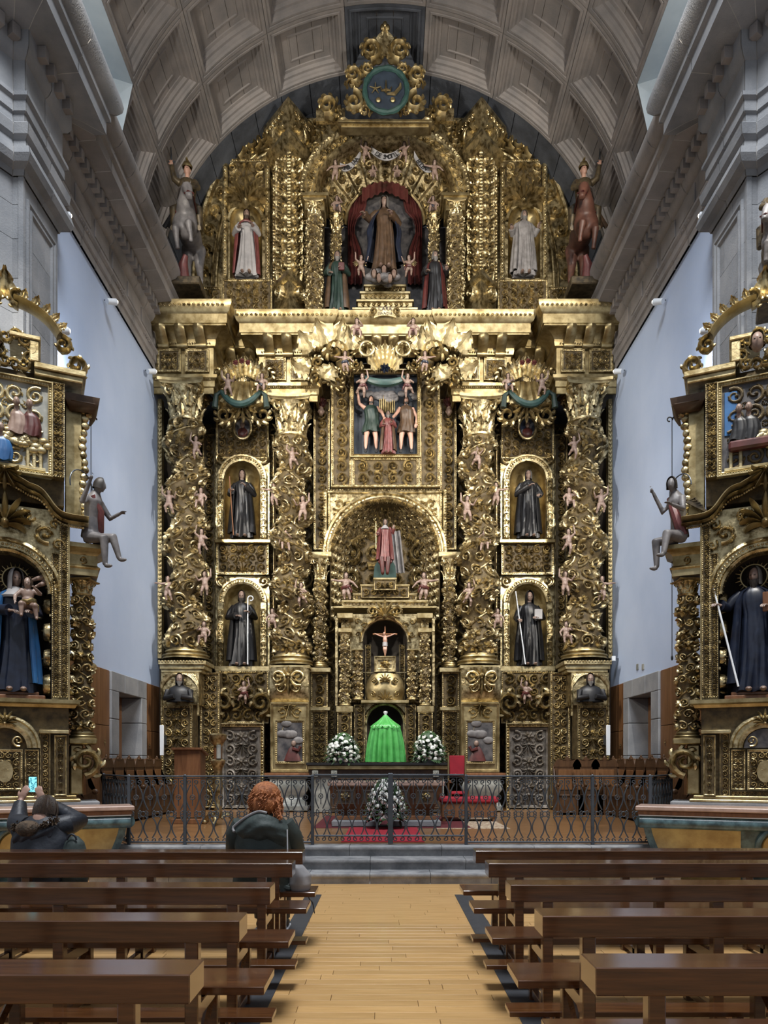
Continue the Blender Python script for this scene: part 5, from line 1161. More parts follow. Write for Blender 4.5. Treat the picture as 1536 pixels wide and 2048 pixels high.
saint('virgin_statue', 'veiled Virgin in brown brocade and blue mantle ascending beneath the red canopy', P(768, 545, d), 148*d/F, 'brown_cloth', 'blue_cloth', 'hair_brown', seed=9, hood='hair_grey', arms=(L_ARM(-.46, -.2, 1.22, -.34, 1.2), L_ARM(.16, -.26, 1.2, .34)), yaw=-.15, tilt=-.1, capeprof=[(.2, .42, .26, 1.2), (.6, .36, .24, 1.1), (.95, .4, .24, .9), (1.25, .27, .2, .8), (1.44, .12, .1, .5)])
cl = thing('cloud_base', 'cluster of painted clouds with cherub faces beneath the ascending Virgin', 'cloud', P(768, 567, 18.95)); rg = np.random.default_rng(5)
q = MB()
for i in range(26): q.ell(P(768+rg.normal()*14, 553+rg.normal()*6, 18.95+rg.normal()*.12), (.14, .1, .09), 10, 7)
stuff(obj('cloud', q, 'horse_white', cl))
for x, y in ((748, 548), (768, 540), (788, 548), (758, 556), (780, 557)):
    hd, ey, T_ = head_mb(P(x, y, 18.72), .9); o = obj('cherub_head', hd, 'skin_pale', cl); obj('hair', hair_mb(T_, .02, 1.1, .85), 'hair_brown', o)
d = 19.3
saint('saint_statue', 'young saint in rose cape and white ruff with a cross staff in the central arch', P(770, 1126, d), 86*d/F, 'pink_cloth', 'pink_cloth', 'hair_grey', seed=10, arms=(L_ARM(-.3, -.16, 1.15, -.3, 1.15), L_ARM(.34, -.12, 1.36, .32, 1.2)), staff=((-.36, -.2, .5), (-.36, -.2, 1.6), 'cross', 'gold_smooth'), collar='white_cloth', k=9, amp=.18)
q = MB(); c = P(770, 1150, d)
for sx in (-1, 1): q.tube([(c[0]+sx*.09, d-.1, c[2]+.42), (c[0]+sx*.07, d-.14, c[2]+.2), (c[0]+sx*.06, d-.12, c[2])], [.075, .06, .04], 10); q.ell((c[0]+sx*.06, d-.17, c[2]), (.04, .09, .035), 10, 6)
st = [o for o in bpy.data.objects if o.get('label', '').startswith('young saint in rose')][0]
o = obj('legs', q, 'red_cloth', st); o.matrix_parent_inverse = Matrix.Diagonal((1/st.scale[0],)*3+(1,))@Matrix.Translation(-st.location)
tr = thing('throne_chair', 'green painted faceted seat behind the young saint', 'seat', P(770, 1155, 19.5)); q = MB(); c = P(770, 1155, 19.5)
q.prism([(c[0]-.3, c[2]), (c[0]+.3, c[2]), (c[0]+.27, c[2]+.3), (c[0]+.2, c[2]+.42), (c[0]-.2, c[2]+.42), (c[0]-.27, c[2]+.3)], 19.5, 19.9); obj('seat_block', q, 'teal', tr)
q = MB(); q.grid(np.array([[(c[0]+.1+.3*u+.12*v, 19.62-.04*math.sin(u*16), c[2]+1.25-1.1*v) for u in np.linspace(0, 1, 16)] for v in np.linspace(0, 1, 8)])); obj('draped_cloth', q, 'grey_cloth', tr)
# --- central relief: two executioners and a seated martyr
d = 19.3
def worker(name, label, px, py, hp, tunic, arms_, seed, hat=None):
    s = hp*d/F/1.72; t = thing(name, label, 'relief figure', P(px, py, d), 'figures of the central relief', 0, s); b = MB()
    hd, ey, T_ = head_mb((0, -.03, 1.6), 1., .1, .15); b.merge(hd); b.tube([(0, 0, 1.35), (0, -.01, 1.52)], .055, 10)
    for sx, (e, h) in zip((-1, 1), arms_): b.tube([(sx*.19, 0, 1.38), e, h], [.065, .05, .035], 10); b.merge(hand_mb(h, np.array(h)-np.array(e), (0, -1, .2), 1, .7))
    for sx in (-1, 1): b.tube([(sx*.1, 0, .8), (sx*.15, -.06, .45), (sx*.17, .02, .08)], [.1, .07, .045], 10)
    obj('figure', b, 'skin', t, local=True); obj('tunic', robe_mb([(.62, .27, .17), (.8, .25, .16), (1.0, .2, .14), (1.3, .23, .15), (1.42, .18, .1), (1.46, .08, .07)], 9, .2, seed), tunic, t, local=True)
    q = MB(); [q.tube([(sx*.16, 0, .34), (sx*.17, .02, .06), (sx*.17, -.12, .03)], [.075, .055, .05], 9) for sx in (-1, 1)]; stuff(obj('boots', q, 'black_cloth', t, local=True))
    obj('hair', hair_mb(T_, .05), 'hair_dark', t, local=True); obj('beard', beard_mb(T_, .05), 'hair_dark', t, local=True); return t
worker('executioner_figure', 'bare-legged man in green tunic raising his arm at the left of the central relief', 742, 906, 112, 'green_cloth', (((-.36, -.05, 1.5), (-.4, -.08, 1.78)), ((.34, -.1, 1.2), (.4, -.2, 1.0))), 1)
worker('executioner_figure', 'man in brown tunic and blue sleeves at the right of the central relief', 812, 907, 112, 'brown_cloth', (((-.32, -.1, 1.15), (-.36, -.25, 1.05)), ((.34, -.02, 1.1), (.3, -.15, .85))), 2)
saint('martyr_figure', 'seated old man in dark red robe at the foot of the central relief', P(776, 908, 19.15), 84*19.15/F, 'pink_cloth', 'brown_cloth', 'hair_grey', 'hair_grey', seed=12, cat='relief figure', group='figures of the central relief')
rt = thing('sunburst', 'gold rays and curling clouds behind the figures of the central relief', 'relief', P(775, 790, 19.45)); q = MB()
for i in range(9): q.tube([P(760+i*3.6, 786, 19.46), P(760+i*3.6, 826, 19.46)], [.012, .02], 5)
stuff(obj('rays', q, 'gold_smooth', rt)); q = MB()
for i in range(24): q.ell(P(775+rg.normal()*30, 785+abs(rg.normal())*8, 19.48), (.12, .05, .08), 9, 6)
stuff(obj('clouds', q, 'horse_white', rt))
# --- cherubs
def C(lab, x, y, d, hp, pose, mir=False, sash=None, wings=False, grp='carved cherubs'): putto(lab, grp, x, y, d, hp, pose, mir, sash, wings)
for s in (-1, 1):
    sd = 'left' if s < 0 else 'right'; X = lambda x: x if s < 0 else 1540-x; f = s > 0
    for (x, y, hp, ps, w) in ((338, 1025, 55, 0, 'at mid height on the outside'), (402, 1020, 52, 1, 'at mid height on the inside'), (403, 1105, 55, 3, 'below the middle on the inside'), (336, 1200, 56, 2, 'low on the outside'), (410, 1190, 55, 0, 'low on the inside'), (408, 1290, 55, 1, 'near the base'), (392, 915, 50, 3, 'just under the capital')):
        C('carved cherub %s of the outer %s twisted column' % (w, sd), X(x), y, 18.2, hp, ps, f != (x > 372))
    for (x, y, hp, ps, w) in ((585, 935, 52, 3, 'just under the capital'), (548, 1010, 52, 2, 'at mid height on the outside'), (606, 1040, 56, 0, 'at mid height on the inside'), (572, 1105, 52, 1, 'below the middle'), (602, 1210, 52, 3, 'low on the inside'), (545, 1260, 50, 1, 'near the base on the outside')):
        C('carved cherub %s of the inner %s twisted column' % (w, sd), X(x), y, 18.6 if x not in (548, 545) else 18.75, hp, ps, f != (x > 583))
    C('cherub in red sash standing %s of the stepped pedestal under the young saint' % sd, X(692), 1198, 18.75, 62, 2, f, 'red_cloth')
    C('cherub in red sash on the cornice %s of the inscription plaque' % sd, X(714), 682, 18.15, 52, 1, f, 'red_cloth')
    C('cherub with basket of fruit on the %s side of the central leaf crest' % sd, X(690), 742, 18.15, 46, 2, f, 'blue_cloth')
    C('cherub holding the curtain at the upper %s corner of the central relief' % sd, X(725), 792, 18.3, 52, 3, f, 'red_cloth')
    C('cherub lifting the lower end of the banner at the %s of the attic arch' % sd, X(671), 360, 18.95, 46, 2, not f, None, True)
    C('cherub lifting the upper loop of the banner %s of the arch crown' % sd, X(731), 322, 18.9, 44, 3, not f, None, True)
    C('seated cherub in blue sash on the capital of the short %s attic column' % sd, X(674), 432, 19.1, 46, 1, f, 'blue_cloth', True)
    C('bare cherub clinging to the %s edge of the %s cartouche' % ('outer', sd), X(456), 790, 18.35, 50, 0, f)
    C('bare cherub clinging to the %s edge of the %s cartouche' % ('inner', sd), X(524), 790, 18.35, 50, 1, not f, 'blue_cloth')
    C('dark-winged cherub %s of the feet of the ascending Virgin' % sd, X(722), 552, 19.0, 48, 0, f, 'red_cloth' if s > 0 else None, True)
    C('cherub leaning beneath the canopy bracket below the lower %s niche statue' % sd, X(488), 1405, 18.75, 50, 3, f, 'red_cloth', True)
    C('small cherub flying beside the garland over the %s of the red canopy' % sd, 770+s*24, 362, 19.1, 36, 1, f, None, True)
    hd, ey, T_ = head_mb(P(X(642), 822, 19.25), 1.0); t = thing('cherub_mask', 'painted cherub head with red plume topping the carved strip %s of the central relief' % sd, 'cherub', P(X(642), 834, 19.3), 'cherub masks beside the relief'); o = obj('face', hd, 'skin_pale', t); obj('eyes', ey, 'eye', o)
    q = MB(); [q.merge(LEAF, Matrix.Translation(P(X(642), 812, 19.3))@Matrix.Rotation((i-2)*.4, 4, 'Y')@Matrix.Diagonal((.2, .3, .26, 1))) for i in range(5)]; obj('plume', q, 'red_cloth', t)
    # dark bust in the curtain relief of the outer pedestal
    t = thing('saint_bust', 'dark-robed half-length figure under the looped curtain of the outer %s pedestal' % sd, 'relief figure', P(X(360), 1404, 17.98), 'pedestal busts'); c = P(X(360), 1404, 17.98)
    q = MB(); q.lathe([(.33, 0), (.32, .12), (.3, .24), (.24, .34), (.1, .41), (.05, .44)], 24, c); v = q.v[-1]; v[:, 1] = c[1]+(v[:, 1]-c[1])*.55; obj('robe', q, 'black_cloth', t)
    for sx in (-1, 1): q = MB(); q.tube([(c[0]+sx*.26, c[1]-.06, c[2]+.26), (c[0]+sx*.3, c[1]-.16, c[2]+.08), (c[0]+sx*.08, c[1]-.22, c[2]+.12)], [.08, .075, .06], 9); obj('sleeve', q, 'black_cloth', t)
    hd, ey, T_ = head_mb((c[0], c[1]-.04, c[2]+.54), 1.1, s*-.2); o = obj('head', hd, 'skin_pale', t); obj('eyes', ey, 'eye', o); obj('hair', hair_mb(T_), 'hair_dark', t); obj('beard', beard_mb(T_, .08), 'hair_grey', t)
# --- horsemen on the cornice
def horseman(s, coat, label, at, sc=1., rotz=0.):
    t = thing('horse_and_rider', label, 'equestrian statue', at, 'equestrian statues', rotz, sc); o = np.zeros(3); K = dict(local=True)
    def g(x, y, z): return (o[0]+x*-s, o[1]+y, o[2]+z)
    b = MB()
    b.ell(g(0, .35, 1.45), (.30, .62, .34), 16, 12); b.ell(g(0, -.2, 1.36), (.34, .28, .38), 16, 12)
    b.tube([g(0, -.1, 1.5), g(.08, -.42, 1.78), g(.16, -.62, 1.98)], [.3, .23, .16], 14)
    b.tube([g(.14, -.56, 2.06), g(.2, -.74, 1.94), g(.28, -.86, 1.7), g(.29, -.89, 1.56)], [.15, .15, .1, .09], 12)
    for sx in (-1, 1): b.tube([g(.14+sx*.08, -.55, 2.14), g(.14+sx*.1, -.56, 2.3)], [.04, .008], 6)
    b.tube([g(-.15, -.25, 1.3), g(-.17, -.52, 1.02), g(-.15, -.42, .66), g(-.14, -.4, .56)], [.15, .10, .06, .07], 10); b.tube([g(.15, -.25, 1.3), g(.2, -.62, 1.12), g(.24, -.5, .8), g(.23, -.48, .7)], [.15, .10, .06, .07], 10)
    for sx in (-1, 1): b.tube([g(sx*.16, .75, 1.35), g(sx*.17, .65, .85), g(sx*.17, .85, .5), g(sx*.17, .75, .05)], [.2, .13, .07, .06], 10); b.ell(g(sx*.17, .72, .05), (.08, .1, .06), 8, 6)
    me = fuse(b, .04, 2, 'horse_body'); obj('horse', me, coat, t, **K)
    q = MB(); q.tube([g(0, -.44, 1.5), g(-.2, -.35, 1.6), g(-.3, 0, 1.65)], .03, 6); q.tube([g(0, -.44, 1.5), g(.2, -.35, 1.6), g(.3, 0, 1.65)], .03, 6); q.tube([g(.36, -.82, 1.7), g(.34, -.6, 1.8), g(.3, -.2, 1.7)], .025, 6); q.tube([g(.16, -.85, 1.72), g(.28, -.97, 1.7), g(.4, -.84, 1.72)], .02, 6); stuff(obj('harness', q, 'red_cloth', t, **K))
    q = MB(); [q.tube([g(.08, -.55+.07*i, 2.14-.07*i), g(-.08, -.55+.07*i, 2.06-.07*i), g(-.14, -.52+.07*i, 1.8-.07*i)], [.05, .045, .01], 6) for i in range(7)]; stuff(obj('mane', q, 'hair_dark', t, **K))
    g0 = g
    def g(x, y, z): return g0(x, y, z+.34)
    # rider, seated high
    b = MB(); hd, ey, T_ = head_mb(g(-.02, .1, 2.72), 1.15, s*.2); b.merge(hd); b.tube([g(-.02, .12, 2.45), g(-.02, .1, 2.62)], .06, 10)
    for (e, h) in ((g(-.36, .05, 2.45), g(-.42, 0, 2.8)), (g(.3, -.05, 2.15), g(.12, -.25, 2.05))): b.merge(hand_mb(h, np.array(h)-np.array(e), (0, -1, .1), 1.15, .8))
    r = obj('figure', b, 'skin', t, **K); obj('eyes', ey, 'eye', r, **K)
    q = MB(); q.tube([g(-.02, .15, 1.6), g(-.02, .14, 1.9), g(-.02, .12, 2.25), g(-.02, .12, 2.42), g(-.02, .11, 2.5)], [.24, .2, .24, .2, .07], 14); q.tube([g(-.22, .1, 2.38), g(-.36, .05, 2.45), g(-.42, 0, 2.78)], [.1, .085, .06], 10); q.tube([g(.18, .1, 2.38), g(.3, -.05, 2.15), g(.14, -.22, 2.06)], [.1, .085, .06], 10)
    for sx in (-1, 1): q.tube([g(sx*.12, .15, 1.75), g(sx*.34, -.1, 1.5), g(sx*.36, -.02, 1.05), g(sx*.36, -.15, .98)], [.14, .12, .075, .06], 10)
    obj('armour', q, 'armour', t, **K)
    q = MB(); c = g(-.02, .1, 2.8); q.lathe([(.13, -.02), (.14, .03), (.1, .12), (.02, .16)], 16, c); q.tube([(c[0], c[1]+.1, c[2]+.02), (c[0], c[1]+.05, c[2]+.2), (c[0], c[1]-.1, c[2]+.2)], [.03, .05, .02], 8); obj('helmet', q, 'gold_smooth', t, **K)
    q = MB(); rows = [[g(-.05-.55*v*(.4+u*.8)-.1, .2+.28*u+.05*math.sin(u*18), 2.5-1.25*v+.2*u*v) for u in np.linspace(-.6, 1, 16)] for v in np.linspace(0, 1, 8)]; q.grid(np.array(rows)); q.grid(np.array(rows)+np.array([0, .04, 0])); obj('cloak', q, 'black_cloth' if s < 0 else 'brown_cloth', t, **K)
    q = MB(); h = g(-.42, 0, 2.82); q.tube([h, (h[0]+s*.02, h[1], h[2]+.55)], [.025, .008], 6); q.tube([(h[0]-.1, h[1], h[2]+.06), (h[0]+.1, h[1], h[2]+.06)], .018, 6); obj('sword', q, 'iron', t, **K)
    g = g0
    q = MB(); q.bbox(o[0]-.4, o[0]+.4, o[1]-.2, o[1]+.95, o[2]-.22, o[2]+.0, .03); obj('plinth', q, 'armour', t, **K)
    q = MB(); q.tube([g(-.1, .1, 0), g(-.08, -.1, .35), g(.02, -.2, .55)], [.16, .13, .06], 9); obj('fallen_warrior', q, 'pink_cloth', t, **K)
    return t
horseman(-1, 'horse_white', 'mounted warrior with raised arm on a grey-white horse at the left end of the attic', P(374, 560, 18.), .88); horseman(1, 'horse_brown', 'mounted warrior on a chestnut horse at the right end of the attic', P(1168, 560, 18.), .88)
horseman(1, 'horse_white', 'pale horse and rider topping the right side altarpiece, cut by the picture edge', P(1548, 592, 10.3), .5, -.4)
# ---------------- stepped pedestal, tabernacle, high altar
tab = thing('tabernacle', 'gilded tabernacle shrine with paired colonnettes, crucifix arch and dark lower arch', 'tabernacle', (0, 18.6, 1.6))
for i, (x0, y0, y1, dd) in enumerate(((748, 1155, 1180, 18.6), (722, 1168, 1196, 18.75), (707, 1186, 1200, 18.85), (685, 1200, 1212, 18.7), (668, 1212, 1226, 18.55))):
    q = MB(); spx(q, x0-2, y0, 1542-x0, y0+4, dd-.04, .8); obj('pedestal_step', q, 'gold_pale', tab)
    if i < 4: carved(tab, 'step_panel', x0, y0+4, 1540-x0, y1, dd, .7, (y1-y0)*.9, 2, 0, 'gold', seed=50+i, hs=1.3, t=.03)
q = MB(); place(q, T_PALM5, [(PX(770, 18.3), PZ(1217, 18.3), .26, 0, 0)], plane_map(18.3)); place(q, T_SCROLL[0], [(PX(770+sx*26, 18.3), PZ(1222, 18.3), .2, 0, sx > 0) for sx in (-1, 1)], plane_map(18.32)); obj('shell_crest', q, 'gold', tab)
d = 18.55; k = d/F; cx = PX(770, d); r = 45*k; zc = PZ(1285, d)
q = MB(); arch_wall(q, PX(700, d), PX(840, d), PZ(1345, d), PZ(1228, d), cx, zc, r, d, PZ(1344, d)); sweep_arch(q, cx, zc, r, [(-.01, -.05), (0, .05), (.03, .07), (.06, .03), (.09, 0)], d)
for sx in (-1, 1): place(q, T_SCROLL[1], [(cx+sx*.52, zc+.42, .13, 0, sx > 0), (cx+sx*.66, zc+.2, .1, 1, sx > 0), (cx+sx*.68, zc+.52, .1, 2, sx > 0)], plane_map(d), 1.3)
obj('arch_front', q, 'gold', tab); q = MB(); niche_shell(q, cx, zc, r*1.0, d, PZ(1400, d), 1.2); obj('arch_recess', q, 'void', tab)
for sx in (-1, 1):
    X = lambda x: 770+sx*x
    a, b = sorted((X(40), X(28))); carved(tab, 'inner_jamb', a, 1290, b, 1400, 18.8, .1, 14, 1, 1, seed=55)
    for (xo, dd, y0, y1, w) in ((80, 18.2, 1265, 1412, 'outer'), (55, 18.4, 1300, 1400, 'inner')):
        twisted_column('colonnette', 'small %s twisted colonnette on the %s side of the tabernacle' % (w, 'left' if sx < 0 else 'right'), 'tabernacle colonnettes', (PX(X(xo), dd), dd, PZ(y1, dd)), .115, PZ(y0+12, dd)-PZ(y1-6, dd), 6*dd/F, 12*dd/F, .2, 4, sx, .12, nt=16, seed=60)
    a, b = sorted((X(92), X(68))); q = MB(); spx(q, a-2, 1256, b+2, 1265, 18.1, .6); obj('impost', q, 'gold_pale', tab); q = MB(); spx(q, a+4, 1236, b-4, 1256, 18.2, .4); place(q, T_PALM, [(PX((a+b)/2, 18.2), PZ(1246, 18.2), .1, PI, 0)], plane_map(18.2)); obj('bracket', q, 'gold', tab); q = MB(); spx(q, a-4, 1226, b+4, 1236, 18.05, .6); obj('cornice_block', q, 'gold_pale', tab)
    a, b = sorted((X(98), X(64))); q = MB(); spx(q, a, 1412, b, 1424, 18.05, .6); obj('pedestal_top', q, 'gold_pale', tab); carved(tab, 'pedestal_panel', a+2, 1424, b-2, 1524, 18.1, .5, 26, 3, 1.5, seed=56, hs=1.3)
    a, b = sorted((X(62), X(40))); carved(tab, 'lower_jamb', a, 1410, b, 1524, 18.25, .4, 20, 2, 1.2, seed=57, hs=1.2)
    a, b = sorted((X(100), X(94))); q = MB(); spx(q, a, 1236, b, 1412, 18.7, .3); obj('side_fillet', q, 'gold_deep', tab)
d = 18.3; cx = PX(770, d); r = 36*d/F; zc = PZ(1447, d); q = MB(); arch_wall(q, PX(728, d), PX(812, d), PZ(1524, d), PZ(1404, d), cx, zc, r, d, PZ(1524, d)); sweep_arch(q, cx, zc, r, [(0, 0), (0, .06), (.04, .08), (.08, .02), (.1, 0)], d); place(q, T_BEAD, [(cx+(r+.06)*math.cos(a), zc+(r+.06)*math.sin(a), .022, 0, 0) for a in np.linspace(.1, PI-.1, 22)], plane_map(d-.04)); obj('lower_arch', q, 'gold', tab)
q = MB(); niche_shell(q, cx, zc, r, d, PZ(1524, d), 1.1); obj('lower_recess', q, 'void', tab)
q = MB(); spx(q, 722, 1400, 818, 1406, 18.0, .6); obj('shelf', q, 'gold_pale', tab)
# swelling urn-like tabernacle door
q = MB(); t = np.linspace(0, 1, 14); prof = [( .50*(1-.12*abs(v-.35)*2-.25*max(0, v-.72)*3), PZ(1400, 18.2)+v*(PZ(1345, 18.2)-PZ(1400, 18.2))) for v in t]
q.lathe(prof, 32, (cx, 18.5, 0)); v = q.v[-1]; v[:, 1] = 18.5+(v[:, 1]-18.5)*.65
fm = lambda u, vv, h: np.stack([cx+u, 18.5-.65*np.sqrt(np.maximum(.01, .24-u*u))-h, vv], 1); z0 = PZ(1400, 18.2); place(q, T_PALM5, [(0, z0+.1, .15, 0, 0), (0, z0+.55, .12, 0, 0)], fm); place(q, T_SCROLL[0], [(sx*.26, z0+.48, .11, 0, sx > 0) for sx in (-1, 1)]+[(sx*.3, z0+.15, .09, PI, sx < 0) for sx in (-1, 1)], fm, 1.3); obj('urn', q, 'gold_smooth', tab)
q = MB(); spx(q, 748, 1312, 792, 1345, 18.35, .2); frame_rect(q, PX(748, 18.35), PX(792, 18.35), PZ(1345, 18.35), PZ(1312, 18.35), 18.35, .1, .06, 0); place(q, T_ROS, [(cx, PZ(1328, 18.35), .14, 0, 0)], plane_map(18.35)); obj('reliquary_panel', q, 'gold', tab)
cf = thing('crucifix', 'small pale crucifix in the dark arch of the tabernacle', 'crucifix', P(770, 1312, 18.45)); c = P(770, 1282, 18.42); q = MB(); e = 18.45
q.bbox(c[0]-.018, c[0]+.018, e, e+.03, PZ(1312, e), PZ(1252, e), .004); q.bbox(c[0]-.3, c[0]+.3, e, e+.03, PZ(1268, e)-.018, PZ(1268, e)+.018, .004); obj('cross', q, 'wood_brown', cf)
b = MB(); hd, ey, T_ = head_mb((c[0]-.02, 18.36, c[2]+.17), .38, .2, .4); b.merge(hd); b.tube([(c[0], 18.4, c[2]+.13), (c[0], 18.38, c[2]+.02), (c[0]+.01, 18.39, c[2]-.1)], [.035, .055, .045], 10)
for sx in (-1, 1): b.tube([(c[0]+sx*.03, 18.4, c[2]+.1), (c[0]+sx*.14, 18.4, c[2]+.13), (c[0]+sx*.26, 18.42, c[2]+.19)], [.024, .018, .012], 8); b.tube([(c[0]+sx*.02, 18.39, c[2]-.08), (c[0]+sx*.025, 18.34, c[2]-.22), (c[0]+.005, 18.4, c[2]-.36)], [.035, .026, .014], 8)
obj('figure', fuse(b, .009, 1), 'skin', cf); obj('loincloth', MB().tube([(c[0], 18.385, c[2]-.04), (c[0], 18.375, c[2]-.14)], [.06, .065], 12), 'white_cloth', cf)
# green veiled ciborium
ve = thing('veiled_ciborium', 'bright green satin veil draped over a ciborium on the high altar', 'veil', P(770, 1524, 17.75)); d = 17.75; cx = PX(771, d); z0 = PZ(1524, d); k = d/F
th = np.linspace(0, 2*PI, 120, endpoint=False); rows = []
for (yy, rp, am) in ((1524, 37.5, .3), (1510, 36.5, .29), (1490, 34.5, .26), (1470, 31.5, .2), (1457, 29, .12), (1452, 29, .06), (1449, 25, .1), (1440, 13, .12), (1432, 5, .05), (1430, 3.5, 0)):
    f = np.abs(np.sin(9*th+.6*np.sin(3*th)))-.6; rr = rp*k*(1+am*f); rows.append(np.stack([cx+rr*np.cos(th), d+.75*rr*np.sin(th), np.full(120, PZ(yy, d))], 1))
obj('veil', MB().grid(np.array(rows), cv=True), 'veil', ve, True, 60)
obj('finial', MB().lathe([(.03, PZ(1432, d)), (.03, PZ(1428, d)), (.05, PZ(1426, d)), (.05, PZ(1423, d)), (.001, PZ(1422, d))], 14, (cx, d, 0)), 'white_metal', ve)
q = MB(); q.bbox(cx-.1, cx+.1, d-.345, d-.33, z0+.02, z0+.7, .005) if False else None
for i in range(5):
    sv = np.linspace(-1, 1, 9); q.tube(np.stack([cx+(i-2)*.14+sv*.07, np.full(9, d-.27+.02*abs(i-2)**2), PZ(1453, d)-.05*(1-sv**2)], 1), .012, 6)
stuff(obj('scalloped_braid', q, 'veil', ve))
# high altar table
al = thing('high_altar', 'long gilded high altar table below the tabernacle', 'altar', (0, 17.6, PF)); d = 17.3
q = MB(); spx(q, 612, 1525, 902, 1531, d, 1.2); obj('table_top', q, 'black_cloth', al); q = MB(); spx(q, 614, 1531, 900, 1539, d+.04, 1.1); obj('gilded_edge', q, 'gold_smooth', al); q = MB(); spx(q, 618, 1539, 896, 1550, d+.12, 1.0); obj('edge_moulding', q, 'brown_cloth', al)
for x in (630, 668, 872): q = MB(); spx(q, x-6, 1541, x+6, 1554, d+.02, .1); place(q, T_ROS, [(PX(x, d), PZ(1547, d), .055, 0, 0)], plane_map(d+.02)); obj('rosette_block', q, 'marble_white', al)
q = MB(); spx(q, 626, 1550, 888, 1625, d+.2, .9); obj('altar_front', q, 'marble_white', al); q = MB(); spx(q, 660, 1556, 884, 1618, d+.14, .1); frame_rect(q, PX(660, d), PX(884, d), PZ(1618, d), PZ(1556, d), d+.14, .08, .05, 0); obj('frontal_panel', q, 'brown_cloth', al)
for s in (-1, 1):   # credence tables at the pedestals
    X = lambda x: x if s < 0 else 1540-x; a, b = sorted((X(528), X(622))); dd = 17.9
    t = thing('credence_table', 'small %s side table with veined marble body under the painting' % ('left' if s < 0 else 'right'), 'table', P((a+b)/2, 1618, dd), 'credence tables'); q = MB(); spx(q, a, 1546, b, 1553, dd, .55); obj('table_top', q, 'wood_brown', t)
    q = MB(); zz = np.linspace(PZ(1612, dd), PZ(1553, dd), 10); ww = [(38, .0), (36, .02), (28, .1), (30, .08), (36, .03), (40, .0), (41, -.02), (38, 0), (36, .02), (42, 0)]; m_ = PX((a+b)/2, dd)
    q.grid(np.array([[(m_-w*dd/F, dd+.5, z), (m_-w*dd/F, dd+.06+o, z), (m_+w*dd/F, dd+.06+o, z), (m_+w*dd/F, dd+.5, z)] for z, (w, o) in zip(zz, ww)])); obj('marble_body', q, 'marble_white', t, True, 60)
    q = MB(); spx(q, a+6, 1612, b-6, 1622, dd-.02, .5); obj('plinth', q, 'marble_white', t)
# free-standing altar table
fa = thing('altar_table', 'carved wooden altar table with bulging painted panels in front of the high altar', 'altar', (PX(772, 14.2), 14.2, PF+.1)); d = 13.9; k = d/F; m_ = PX(772, d)
q = MB(); q.bbox(PX(655, d), PX(890, d), d, d+.95, PZ(1572, d), PZ(1563, d), .012); obj('table_top', q, 'marble_top', fa)
q = MB(); t = np.linspace(0, 1, 12); zz = PZ(1632, d)+t*(PZ(1573, d)-PZ(1632, d)); w_ = (96+18*np.sin(t*PI*.5)**2)*k; o_ = .22-.2*np.sin(t*PI*.5)**2
q.grid(np.array([[(m_-w, d+.9, z), (m_-w, d+.04+o, z), (m_+w, d+.04+o, z), (m_+w, d+.9, z)] for w, o, z in zip(w_, o_, zz)])); obj('curved_body', q, 'wood_brown', fa, True, 60)
for i in range(4):
    c = PX(690+i*54, d); q = MB(); q.bbox(c-.2, c+.2, d+.0, d+.2, PZ(1608, d), PZ(1578, d), .03); frame_rect(q, c-.2, c+.2, PZ(1608, d), PZ(1578, d), d, .04, .02); obj('painted_panel', q, 'brown_cloth', fa); q = MB(); place(q, T_ROS, [(c, PZ(1593, d), .1, 0, 0)], plane_map(d)); obj('panel_ornament', q, 'gold', fa)
q = MB(); q.bbox(PX(672, d), PX(872, d), d-.02, d+.9, PZ(1640, d), PZ(1632, d), .01); obj('plinth', q, 'wood_brown', fa); q = MB(); q.bbox(PX(665, d), PX(880, d), d-.25, d+1.1, PF+.012, PZ(1640, d), .01); obj('platform', q, 'stone_grey', fa)
# chrysanthemum bouquets
pet = MB()
for rI, (n, R, zz, tl) in enumerate(((12, .038, 0, .1), (10, .03, .01, .5), (7, .02, .018, .9))):
    for i in range(n):
        a = 2*PI*(i+.5*rI)/n; c, s_ = math.cos(a), math.sin(a); p = np.array([(R*.25, 0), (R*.7, .3), (R, .12)]); pet.tube([(R*.2*c, R*.2*s_, zz), (R*.65*c, R*.65*s_, zz+.012), (R*c, R*s_, zz+.004+R*tl*.3)], [.005, .0095, .006], 5, flat=.5)
pet.ell((0, 0, .012), (.014, .014, .01), 8, 5); FLW = pet.mesh('flower_head'); FLW.materials.append(M['petal'])
lf = MB(); lf.grid(np.array([[(-.001, 0, 0), (0, 0, .004), (.001, 0, 0)], [(-.022, .03, .0), (0, .03, .01), (.022, .03, 0)], [(-.02, .07, .006), (0, .07, .014), (.02, .07, .006)], [(-.001, .11, 0), (0, .11, .002), (.001, .11, 0)]])); LFM = lf.mesh('leaf'); LFM.materials.append(M['leaf'])
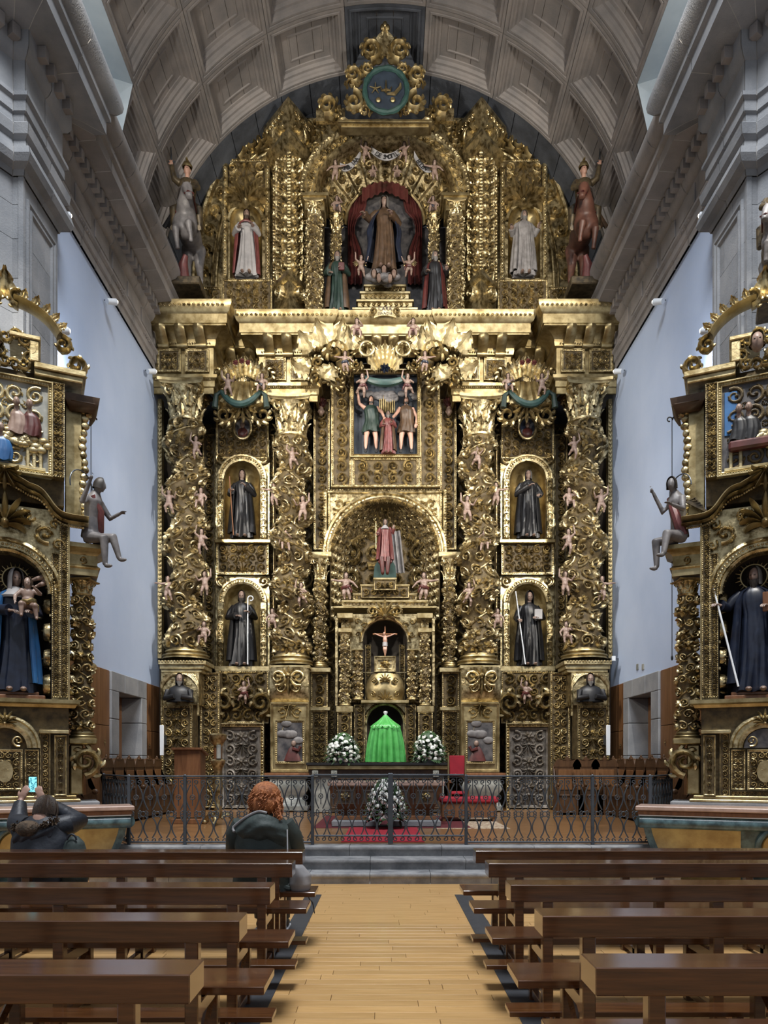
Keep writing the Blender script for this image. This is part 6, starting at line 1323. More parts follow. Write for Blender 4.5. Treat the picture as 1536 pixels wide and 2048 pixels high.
def bouquet(label, c, rx, rz, n, seed, pot='white_metal', fs=1.):
    t = thing('flower_arrangement', label, 'flowers', c, 'white chrysanthemum arrangements'); rg = np.random.default_rng(seed)
    q = MB().lathe([(.001, 0), (.09*fs, 0), (.11*fs, .03), (.12*fs, .09*fs), (.1*fs, .1*fs), (.001, .1*fs)], 20); obj('bowl', q, pot, t, local=True)
    q = MB(); q.ell((0, 0, rz*.55+.06), (rx*.72, rx*.6, rz*.5), 14, 10); obj('foliage_core', q, 'leaf', t, local=True)
    pts = []
    for i in range(n*14):
        u = rg.random(); a = -PI*rg.random() if rg.random() < .82 else PI*rg.random(); z = .08+u*.98; w = math.sqrt(max(0, 1-(2*(u-.32)/1.4)**2))*(1.05-.35*u)
        p = np.array([rx*w*math.cos(a), rx*.85*w*math.sin(a), z*rz])
        if all(np.linalg.norm(p-o) > .062*fs for o in pts): pts.append(p)
        if len(pts) >= n: break
    for p in pts:
        nrm = Vector((p[0]/rx, p[1]/rx, (p[2]-rz*.35)/rz*.9)).normalized(); e = nrm.to_track_quat('Z', 'Y').to_euler(); inst('flower_head', FLW, t, p, e, fs*(.9+.35*rg.random()))
        for j in range(4):
            e2 = (Vector(nrm)+Vector(rg.normal(size=3)*.6)).normalized().to_track_quat('Y', 'Z').to_euler(); inst('leaf', LFM, t, p*.8, e2, fs*1.3)
    return t
bouquet('dome of white chrysanthemums in a white bowl left of the green veil', P(686, 1525, 17.6)+np.array([0, 0, .0]), .36, .62, 60, 1, fs=1.4)
bouquet('dome of white chrysanthemums in a white bowl right of the green veil', P(857, 1525, 17.6), .36, .66, 60, 2, fs=1.4)
bouquet('tall white chrysanthemum arrangement on the floor before the altar table', P(772, 1648, 13.3), .34, .74, 75, 3, fs=1.15)
# ---------------- side altarpieces, turned 25 degrees toward the axis
SA = math.radians(25); SCX, SCY = 5.152, 10.168
def LW(s, u, n, z):   # local (u along face toward the chancel, n toward viewer) to world; s=-1 left
    x = -SCX+u*math.cos(SA)+n*math.sin(SA); y = SCY+u*math.sin(SA)-n*math.cos(SA); return np.array([x if s < 0 else -x, y, z])
def lpanel(parent, name, u0, u1, z0, z1, n, th=.1, cell=.2, fr=.04, bead=.012, m='gold', seed=0, hs=1.):
    o = obj(name, MB().bbox(u0, u1, -n, -n+th, z0, z1, .006), 'gold_ground_shade', parent, local=True); r = MB()
    if fr: frame_rect(r, u0, u1, z0, z1, -n, fr, .03, bead)
    if cell: carve(r, u1-u0-2.2*fr, z1-z0-2.2*fr, cell, plane_map(-n, (u0+u1)/2, z0+1.1*fr), seed, hs)
    obj('carving', r, m, o, local=True); return o
def band(mb, pts, w, dep, n): full_stroke(mb, pts, w, dep, -n, 8)
for s in (-1, 1):
    sd = 'left' if s < 0 else 'right'
    t = thing('side_altarpiece', 'gilded side altarpiece at the %s edge holding %s' % (sd, 'the Virgin and Child' if s < 0 else 'a bearded saint with a wheel staff'), 'altarpiece', LW(s, 0, 0, 0), 'side altarpieces', -s*SA)
    K = dict(local=True); obj('plinth', MB().bbox(-1.2, 1.2, -.1, .6, 0, 1.05, .01), 'stone_grey', t, False, **K)
    obj('base_moulding', MB().bbox(-.95, .95, -.1, .6, 1.05, 1.09, .01), 'gold_pale', t, False, **K); obj('base_step', MB().bbox(-.9, .9, -.06, .6, 1.09, 1.14, .01), 'gold_smooth', t, False, **K)
    stuff(obj('backing', MB().bbox(-.8, .8, .02, .6, 1.1, 2.45, .01).bbox(-.76, .76, .65, .7, 2.4, 5.3, .01).bbox(-.74, .74, .1, .5, 5.2, 7.0, .01), 'gold_ground_shade', t, False, **K))
    for sx in (-1, 1):
        lpanel(t, 'pilaster', *sorted((sx*.61, sx*.77)), 1.14, 1.98, .06, .1, 0, .02, 0, seed=1)
        q = MB(); place(q, T_HUSK, [(sx*.69, 1.9-.1*i, .05-.003*i, 0, 0) for i in range(8)], plane_map(-.065), 1.2); stuff(obj('husk_drop', q, 'gold', t, **K))
        lpanel(t, 'scroll_stile', *sorted((sx*.43, sx*.56)), 1.14, 2.0, .02, .05, .13, .01, .006, seed=2, hs=1.3)
        q = MB(); q.bbox(*sorted((sx*.42, sx*.8)), -.1, .1, 2.0, 2.05, .008); obj('pilaster_cap', q, 'gold_pale', t, **K)
        q = MB(); volute(q, sx*1.02, 1.62, .26, .2, sx < 0, 0, 1.5, .2, .35, 7); obj('bracket_volute', q, 'gold', t, **K)
        q = MB(); q.bbox(*sorted((sx*.8, sx*1.18)), .1, .6, 1.86, 1.95, .015); obj('bracket_shelf', q, 'gold_smooth', t, **K); q = MB(); q.bbox(*sorted((sx*.82, sx*1.0)), .2, .55, 1.14, 1.86, .02); obj('bracket_back', q, 'gold_smooth', t, **K)
        # bead and leaf strips of the niche
        lpanel(t, 'niche_strip', *sorted((sx*.58, sx*.68)), 2.5, 4.5, .02, .2, .09, .012, .011, seed=3, hs=1.2); lpanel(t, 'niche_strip', *sorted((sx*.68, sx*.785)), 2.5, 4.9, .05, .2, .1, .012, .011, seed=4, hs=1.2)
        q = MB(); q.bbox(*sorted((sx*.785, sx*.81)), -.07, .4, 2.45, 4.95, .006); obj('edge_fillet', q, 'gold_pale', t, **K)
        # entablature block over the outer column, with the seat for an angel
        q = MB(); q.sweep([(0, 4.27), (.03, 4.27), (.03, 4.36), (.06, 4.38), (.02, 4.42), (.02, 4.56), (.06, 4.6), (.14, 4.64), (.14, 4.7), (0, 4.71)], [(sx*.99-.17, .7), (sx*.99-.17, .14), (sx*.99+.17, .14), (sx*.99+.17, .7)], cap=False); q.box(sx*.99-.17, sx*.99+.17, .14, .7, 4.27, 4.7); place(q, T_SCROLL[0], [(sx*.99, 4.49, .07, 0, 0)], plane_map(.12)); obj('column_block', q, 'gold_smooth', t, True, 30, **K)
        # upper return with fruit drops
        obj('return_pilaster', MB().bbox(*sorted((sx*.76, sx*.98)), .2, .5, 5.1, 6.8, .01), 'gold_smooth', t, False, **K)
        q = MB(); rg = np.random.default_rng(2)
        for i in range(15): q.ell((sx*(1.0+.02*math.sin(i)), .22, 6.65-.105*i), (.05+.02*rg.random(), .05, .06), 8, 6)
        q.tube([(sx*1.0, .24, 6.7), (sx*1.0, .24, 5.1)], .03, 6); volute(q, sx*1.03, 6.66, .1, .2, sx < 0, 0, 1.3, .25, .4, 3); obj('fruit_drop', q, 'gold', t, **K)
        # curved broken cornice and upper cornice
        for zo, w, dp, nn, m_ in ((0, .045, .16, .0, 'gold_pale'), (-.075, .03, .1, .02, 'gold')):
            q = MB(); u = np.linspace(0, 1.05, 30); zz = 5.5-.12*np.clip((u-.05)/.25, 0, 1)-.36*(1/(1+np.exp(-(u-.55)*16)))+zo; band(q, np.stack([sx*u, zz], 1), w, dp, nn); obj('curved_cornice', q, m_, t, **K)
        q = MB(); u = np.linspace(.02, .98, 34); zz = 5.5-.12*np.clip((u-.05)/.25, 0, 1)-.36*(1/(1+np.exp(-(u-.55)*16)))-.13; place(q, T_BEAD, [(sx*a, b, .02, 0, 0) for a, b in zip(u, zz)], plane_map(-.06)); stuff(obj('cornice_beads', q, 'gold', t, **K))
        q = MB(); place(q, T_SCROLL[1], [(sx*.5, 4.75, .17, 0, sx > 0), (sx*.28, 4.98, .12, 1, sx > 0), (sx*.66, 4.62, .1, 2, sx < 0), (sx*.62, 4.9, .09, 2, sx < 0)], plane_map(-.03), 1.4); stuff(obj('spandrel_scrolls', q, 'gold', t, **K))
        q = MB(); q.bbox(*sorted((sx*.36, sx*1.02)), -.14, .5, 6.98, 7.06, .012); q.bbox(*sorted((sx*.36, sx*.98)), -.1, .5, 6.9, 6.98, .012); obj('upper_cornice', q, 'gold_pale', t, False, **K); q = MB(); q.bbox(*sorted((sx*.3, sx*.42)), -.14, .5, 7.06, 7.34, .012); q.bbox(*sorted((sx*.05, sx*.44)), -.16, .5, 7.34, 7.4, .012); obj('cornice_step', q, 'gold_pale', t, False, **K)
        q = MB(); q.bbox(*sorted((sx*.82, sx*1.16)), .05, .6, 6.7, 6.76, .01); q.sweep([(0, 6.6), (.04, 6.62), (.1, 6.72), (.12, 6.8), (0, 6.84)], [(sx*.97-.12, .6), (sx*.97-.12, .15), (sx*.97+.12, .15), (sx*.97+.12, .6)], cap=False); obj('return_cornice', q, 'brown_cloth', t, **K)
        a = np.linspace(.15, 1.25, 20); q = MB(); band(q, np.stack([sx*(.72*np.sin(a)), 7.35+.55*np.cos(a)], 1), .05, .13, .0); obj('broken_pediment', q, 'gold_smooth', t, **K); q = MB(); volute(q, sx*.72, 7.42, .14, 0, sx > 0, PI, 1.4, .25, .5, 4); obj('pediment_volute', q, 'gold_smooth', t, **K); q = MB(); volute(q, sx*.9, 7.2, .17, .05, sx < 0, 0, 1.4, .22, .5, 5); obj('corner_volute', q, 'gold', t, **K)
        for i in range(5): q = MB(); an = .3+.2*i; q.merge(LEAF, Matrix.Translation((sx*.74*math.sin(an), -.05, 7.38+.56*math.cos(an)))@Matrix.Rotation(sx*an, 4, 'Y')@Matrix.Diagonal((.16, .2, .16, 1))); obj('pediment_leaf', q, 'gold', t, **K)
        lpanel(t, 'picture_border', *sorted((sx*.58, sx*.74)), 5.55, 6.85, .06, .2, .12, .012, .011, seed=5, hs=1.2)
    # predella door with little arch
    lpanel(t, 'shrine_door', -.22, .22, 1.22, 1.78, .03, .06, .16, .03, .01, seed=6); n_ = 20; a = np.linspace(0, 2*PI, n_, endpoint=False)
    q = MB(); q.prism([(.1*math.cos(x), 1.48+.15*math.sin(x)) for x in a], -.06, -.03); obj('door_oval', q, 'gold_pale', t, **K)
    for u0, u1 in ((-.42, -.24), (.24, .42)): lpanel(t, 'shrine_panel', u0, u1, 1.22, 1.78, .01, .05, .13, .02, .008, seed=7)
    lpanel(t, 'shrine_base', -.42, .42, 1.14, 1.21, .02, .05, .07, .008, 0, seed=8); q = MB(); sweep_arch(q, 0, 1.8, .34, [(-.08, 0), (-.07, .05), (-.02, .06), (0, .03), (.05, .03), (.07, .06), (.1, .05), (.11, 0)], -.0); place(q, T_PALM5, [(0, 2.22, .12, 0, 0)], plane_map(-.05)); place(q, T_SCROLL[0], [(sx*.16, 1.9, .1, 0, sx > 0) for sx in (-1, 1)], plane_map(-.01)); obj('shrine_arch', q, 'gold', t, **K)
    if s > 0: obj('shrine_painting', MB().prism([(.26*math.cos(x), 1.8+.26*max(0, math.sin(x))) for x in np.linspace(0, PI, 14)], -.03, -.01), 'painting', t, **K)
    q = MB(); q.sweep([(0, 2.36), (.04, 2.36), (.06, 2.4), (.1, 2.42), (.1, 2.47), (0, 2.48)], [(-.84, .5), (-.84, 0), (.84, 0), (.84, .5)], cap=False); q.box(-.84, .84, 0, .66, 2.37, 2.47); obj('shelf_cornice', q, 'gold_smooth', t, True, 30, **K)
    q = MB(); q.bbox(-.5, .5, .05, .6, 2.47, 2.53, .01); q.bbox(-.42, .42, .1, .6, 2.53, 2.58, .01); obj('statue_step', q, 'wood_brown', t, False, **K)
    # niche
    q = MB(); arch_wall(q, -.79, .79, 2.48, 5.1, 0, 3.93, .58, -.0, 2.48); sweep_arch(q, 0, 3.93, .58, [(-.06, -.15), (-.05, .03), (-.02, .05), (.0, .02), (.08, .02), (.1, .06), (.14, .04), (.15, 0)], 0); am = arch_map(0, 3.93, .58, -.02); place(q, T_PALM, [(u, -.03, .05, PI, 0) for u in np.arange(-.88, .9, .085)], am); place(q, T_BEAD, [(u, .05, .02, 0, 0) for u in np.arange(-.9, .9, .046)], am); obj('niche_front', q, 'gold', t, **K)
    q = MB(); a = np.linspace(0, PI, 17); V = [np.stack([.58*np.cos(a), .62*np.sin(a)**.6, np.full(17, z)], 1) for z in (2.48, 3.93)]; q.grid(np.array(V)); q.grid(np.stack([np.stack([.58*np.cos(a)*math.cos(p), .62*np.sin(a)**.6*math.cos(p), np.full(17, 3.93+.58*math.sin(p))], 1) for p in np.linspace(0, PI/2, 7)])); obj('niche_recess', q, 'void', t, **K)
    for sx in (-1, 1):
        q = MB()
        for i in range(4): place(q, T_SCROLL[i % 3], [(0, 2.72+.37*i, .19, i, sx > 0)], lambda u, v, h: np.stack([sx*(.56-h), .26+u, v], 1), 1.4); q.box(*sorted((sx*.55, sx*.575)), .05, .5, 2.9+.37*i, 2.93+.37*i)
        stuff(obj('niche_side_carving', q, 'gold', t, **K))
    q = MB(); place(q, T_PALM5, [(0, 5.02, .26, 0, 0)], plane_map(-.06), 1.5); place(q, T_PALM5, [(0, 5.4, .17, PI, 0)], plane_map(-.14), 1.5); obj('shell', q, 'gold_smooth', t, **K)
    q = MB(); [volute(q, sx*.22, 4.95, .14, -.02, sx > 0, 0, 1.4, .2, .4, 6) for sx in (-1, 1)]; stuff(obj('shell_volutes', q, 'gold', t, **K))
    # upper picture
    obj('picture_ground', MB().bbox(-.58, .58, -.02, .1, 5.55, 6.82, .01), 'marble_white' if s < 0 else 'painting', t, False, **K); q = MB(); frame_rect(q, -.6, .6, 5.53, 6.85, -.02, .07, .07, .014); obj('picture_frame', q, 'gold_pale', t, **K)
    q = MB(); carve(q, 1.0, 1.15, .42, plane_map(-.02, 0, 5.62), 12, .5); obj('relief_ornament', q, 'gold_pale' if s < 0 else 'gold_ground_shade', t, **K)
    rf = MB(); rg = np.random.default_rng(4)
    for i in range(30): rf.ell(((.24 if s < 0 else -.05)+rg.normal()*.14, -.05, 5.98+rg.normal()*.05), (.07, .05, .05), 8, 5)
    stuff(obj('relief_clouds', rf, 'gold_pale', t, **K))
    q = MB(); [q.bbox(u-.025, u+.025, -.06, 0, 5.6, 6.0, .01) for u in (.28, .36, .44, -.3, -.42)]; q.tube([(-.5, -.05, 5.62), (.5, -.05, 5.62)], .03, 6); stuff(obj('relief_columns', q, 'gold_pale', t, **K))
    for j, (u, z, rb) in enumerate(((.3, 6.06, 'red_cloth'), (.14, 6.06, 'skin_pale'), (-.05, 5.68, 'bright_blue'), (-.34, 5.7, 'blue_cloth')) if s < 0 else ((-.2, 6.0, 'black_cloth'), (-.32, 6.0, 'black_cloth'), (.2, 5.95, 'black_cloth'))):
        b = MB(); hd, ey, T_ = head_mb((u, -.1, z+.42), .55); b.merge(hd); b.tube([(u, -.07, z+.3), (u, -.08, z+.38)], .03, 8); q2 = robe_mb([(0, .13, .07), (.12, .12, .07), (.26, .1, .06), (.34, .03, .03)], 7, .2, j); v = q2.v; q2.v = [x+np.array([u, -.05, z]) for x in v]; obj('relief_robe', q2, rb, t, **K); obj('relief_head', b, 'skin_pale', t, **K)
    if s > 0: obj('relief_table', MB().bbox(-.45, .45, -.16, -.02, 5.85, 5.98, .03), 'red_cloth', t, False, **K); obj('relief_sky', MB().bbox(-.5, -.34, -.035, -.02, 6.1, 6.7, .005), 'bright_blue', t, False, **K)
    # cherub head and leaves at the top
    hd, ey, T_ = head_mb((-s*-.12 if s < 0 else -.1, -.24, 7.2), 1.1); o = obj('cherub_head', hd, 'skin_pale', t, **K); obj('eyes', ey, 'eye', o, **K); obj('hair', hair_mb(T_, .02, 1.12, .85), 'gold', o, **K); uc = .12 if s < 0 else -.1
    for i in range(10): an = 2*PI*i/10+.3; q = MB(); volute(q, uc+.2*math.cos(an), 7.18+.2*math.sin(an), .11, -.08, i % 2, an, 1.3, .22, .4, 4); obj('leaf_scroll', q, 'gold', t, **K)
    q = MB(); q.merge(LEAF, Matrix.Translation((0, 0, 7.9))@Matrix.Diagonal((.4, .5, .45, 1))); obj('top_leaf', q, 'gold', t, **K)
    for sx in (-1, 1): q = MB(); volute(q, sx*.16, 7.95, .15, .02, sx > 0, 0, 1.4, .2, .5, 6); obj('top_volute', q, 'gold', t, **K)
    # outer vine columns
    for u in (.99, -.99):
        b = LW(s, u, -.34, 1.95); tc = twisted_column('vine_column', 'leafy twisted column on the %s flank of the %s side altarpiece' % ('chancel' if u > 0 else 'outer', sd), 'side altarpiece columns', b, .145, 1.98, .1, .22, .12, 4, s, .16, nt=20, seed=70+s)
    # altar table in front
    me = thing('side_altar', 'marbled side altar with rosy top and green rim below the %s side altarpiece' % sd, 'altar', LW(s, 0, 0, 0), 'side altars', -s*SA); f = -.71
    for (z0, z1, ex, m_) in ((.95, 1.01, .0, 'marble_top'), (.89, .95, -.03, 'wood_brown')): obj('top_slab' if z1 > 1 else 'slab_moulding', MB().bbox(-1.6-ex, 1.6+ex, f-ex, -.1, z0, z1, .012), m_, me, False, local=True)
    obj('white_fillet', MB().bbox(-1.56, 1.56, f+.04, -.1, .875, .89, .004), 'white_metal', me, False, local=True)
    q = MB(); q.tube([(-1.55, f+.11, .79), (1.55, f+.11, .79)], .085, 14); q.tube([(1.53, f+.11, .79), (1.53, -.12, .79)], .085, 14); q.tube([(-1.53, f+.11, .79), (-1.53, -.12, .79)], .085, 14); obj('green_roll', q, 'marble_green', me, local=True)
    z = np.linspace(0, 1, 9); o_ = .06+.5*z**1.3*.6; zz = .72-.72*z
    def bf(name, ua, ub, off, m_, tp=1):
        q = MB(); q.grid(np.array([[(u*(1-.0*v)-np.sign(u)*(o*.9 if abs(u) > 1.4 else 0), f+.06+o-off, h) for u in np.linspace(ua, ub, 5)] for v, o, h in zip(z, o_, zz)])); return obj(name, q, m_, me, local=True)
    bf('body_green', -1.56, 1.56, 0, 'marble_green')
    for ua, ub in ((-1.5, -.62), (.78, 1.5), (-.62+.02, -.2), (.0, .02)) if False else ((-1.46, -.3), (.62, 1.46)): bf('ochre_panel', ua, ub, .015, 'marble_ochre')
    q = MB(); cu = .16; a = np.linspace(0, 2*PI, 28, endpoint=False); R_ = lambda rr, off: np.array([(cu+rr*math.cos(x), f+.05+.06+.3*max(0, (.72-(.5+rr*math.sin(x)))/.72)**1.3-off, .5+rr*math.sin(x)) for x in a])
    ring = R_(.2, .03); q.fan(ring); q.grid(np.stack([ring, R_(.22, 0)]), cv=True); obj('ochre_roundel', q, 'marble_ochre', me, local=True); q = MB(); q.tube(np.vstack([R_(.26, .02), R_(.26, .02)[:1]]), .04, 8, cap=False); obj('roundel_rim', q, 'marble_green', me, local=True)
    if s > 0:
        for ch, dz in (('P', .07), ('A', -.07)):
            o = text('monogram', ch, .18, (cu, f+.1, .5+dz), None, 'ink'); o.parent = me
    obj('end_wall', MB().bbox(-1.3, 1.3, f+.4, -.1, 0, .72, .01), 'marble_green', me, False, local=True)
# statues of the side altars
def local_thing(o, s, u, n, z): o.location = [float(x) for x in LW(s, u, n, z)]; o.rotation_euler = (0, 0, -s*SA); return o
v = saint('virgin_and_child_statue', 'Virgin in white and dark blue robes holding the Child in the left side altarpiece', (0, 0, 0), 1.66, 'blue_cloth', 'bright_blue', 'hair_dark', seed=20, hood='white_cloth', arms=(((-.3, -.05, 1.15), (-.05, -.27, 1.12)), ((.3, -.08, 1.1), (.2, -.28, 1.12))), yaw=.25, tilt=.15, halo=True, collar='white_cloth', amp=.2); local_thing(v, -1, .12, -.2, 2.58)
ch = putto('bare Child with golden hair on the arm of the Virgin in the left side altarpiece', None, 0, 0, 10, 60, 1, False, 'gold_smooth'); ch.scale = (.78,)*3; local_thing(ch, -1, .28, .08, 3.52); ch['category'] = 'child figure'
ch = putto('flying cherub above the Child in the left side altarpiece niche', None, 0, 0, 10, 60, 2, True, None, True); ch.scale = (-.62, .62, .62); local_thing(ch, -1, .36, -.05, 4.05); ch.rotation_euler = (0, 1.0, SA)
v = saint('saint_statue', 'bearded saint in blue-black habit with wheel-topped staff in the right side altarpiece', (0, 0, 0), 1.7, 'blue_cloth', 'blue_cloth', 'hair_grey', 'hair_dark', seed=21, arms=(((-.34, -.05, 1.2), (-.45, -.2, 1.22)), ((.3, -.06, 1.12), (.16, -.26, 1.15))), yaw=-.35, halo=True, staff=((-.2, -.36, .05), (-.55, -.2, 1.62), 'wheel', 'white_metal'), book=((.2, -.28, 1.2), .1, 'wood_brown'), amp=.2); local_thing(v, 1, .13, -.2, 2.58)
# winged angels sitting on the column blocks, holding sanctuary lamp cables
for s in (-1, 1):
    sd = 'left' if s < 0 else 'right'; b = MB(); hd, ey, T_ = head_mb((.02, -.2, 1.0), 1.0, .6, .25); b.merge(hd); b.tube([(0, 0, .1), (.0, -.04, .45), (0, -.08, .75), (.01, -.14, .92)], [.16, .13, .16, .05], 12)
    for sx, e, h in ((-1, (-.3, -.1, .62), (-.32, -.3, .95)), (1, (.28, -.2, .5), (.26, -.42, .56))): b.tube([(sx*.14, -.08, .76), e, h], [.07, .05, .032], 10); b.merge(hand_mb(h, np.array(h)-np.array(e), (0, 0, 1) if sx > 0 else (0, -1, 0), 1, .4))
    for sx, kn, ft in ((-1, (-.12, -.42, .02), (-.1, -.42, -.42)), (1, (.12, -.4, .1), (.16, -.5, -.26))): b.tube([(sx*.09, -.02, .1), kn, ft], [.12, .085, .045], 10); b.ell((ft[0], ft[1]-.07, ft[2]-.03), (.04, .1, .035), 10, 6)
    a_ = thing('angel_figure', 'seated winged angel leaning from the %s side altarpiece over the white wall' % sd, 'angel', LW(s, 1.08, -.1, 4.72), 'seated angels', (.75 if s < 0 else -.75)+(0 if s < 0 else 0), .82); a_.rotation_euler = (0, 0, 1.2 if s < 0 else -1.2)
    obj('figure', fuse(b, .02, 2), 'horse_white', a_, local=True); obj('hair', hair_mb(T_, .05), 'hair_dark', a_, local=True); q = MB(); q.tube([(-.1, -.14, .8), (.05, -.18, .55), (.1, -.1, .25), (.18, -.05, .1)], [.05, .07, .09, .05], 8); obj('drapery', q, 'pink_cloth', a_, local=True)
    q = MB()
    for i in range(7): q.tube([(.05, .08, .72), (.14+.03*i, .2+.02*i, .78-.05*i), (.2+.03*i, .3+.02*i, .5-.1*i)], [.03, .05, .012], 6, flat=.4)
    obj('wing', q, 'armour', a_, local=True)
    q = MB(); a = np.linspace(0, PI*1.1, 16); q.tube(np.stack([-.1+.26*np.cos(a), np.full(16, .1), 1.0+.26*np.sin(a)], 1), .012, 6); obj('hoop', q, 'iron', a_, local=True)
    # wall cable with its bracket
    xx = 182 if s < 0 else 1344; dd = 11.2; c = thing('lamp_cable', 'thin dark cable hanging from a scrolled bracket beside the %s white wall' % sd, 'cable', P(xx, 1330, dd), 'hanging cables'); q = MB(); q.tube([P(xx, 838, dd), P(xx, 1318, dd)], .006, 6); obj('cable', q, 'black', c); obj('end_weight', MB().ell(P(xx, 1316, dd), (.018, .018, .04), 8, 6), 'black', c)
    q = MB(); q.tube([P(xx, 838, dd), P(xx-s*-8 if False else xx+s*6, 832, dd), P(770+s*(770-152) if s < 0 else 1388, 832, dd)], .014, 6); a = np.linspace(0, 5, 14); o_ = P(xx+s*-5, 840, dd); q.tube(np.stack([o_[0]+.05*np.cos(a)*(1-.12*a), np.full(14, dd), o_[2]+.05*np.sin(a)*(1-.12*a)], 1), .01, 6); obj('bracket', q, 'black', c)
# ---------------- pews
def make_pew(label, s, dnear, L):
    xe = -.69 if s < 0 else .77; t = thing('pew', label, 'pew', (xe, dnear, 0), 'varnished pews in two columns')
    def bx(nm, u0, u1, y0, y1, z0, z1, b=.006, m='pew'):   # u runs from the aisle end outward
        a, c = sorted((s*u0, s*u1)); return obj(nm, MB().bbox(a, c, y0, y1, z0, z1, b), m, t, False, local=True)
    bx('back_ledge', 0, L, 0, .21, .745, .85, .004)
    bx('seat', -.085, L, .2, .55, .435, .478, .004); bx('kneeler', -.06, L, -.32, -.15, .15, .18, .003)
    for u in (.2, 1.25, 2.3, L-.15):
        bx('rear_leg', u, u+.065, .02, .085, 0, .745, .005); bx('front_leg', u, u+.065, .44, .5, 0, .435, .005); bx('side_rail', u+.008, u+.057, .085, .44, .36, .43, .004); bx('foot_rail', u+.01, u+.055, -.3, .44, .035, .085, .004)
        q = MB(); q.tube([(s*(u+.032), .09, .12), (s*(u+.032), .42, .36)], .022, 4); obj('brace', q, 'pew', t, False, local=True); bx('kneeler_post', u+.01, u+.055, -.26, -.2, 0, .15, .004)
    return t
ORD = ('nearest the camera', 'second from the camera', 'third from the camera', 'fourth from the camera', 'front row nearest the steps')
for s, D in ((-1, (2.65, 3.55, 4.5, 5.57, 6.28)), (1, (2.74, 3.66, 4.59, 5.57, 6.36))):
    for i, dn in enumerate(D): make_pew('varnished wooden pew %s of the aisle, %s' % ('left' if s < 0 else 'right', ORD[i]), s, dn, 3.35 if i < 3 else 3.6)
# ---------------- wrought iron railing
def spiral(c, r, a0, turns, n=12): t = np.linspace(0, 1, n); a = a0+turns*2*PI*t; rr = r*(1-.7*t); return np.stack([c[0]+rr*np.cos(a), np.zeros(n), c[1]+rr*np.sin(a)], 1)
U = .195; sq = MB()
for sx in (-1, 1):
    t = np.linspace(0, 1, 16); x = sx*(.085-.05*np.sin(t*PI)**2); sq.tube(np.stack([sx*(.03+.06*np.sin(t*PI)), np.zeros(16), .50+.36*t], 1), .0098, 5)
    sq.tube(np.stack([sx*(.03+.06*np.sin(t*PI)), np.zeros(16), .10+.30*t], 1), .0098, 5)
    for (cz, r, a0, tn) in ((.90, .034, -PI/2, 1.1), (.46, .03, PI/2, -1.1), (.42, .03, -PI/2, 1.1), (.065, .034, PI/2, -1.1)):
        p = spiral((.045, cz), r, a0, tn); p[:, 0] *= sx; sq.tube(p, .0085, 5)
a = np.linspace(0, 2*PI, 15); sq.tube(np.stack([.032*np.cos(a), 0*a, .68+.032*np.sin(a)], 1), .008, 5, cap=False); sq.tube([(0, 0, .56), (0, 0, .64)], .008, 5); sq.tube([(0, 0, .72), (0, 0, .95)], .0065, 5); sq.tube(np.stack([U/2+.035*np.cos(a), 0*a, .44+.035*np.sin(a)], 1), .008, 5, cap=False)
sq.ell((0, 0, .68), (.014,)*3, 6, 4); SCR = sq.mesh('scroll_unit'); SCR.materials.append(M['iron'])
post_me = MB().bbox(-.022, .022, -.022, .022, 0, 1.0, .004).ell((0, 0, 1.0), (.02, .02, .012), 8, 4).mesh('post', False); post_me.materials.append(M['iron'])
def railing(label, A, B, z, n=None, ends=(1, 1), posts=(), nm='railing', low=.03):
    A = np.array(A, float); B = np.array(B, float); L = np.linalg.norm(B-A); ang = math.atan2(B[1]-A[1], B[0]-A[0])
    t = thing(nm, label, 'railing', (A[0], A[1], z), None, ang)
    obj('top_rail', MB().bbox(0, L, -.022, .022, .97, .995, .004), 'iron', t, False, local=True); obj('bottom_rail', MB().bbox(0, L, -.018, .018, low, low+.022, .004), 'iron', t, False, local=True); obj('mid_rail', MB().bbox(0, L, -.006, .006, .945, .957, .002), 'iron', t, False, local=True)
    for x in ([0] if ends[0] else [])+([L] if ends[1] else [])+list(posts): inst('post', post_me, t, (x, 0, 0))
    n = n or round(L/U)
    for i in range(n): inst('scroll_unit', SCR, t, ((i+.5)*L/n, 0, 0), (0, 0, 0), (L/n/U, 1, 1))
    return t
rd = 10.75; rx = lambda x: PX(x, rd)
railing('wrought iron railing left of the gate with lyre scrolls', (rx(258), rd), (rx(625), rd), PF, posts=(rx(370)-rx(258),)); railing('wrought iron railing right of the gate with lyre scrolls', (rx(932), rd), (rx(1300), rd), PF, posts=(rx(1185)-rx(932),))
railing('left leaf of the iron gate at the head of the aisle', (rx(629), rd), (rx(779), rd), PF+.02, ends=(0, 1), nm='gate_leaf', low=.1); railing('right leaf of the iron gate at the head of the aisle', (rx(783), rd), (rx(928), rd), PF+.02, ends=(1, 0), nm='gate_leaf', low=.1)
railing('oblique iron railing running back to the left side altarpiece', (-4.5, 12.0), (rx(258)-.03, rd+.03), PF, ends=(1, 0)); railing('oblique iron railing running back to the right side altarpiece', (rx(1300)+.03, rd+.03), (4.58, 12.0), PF, ends=(0, 1))
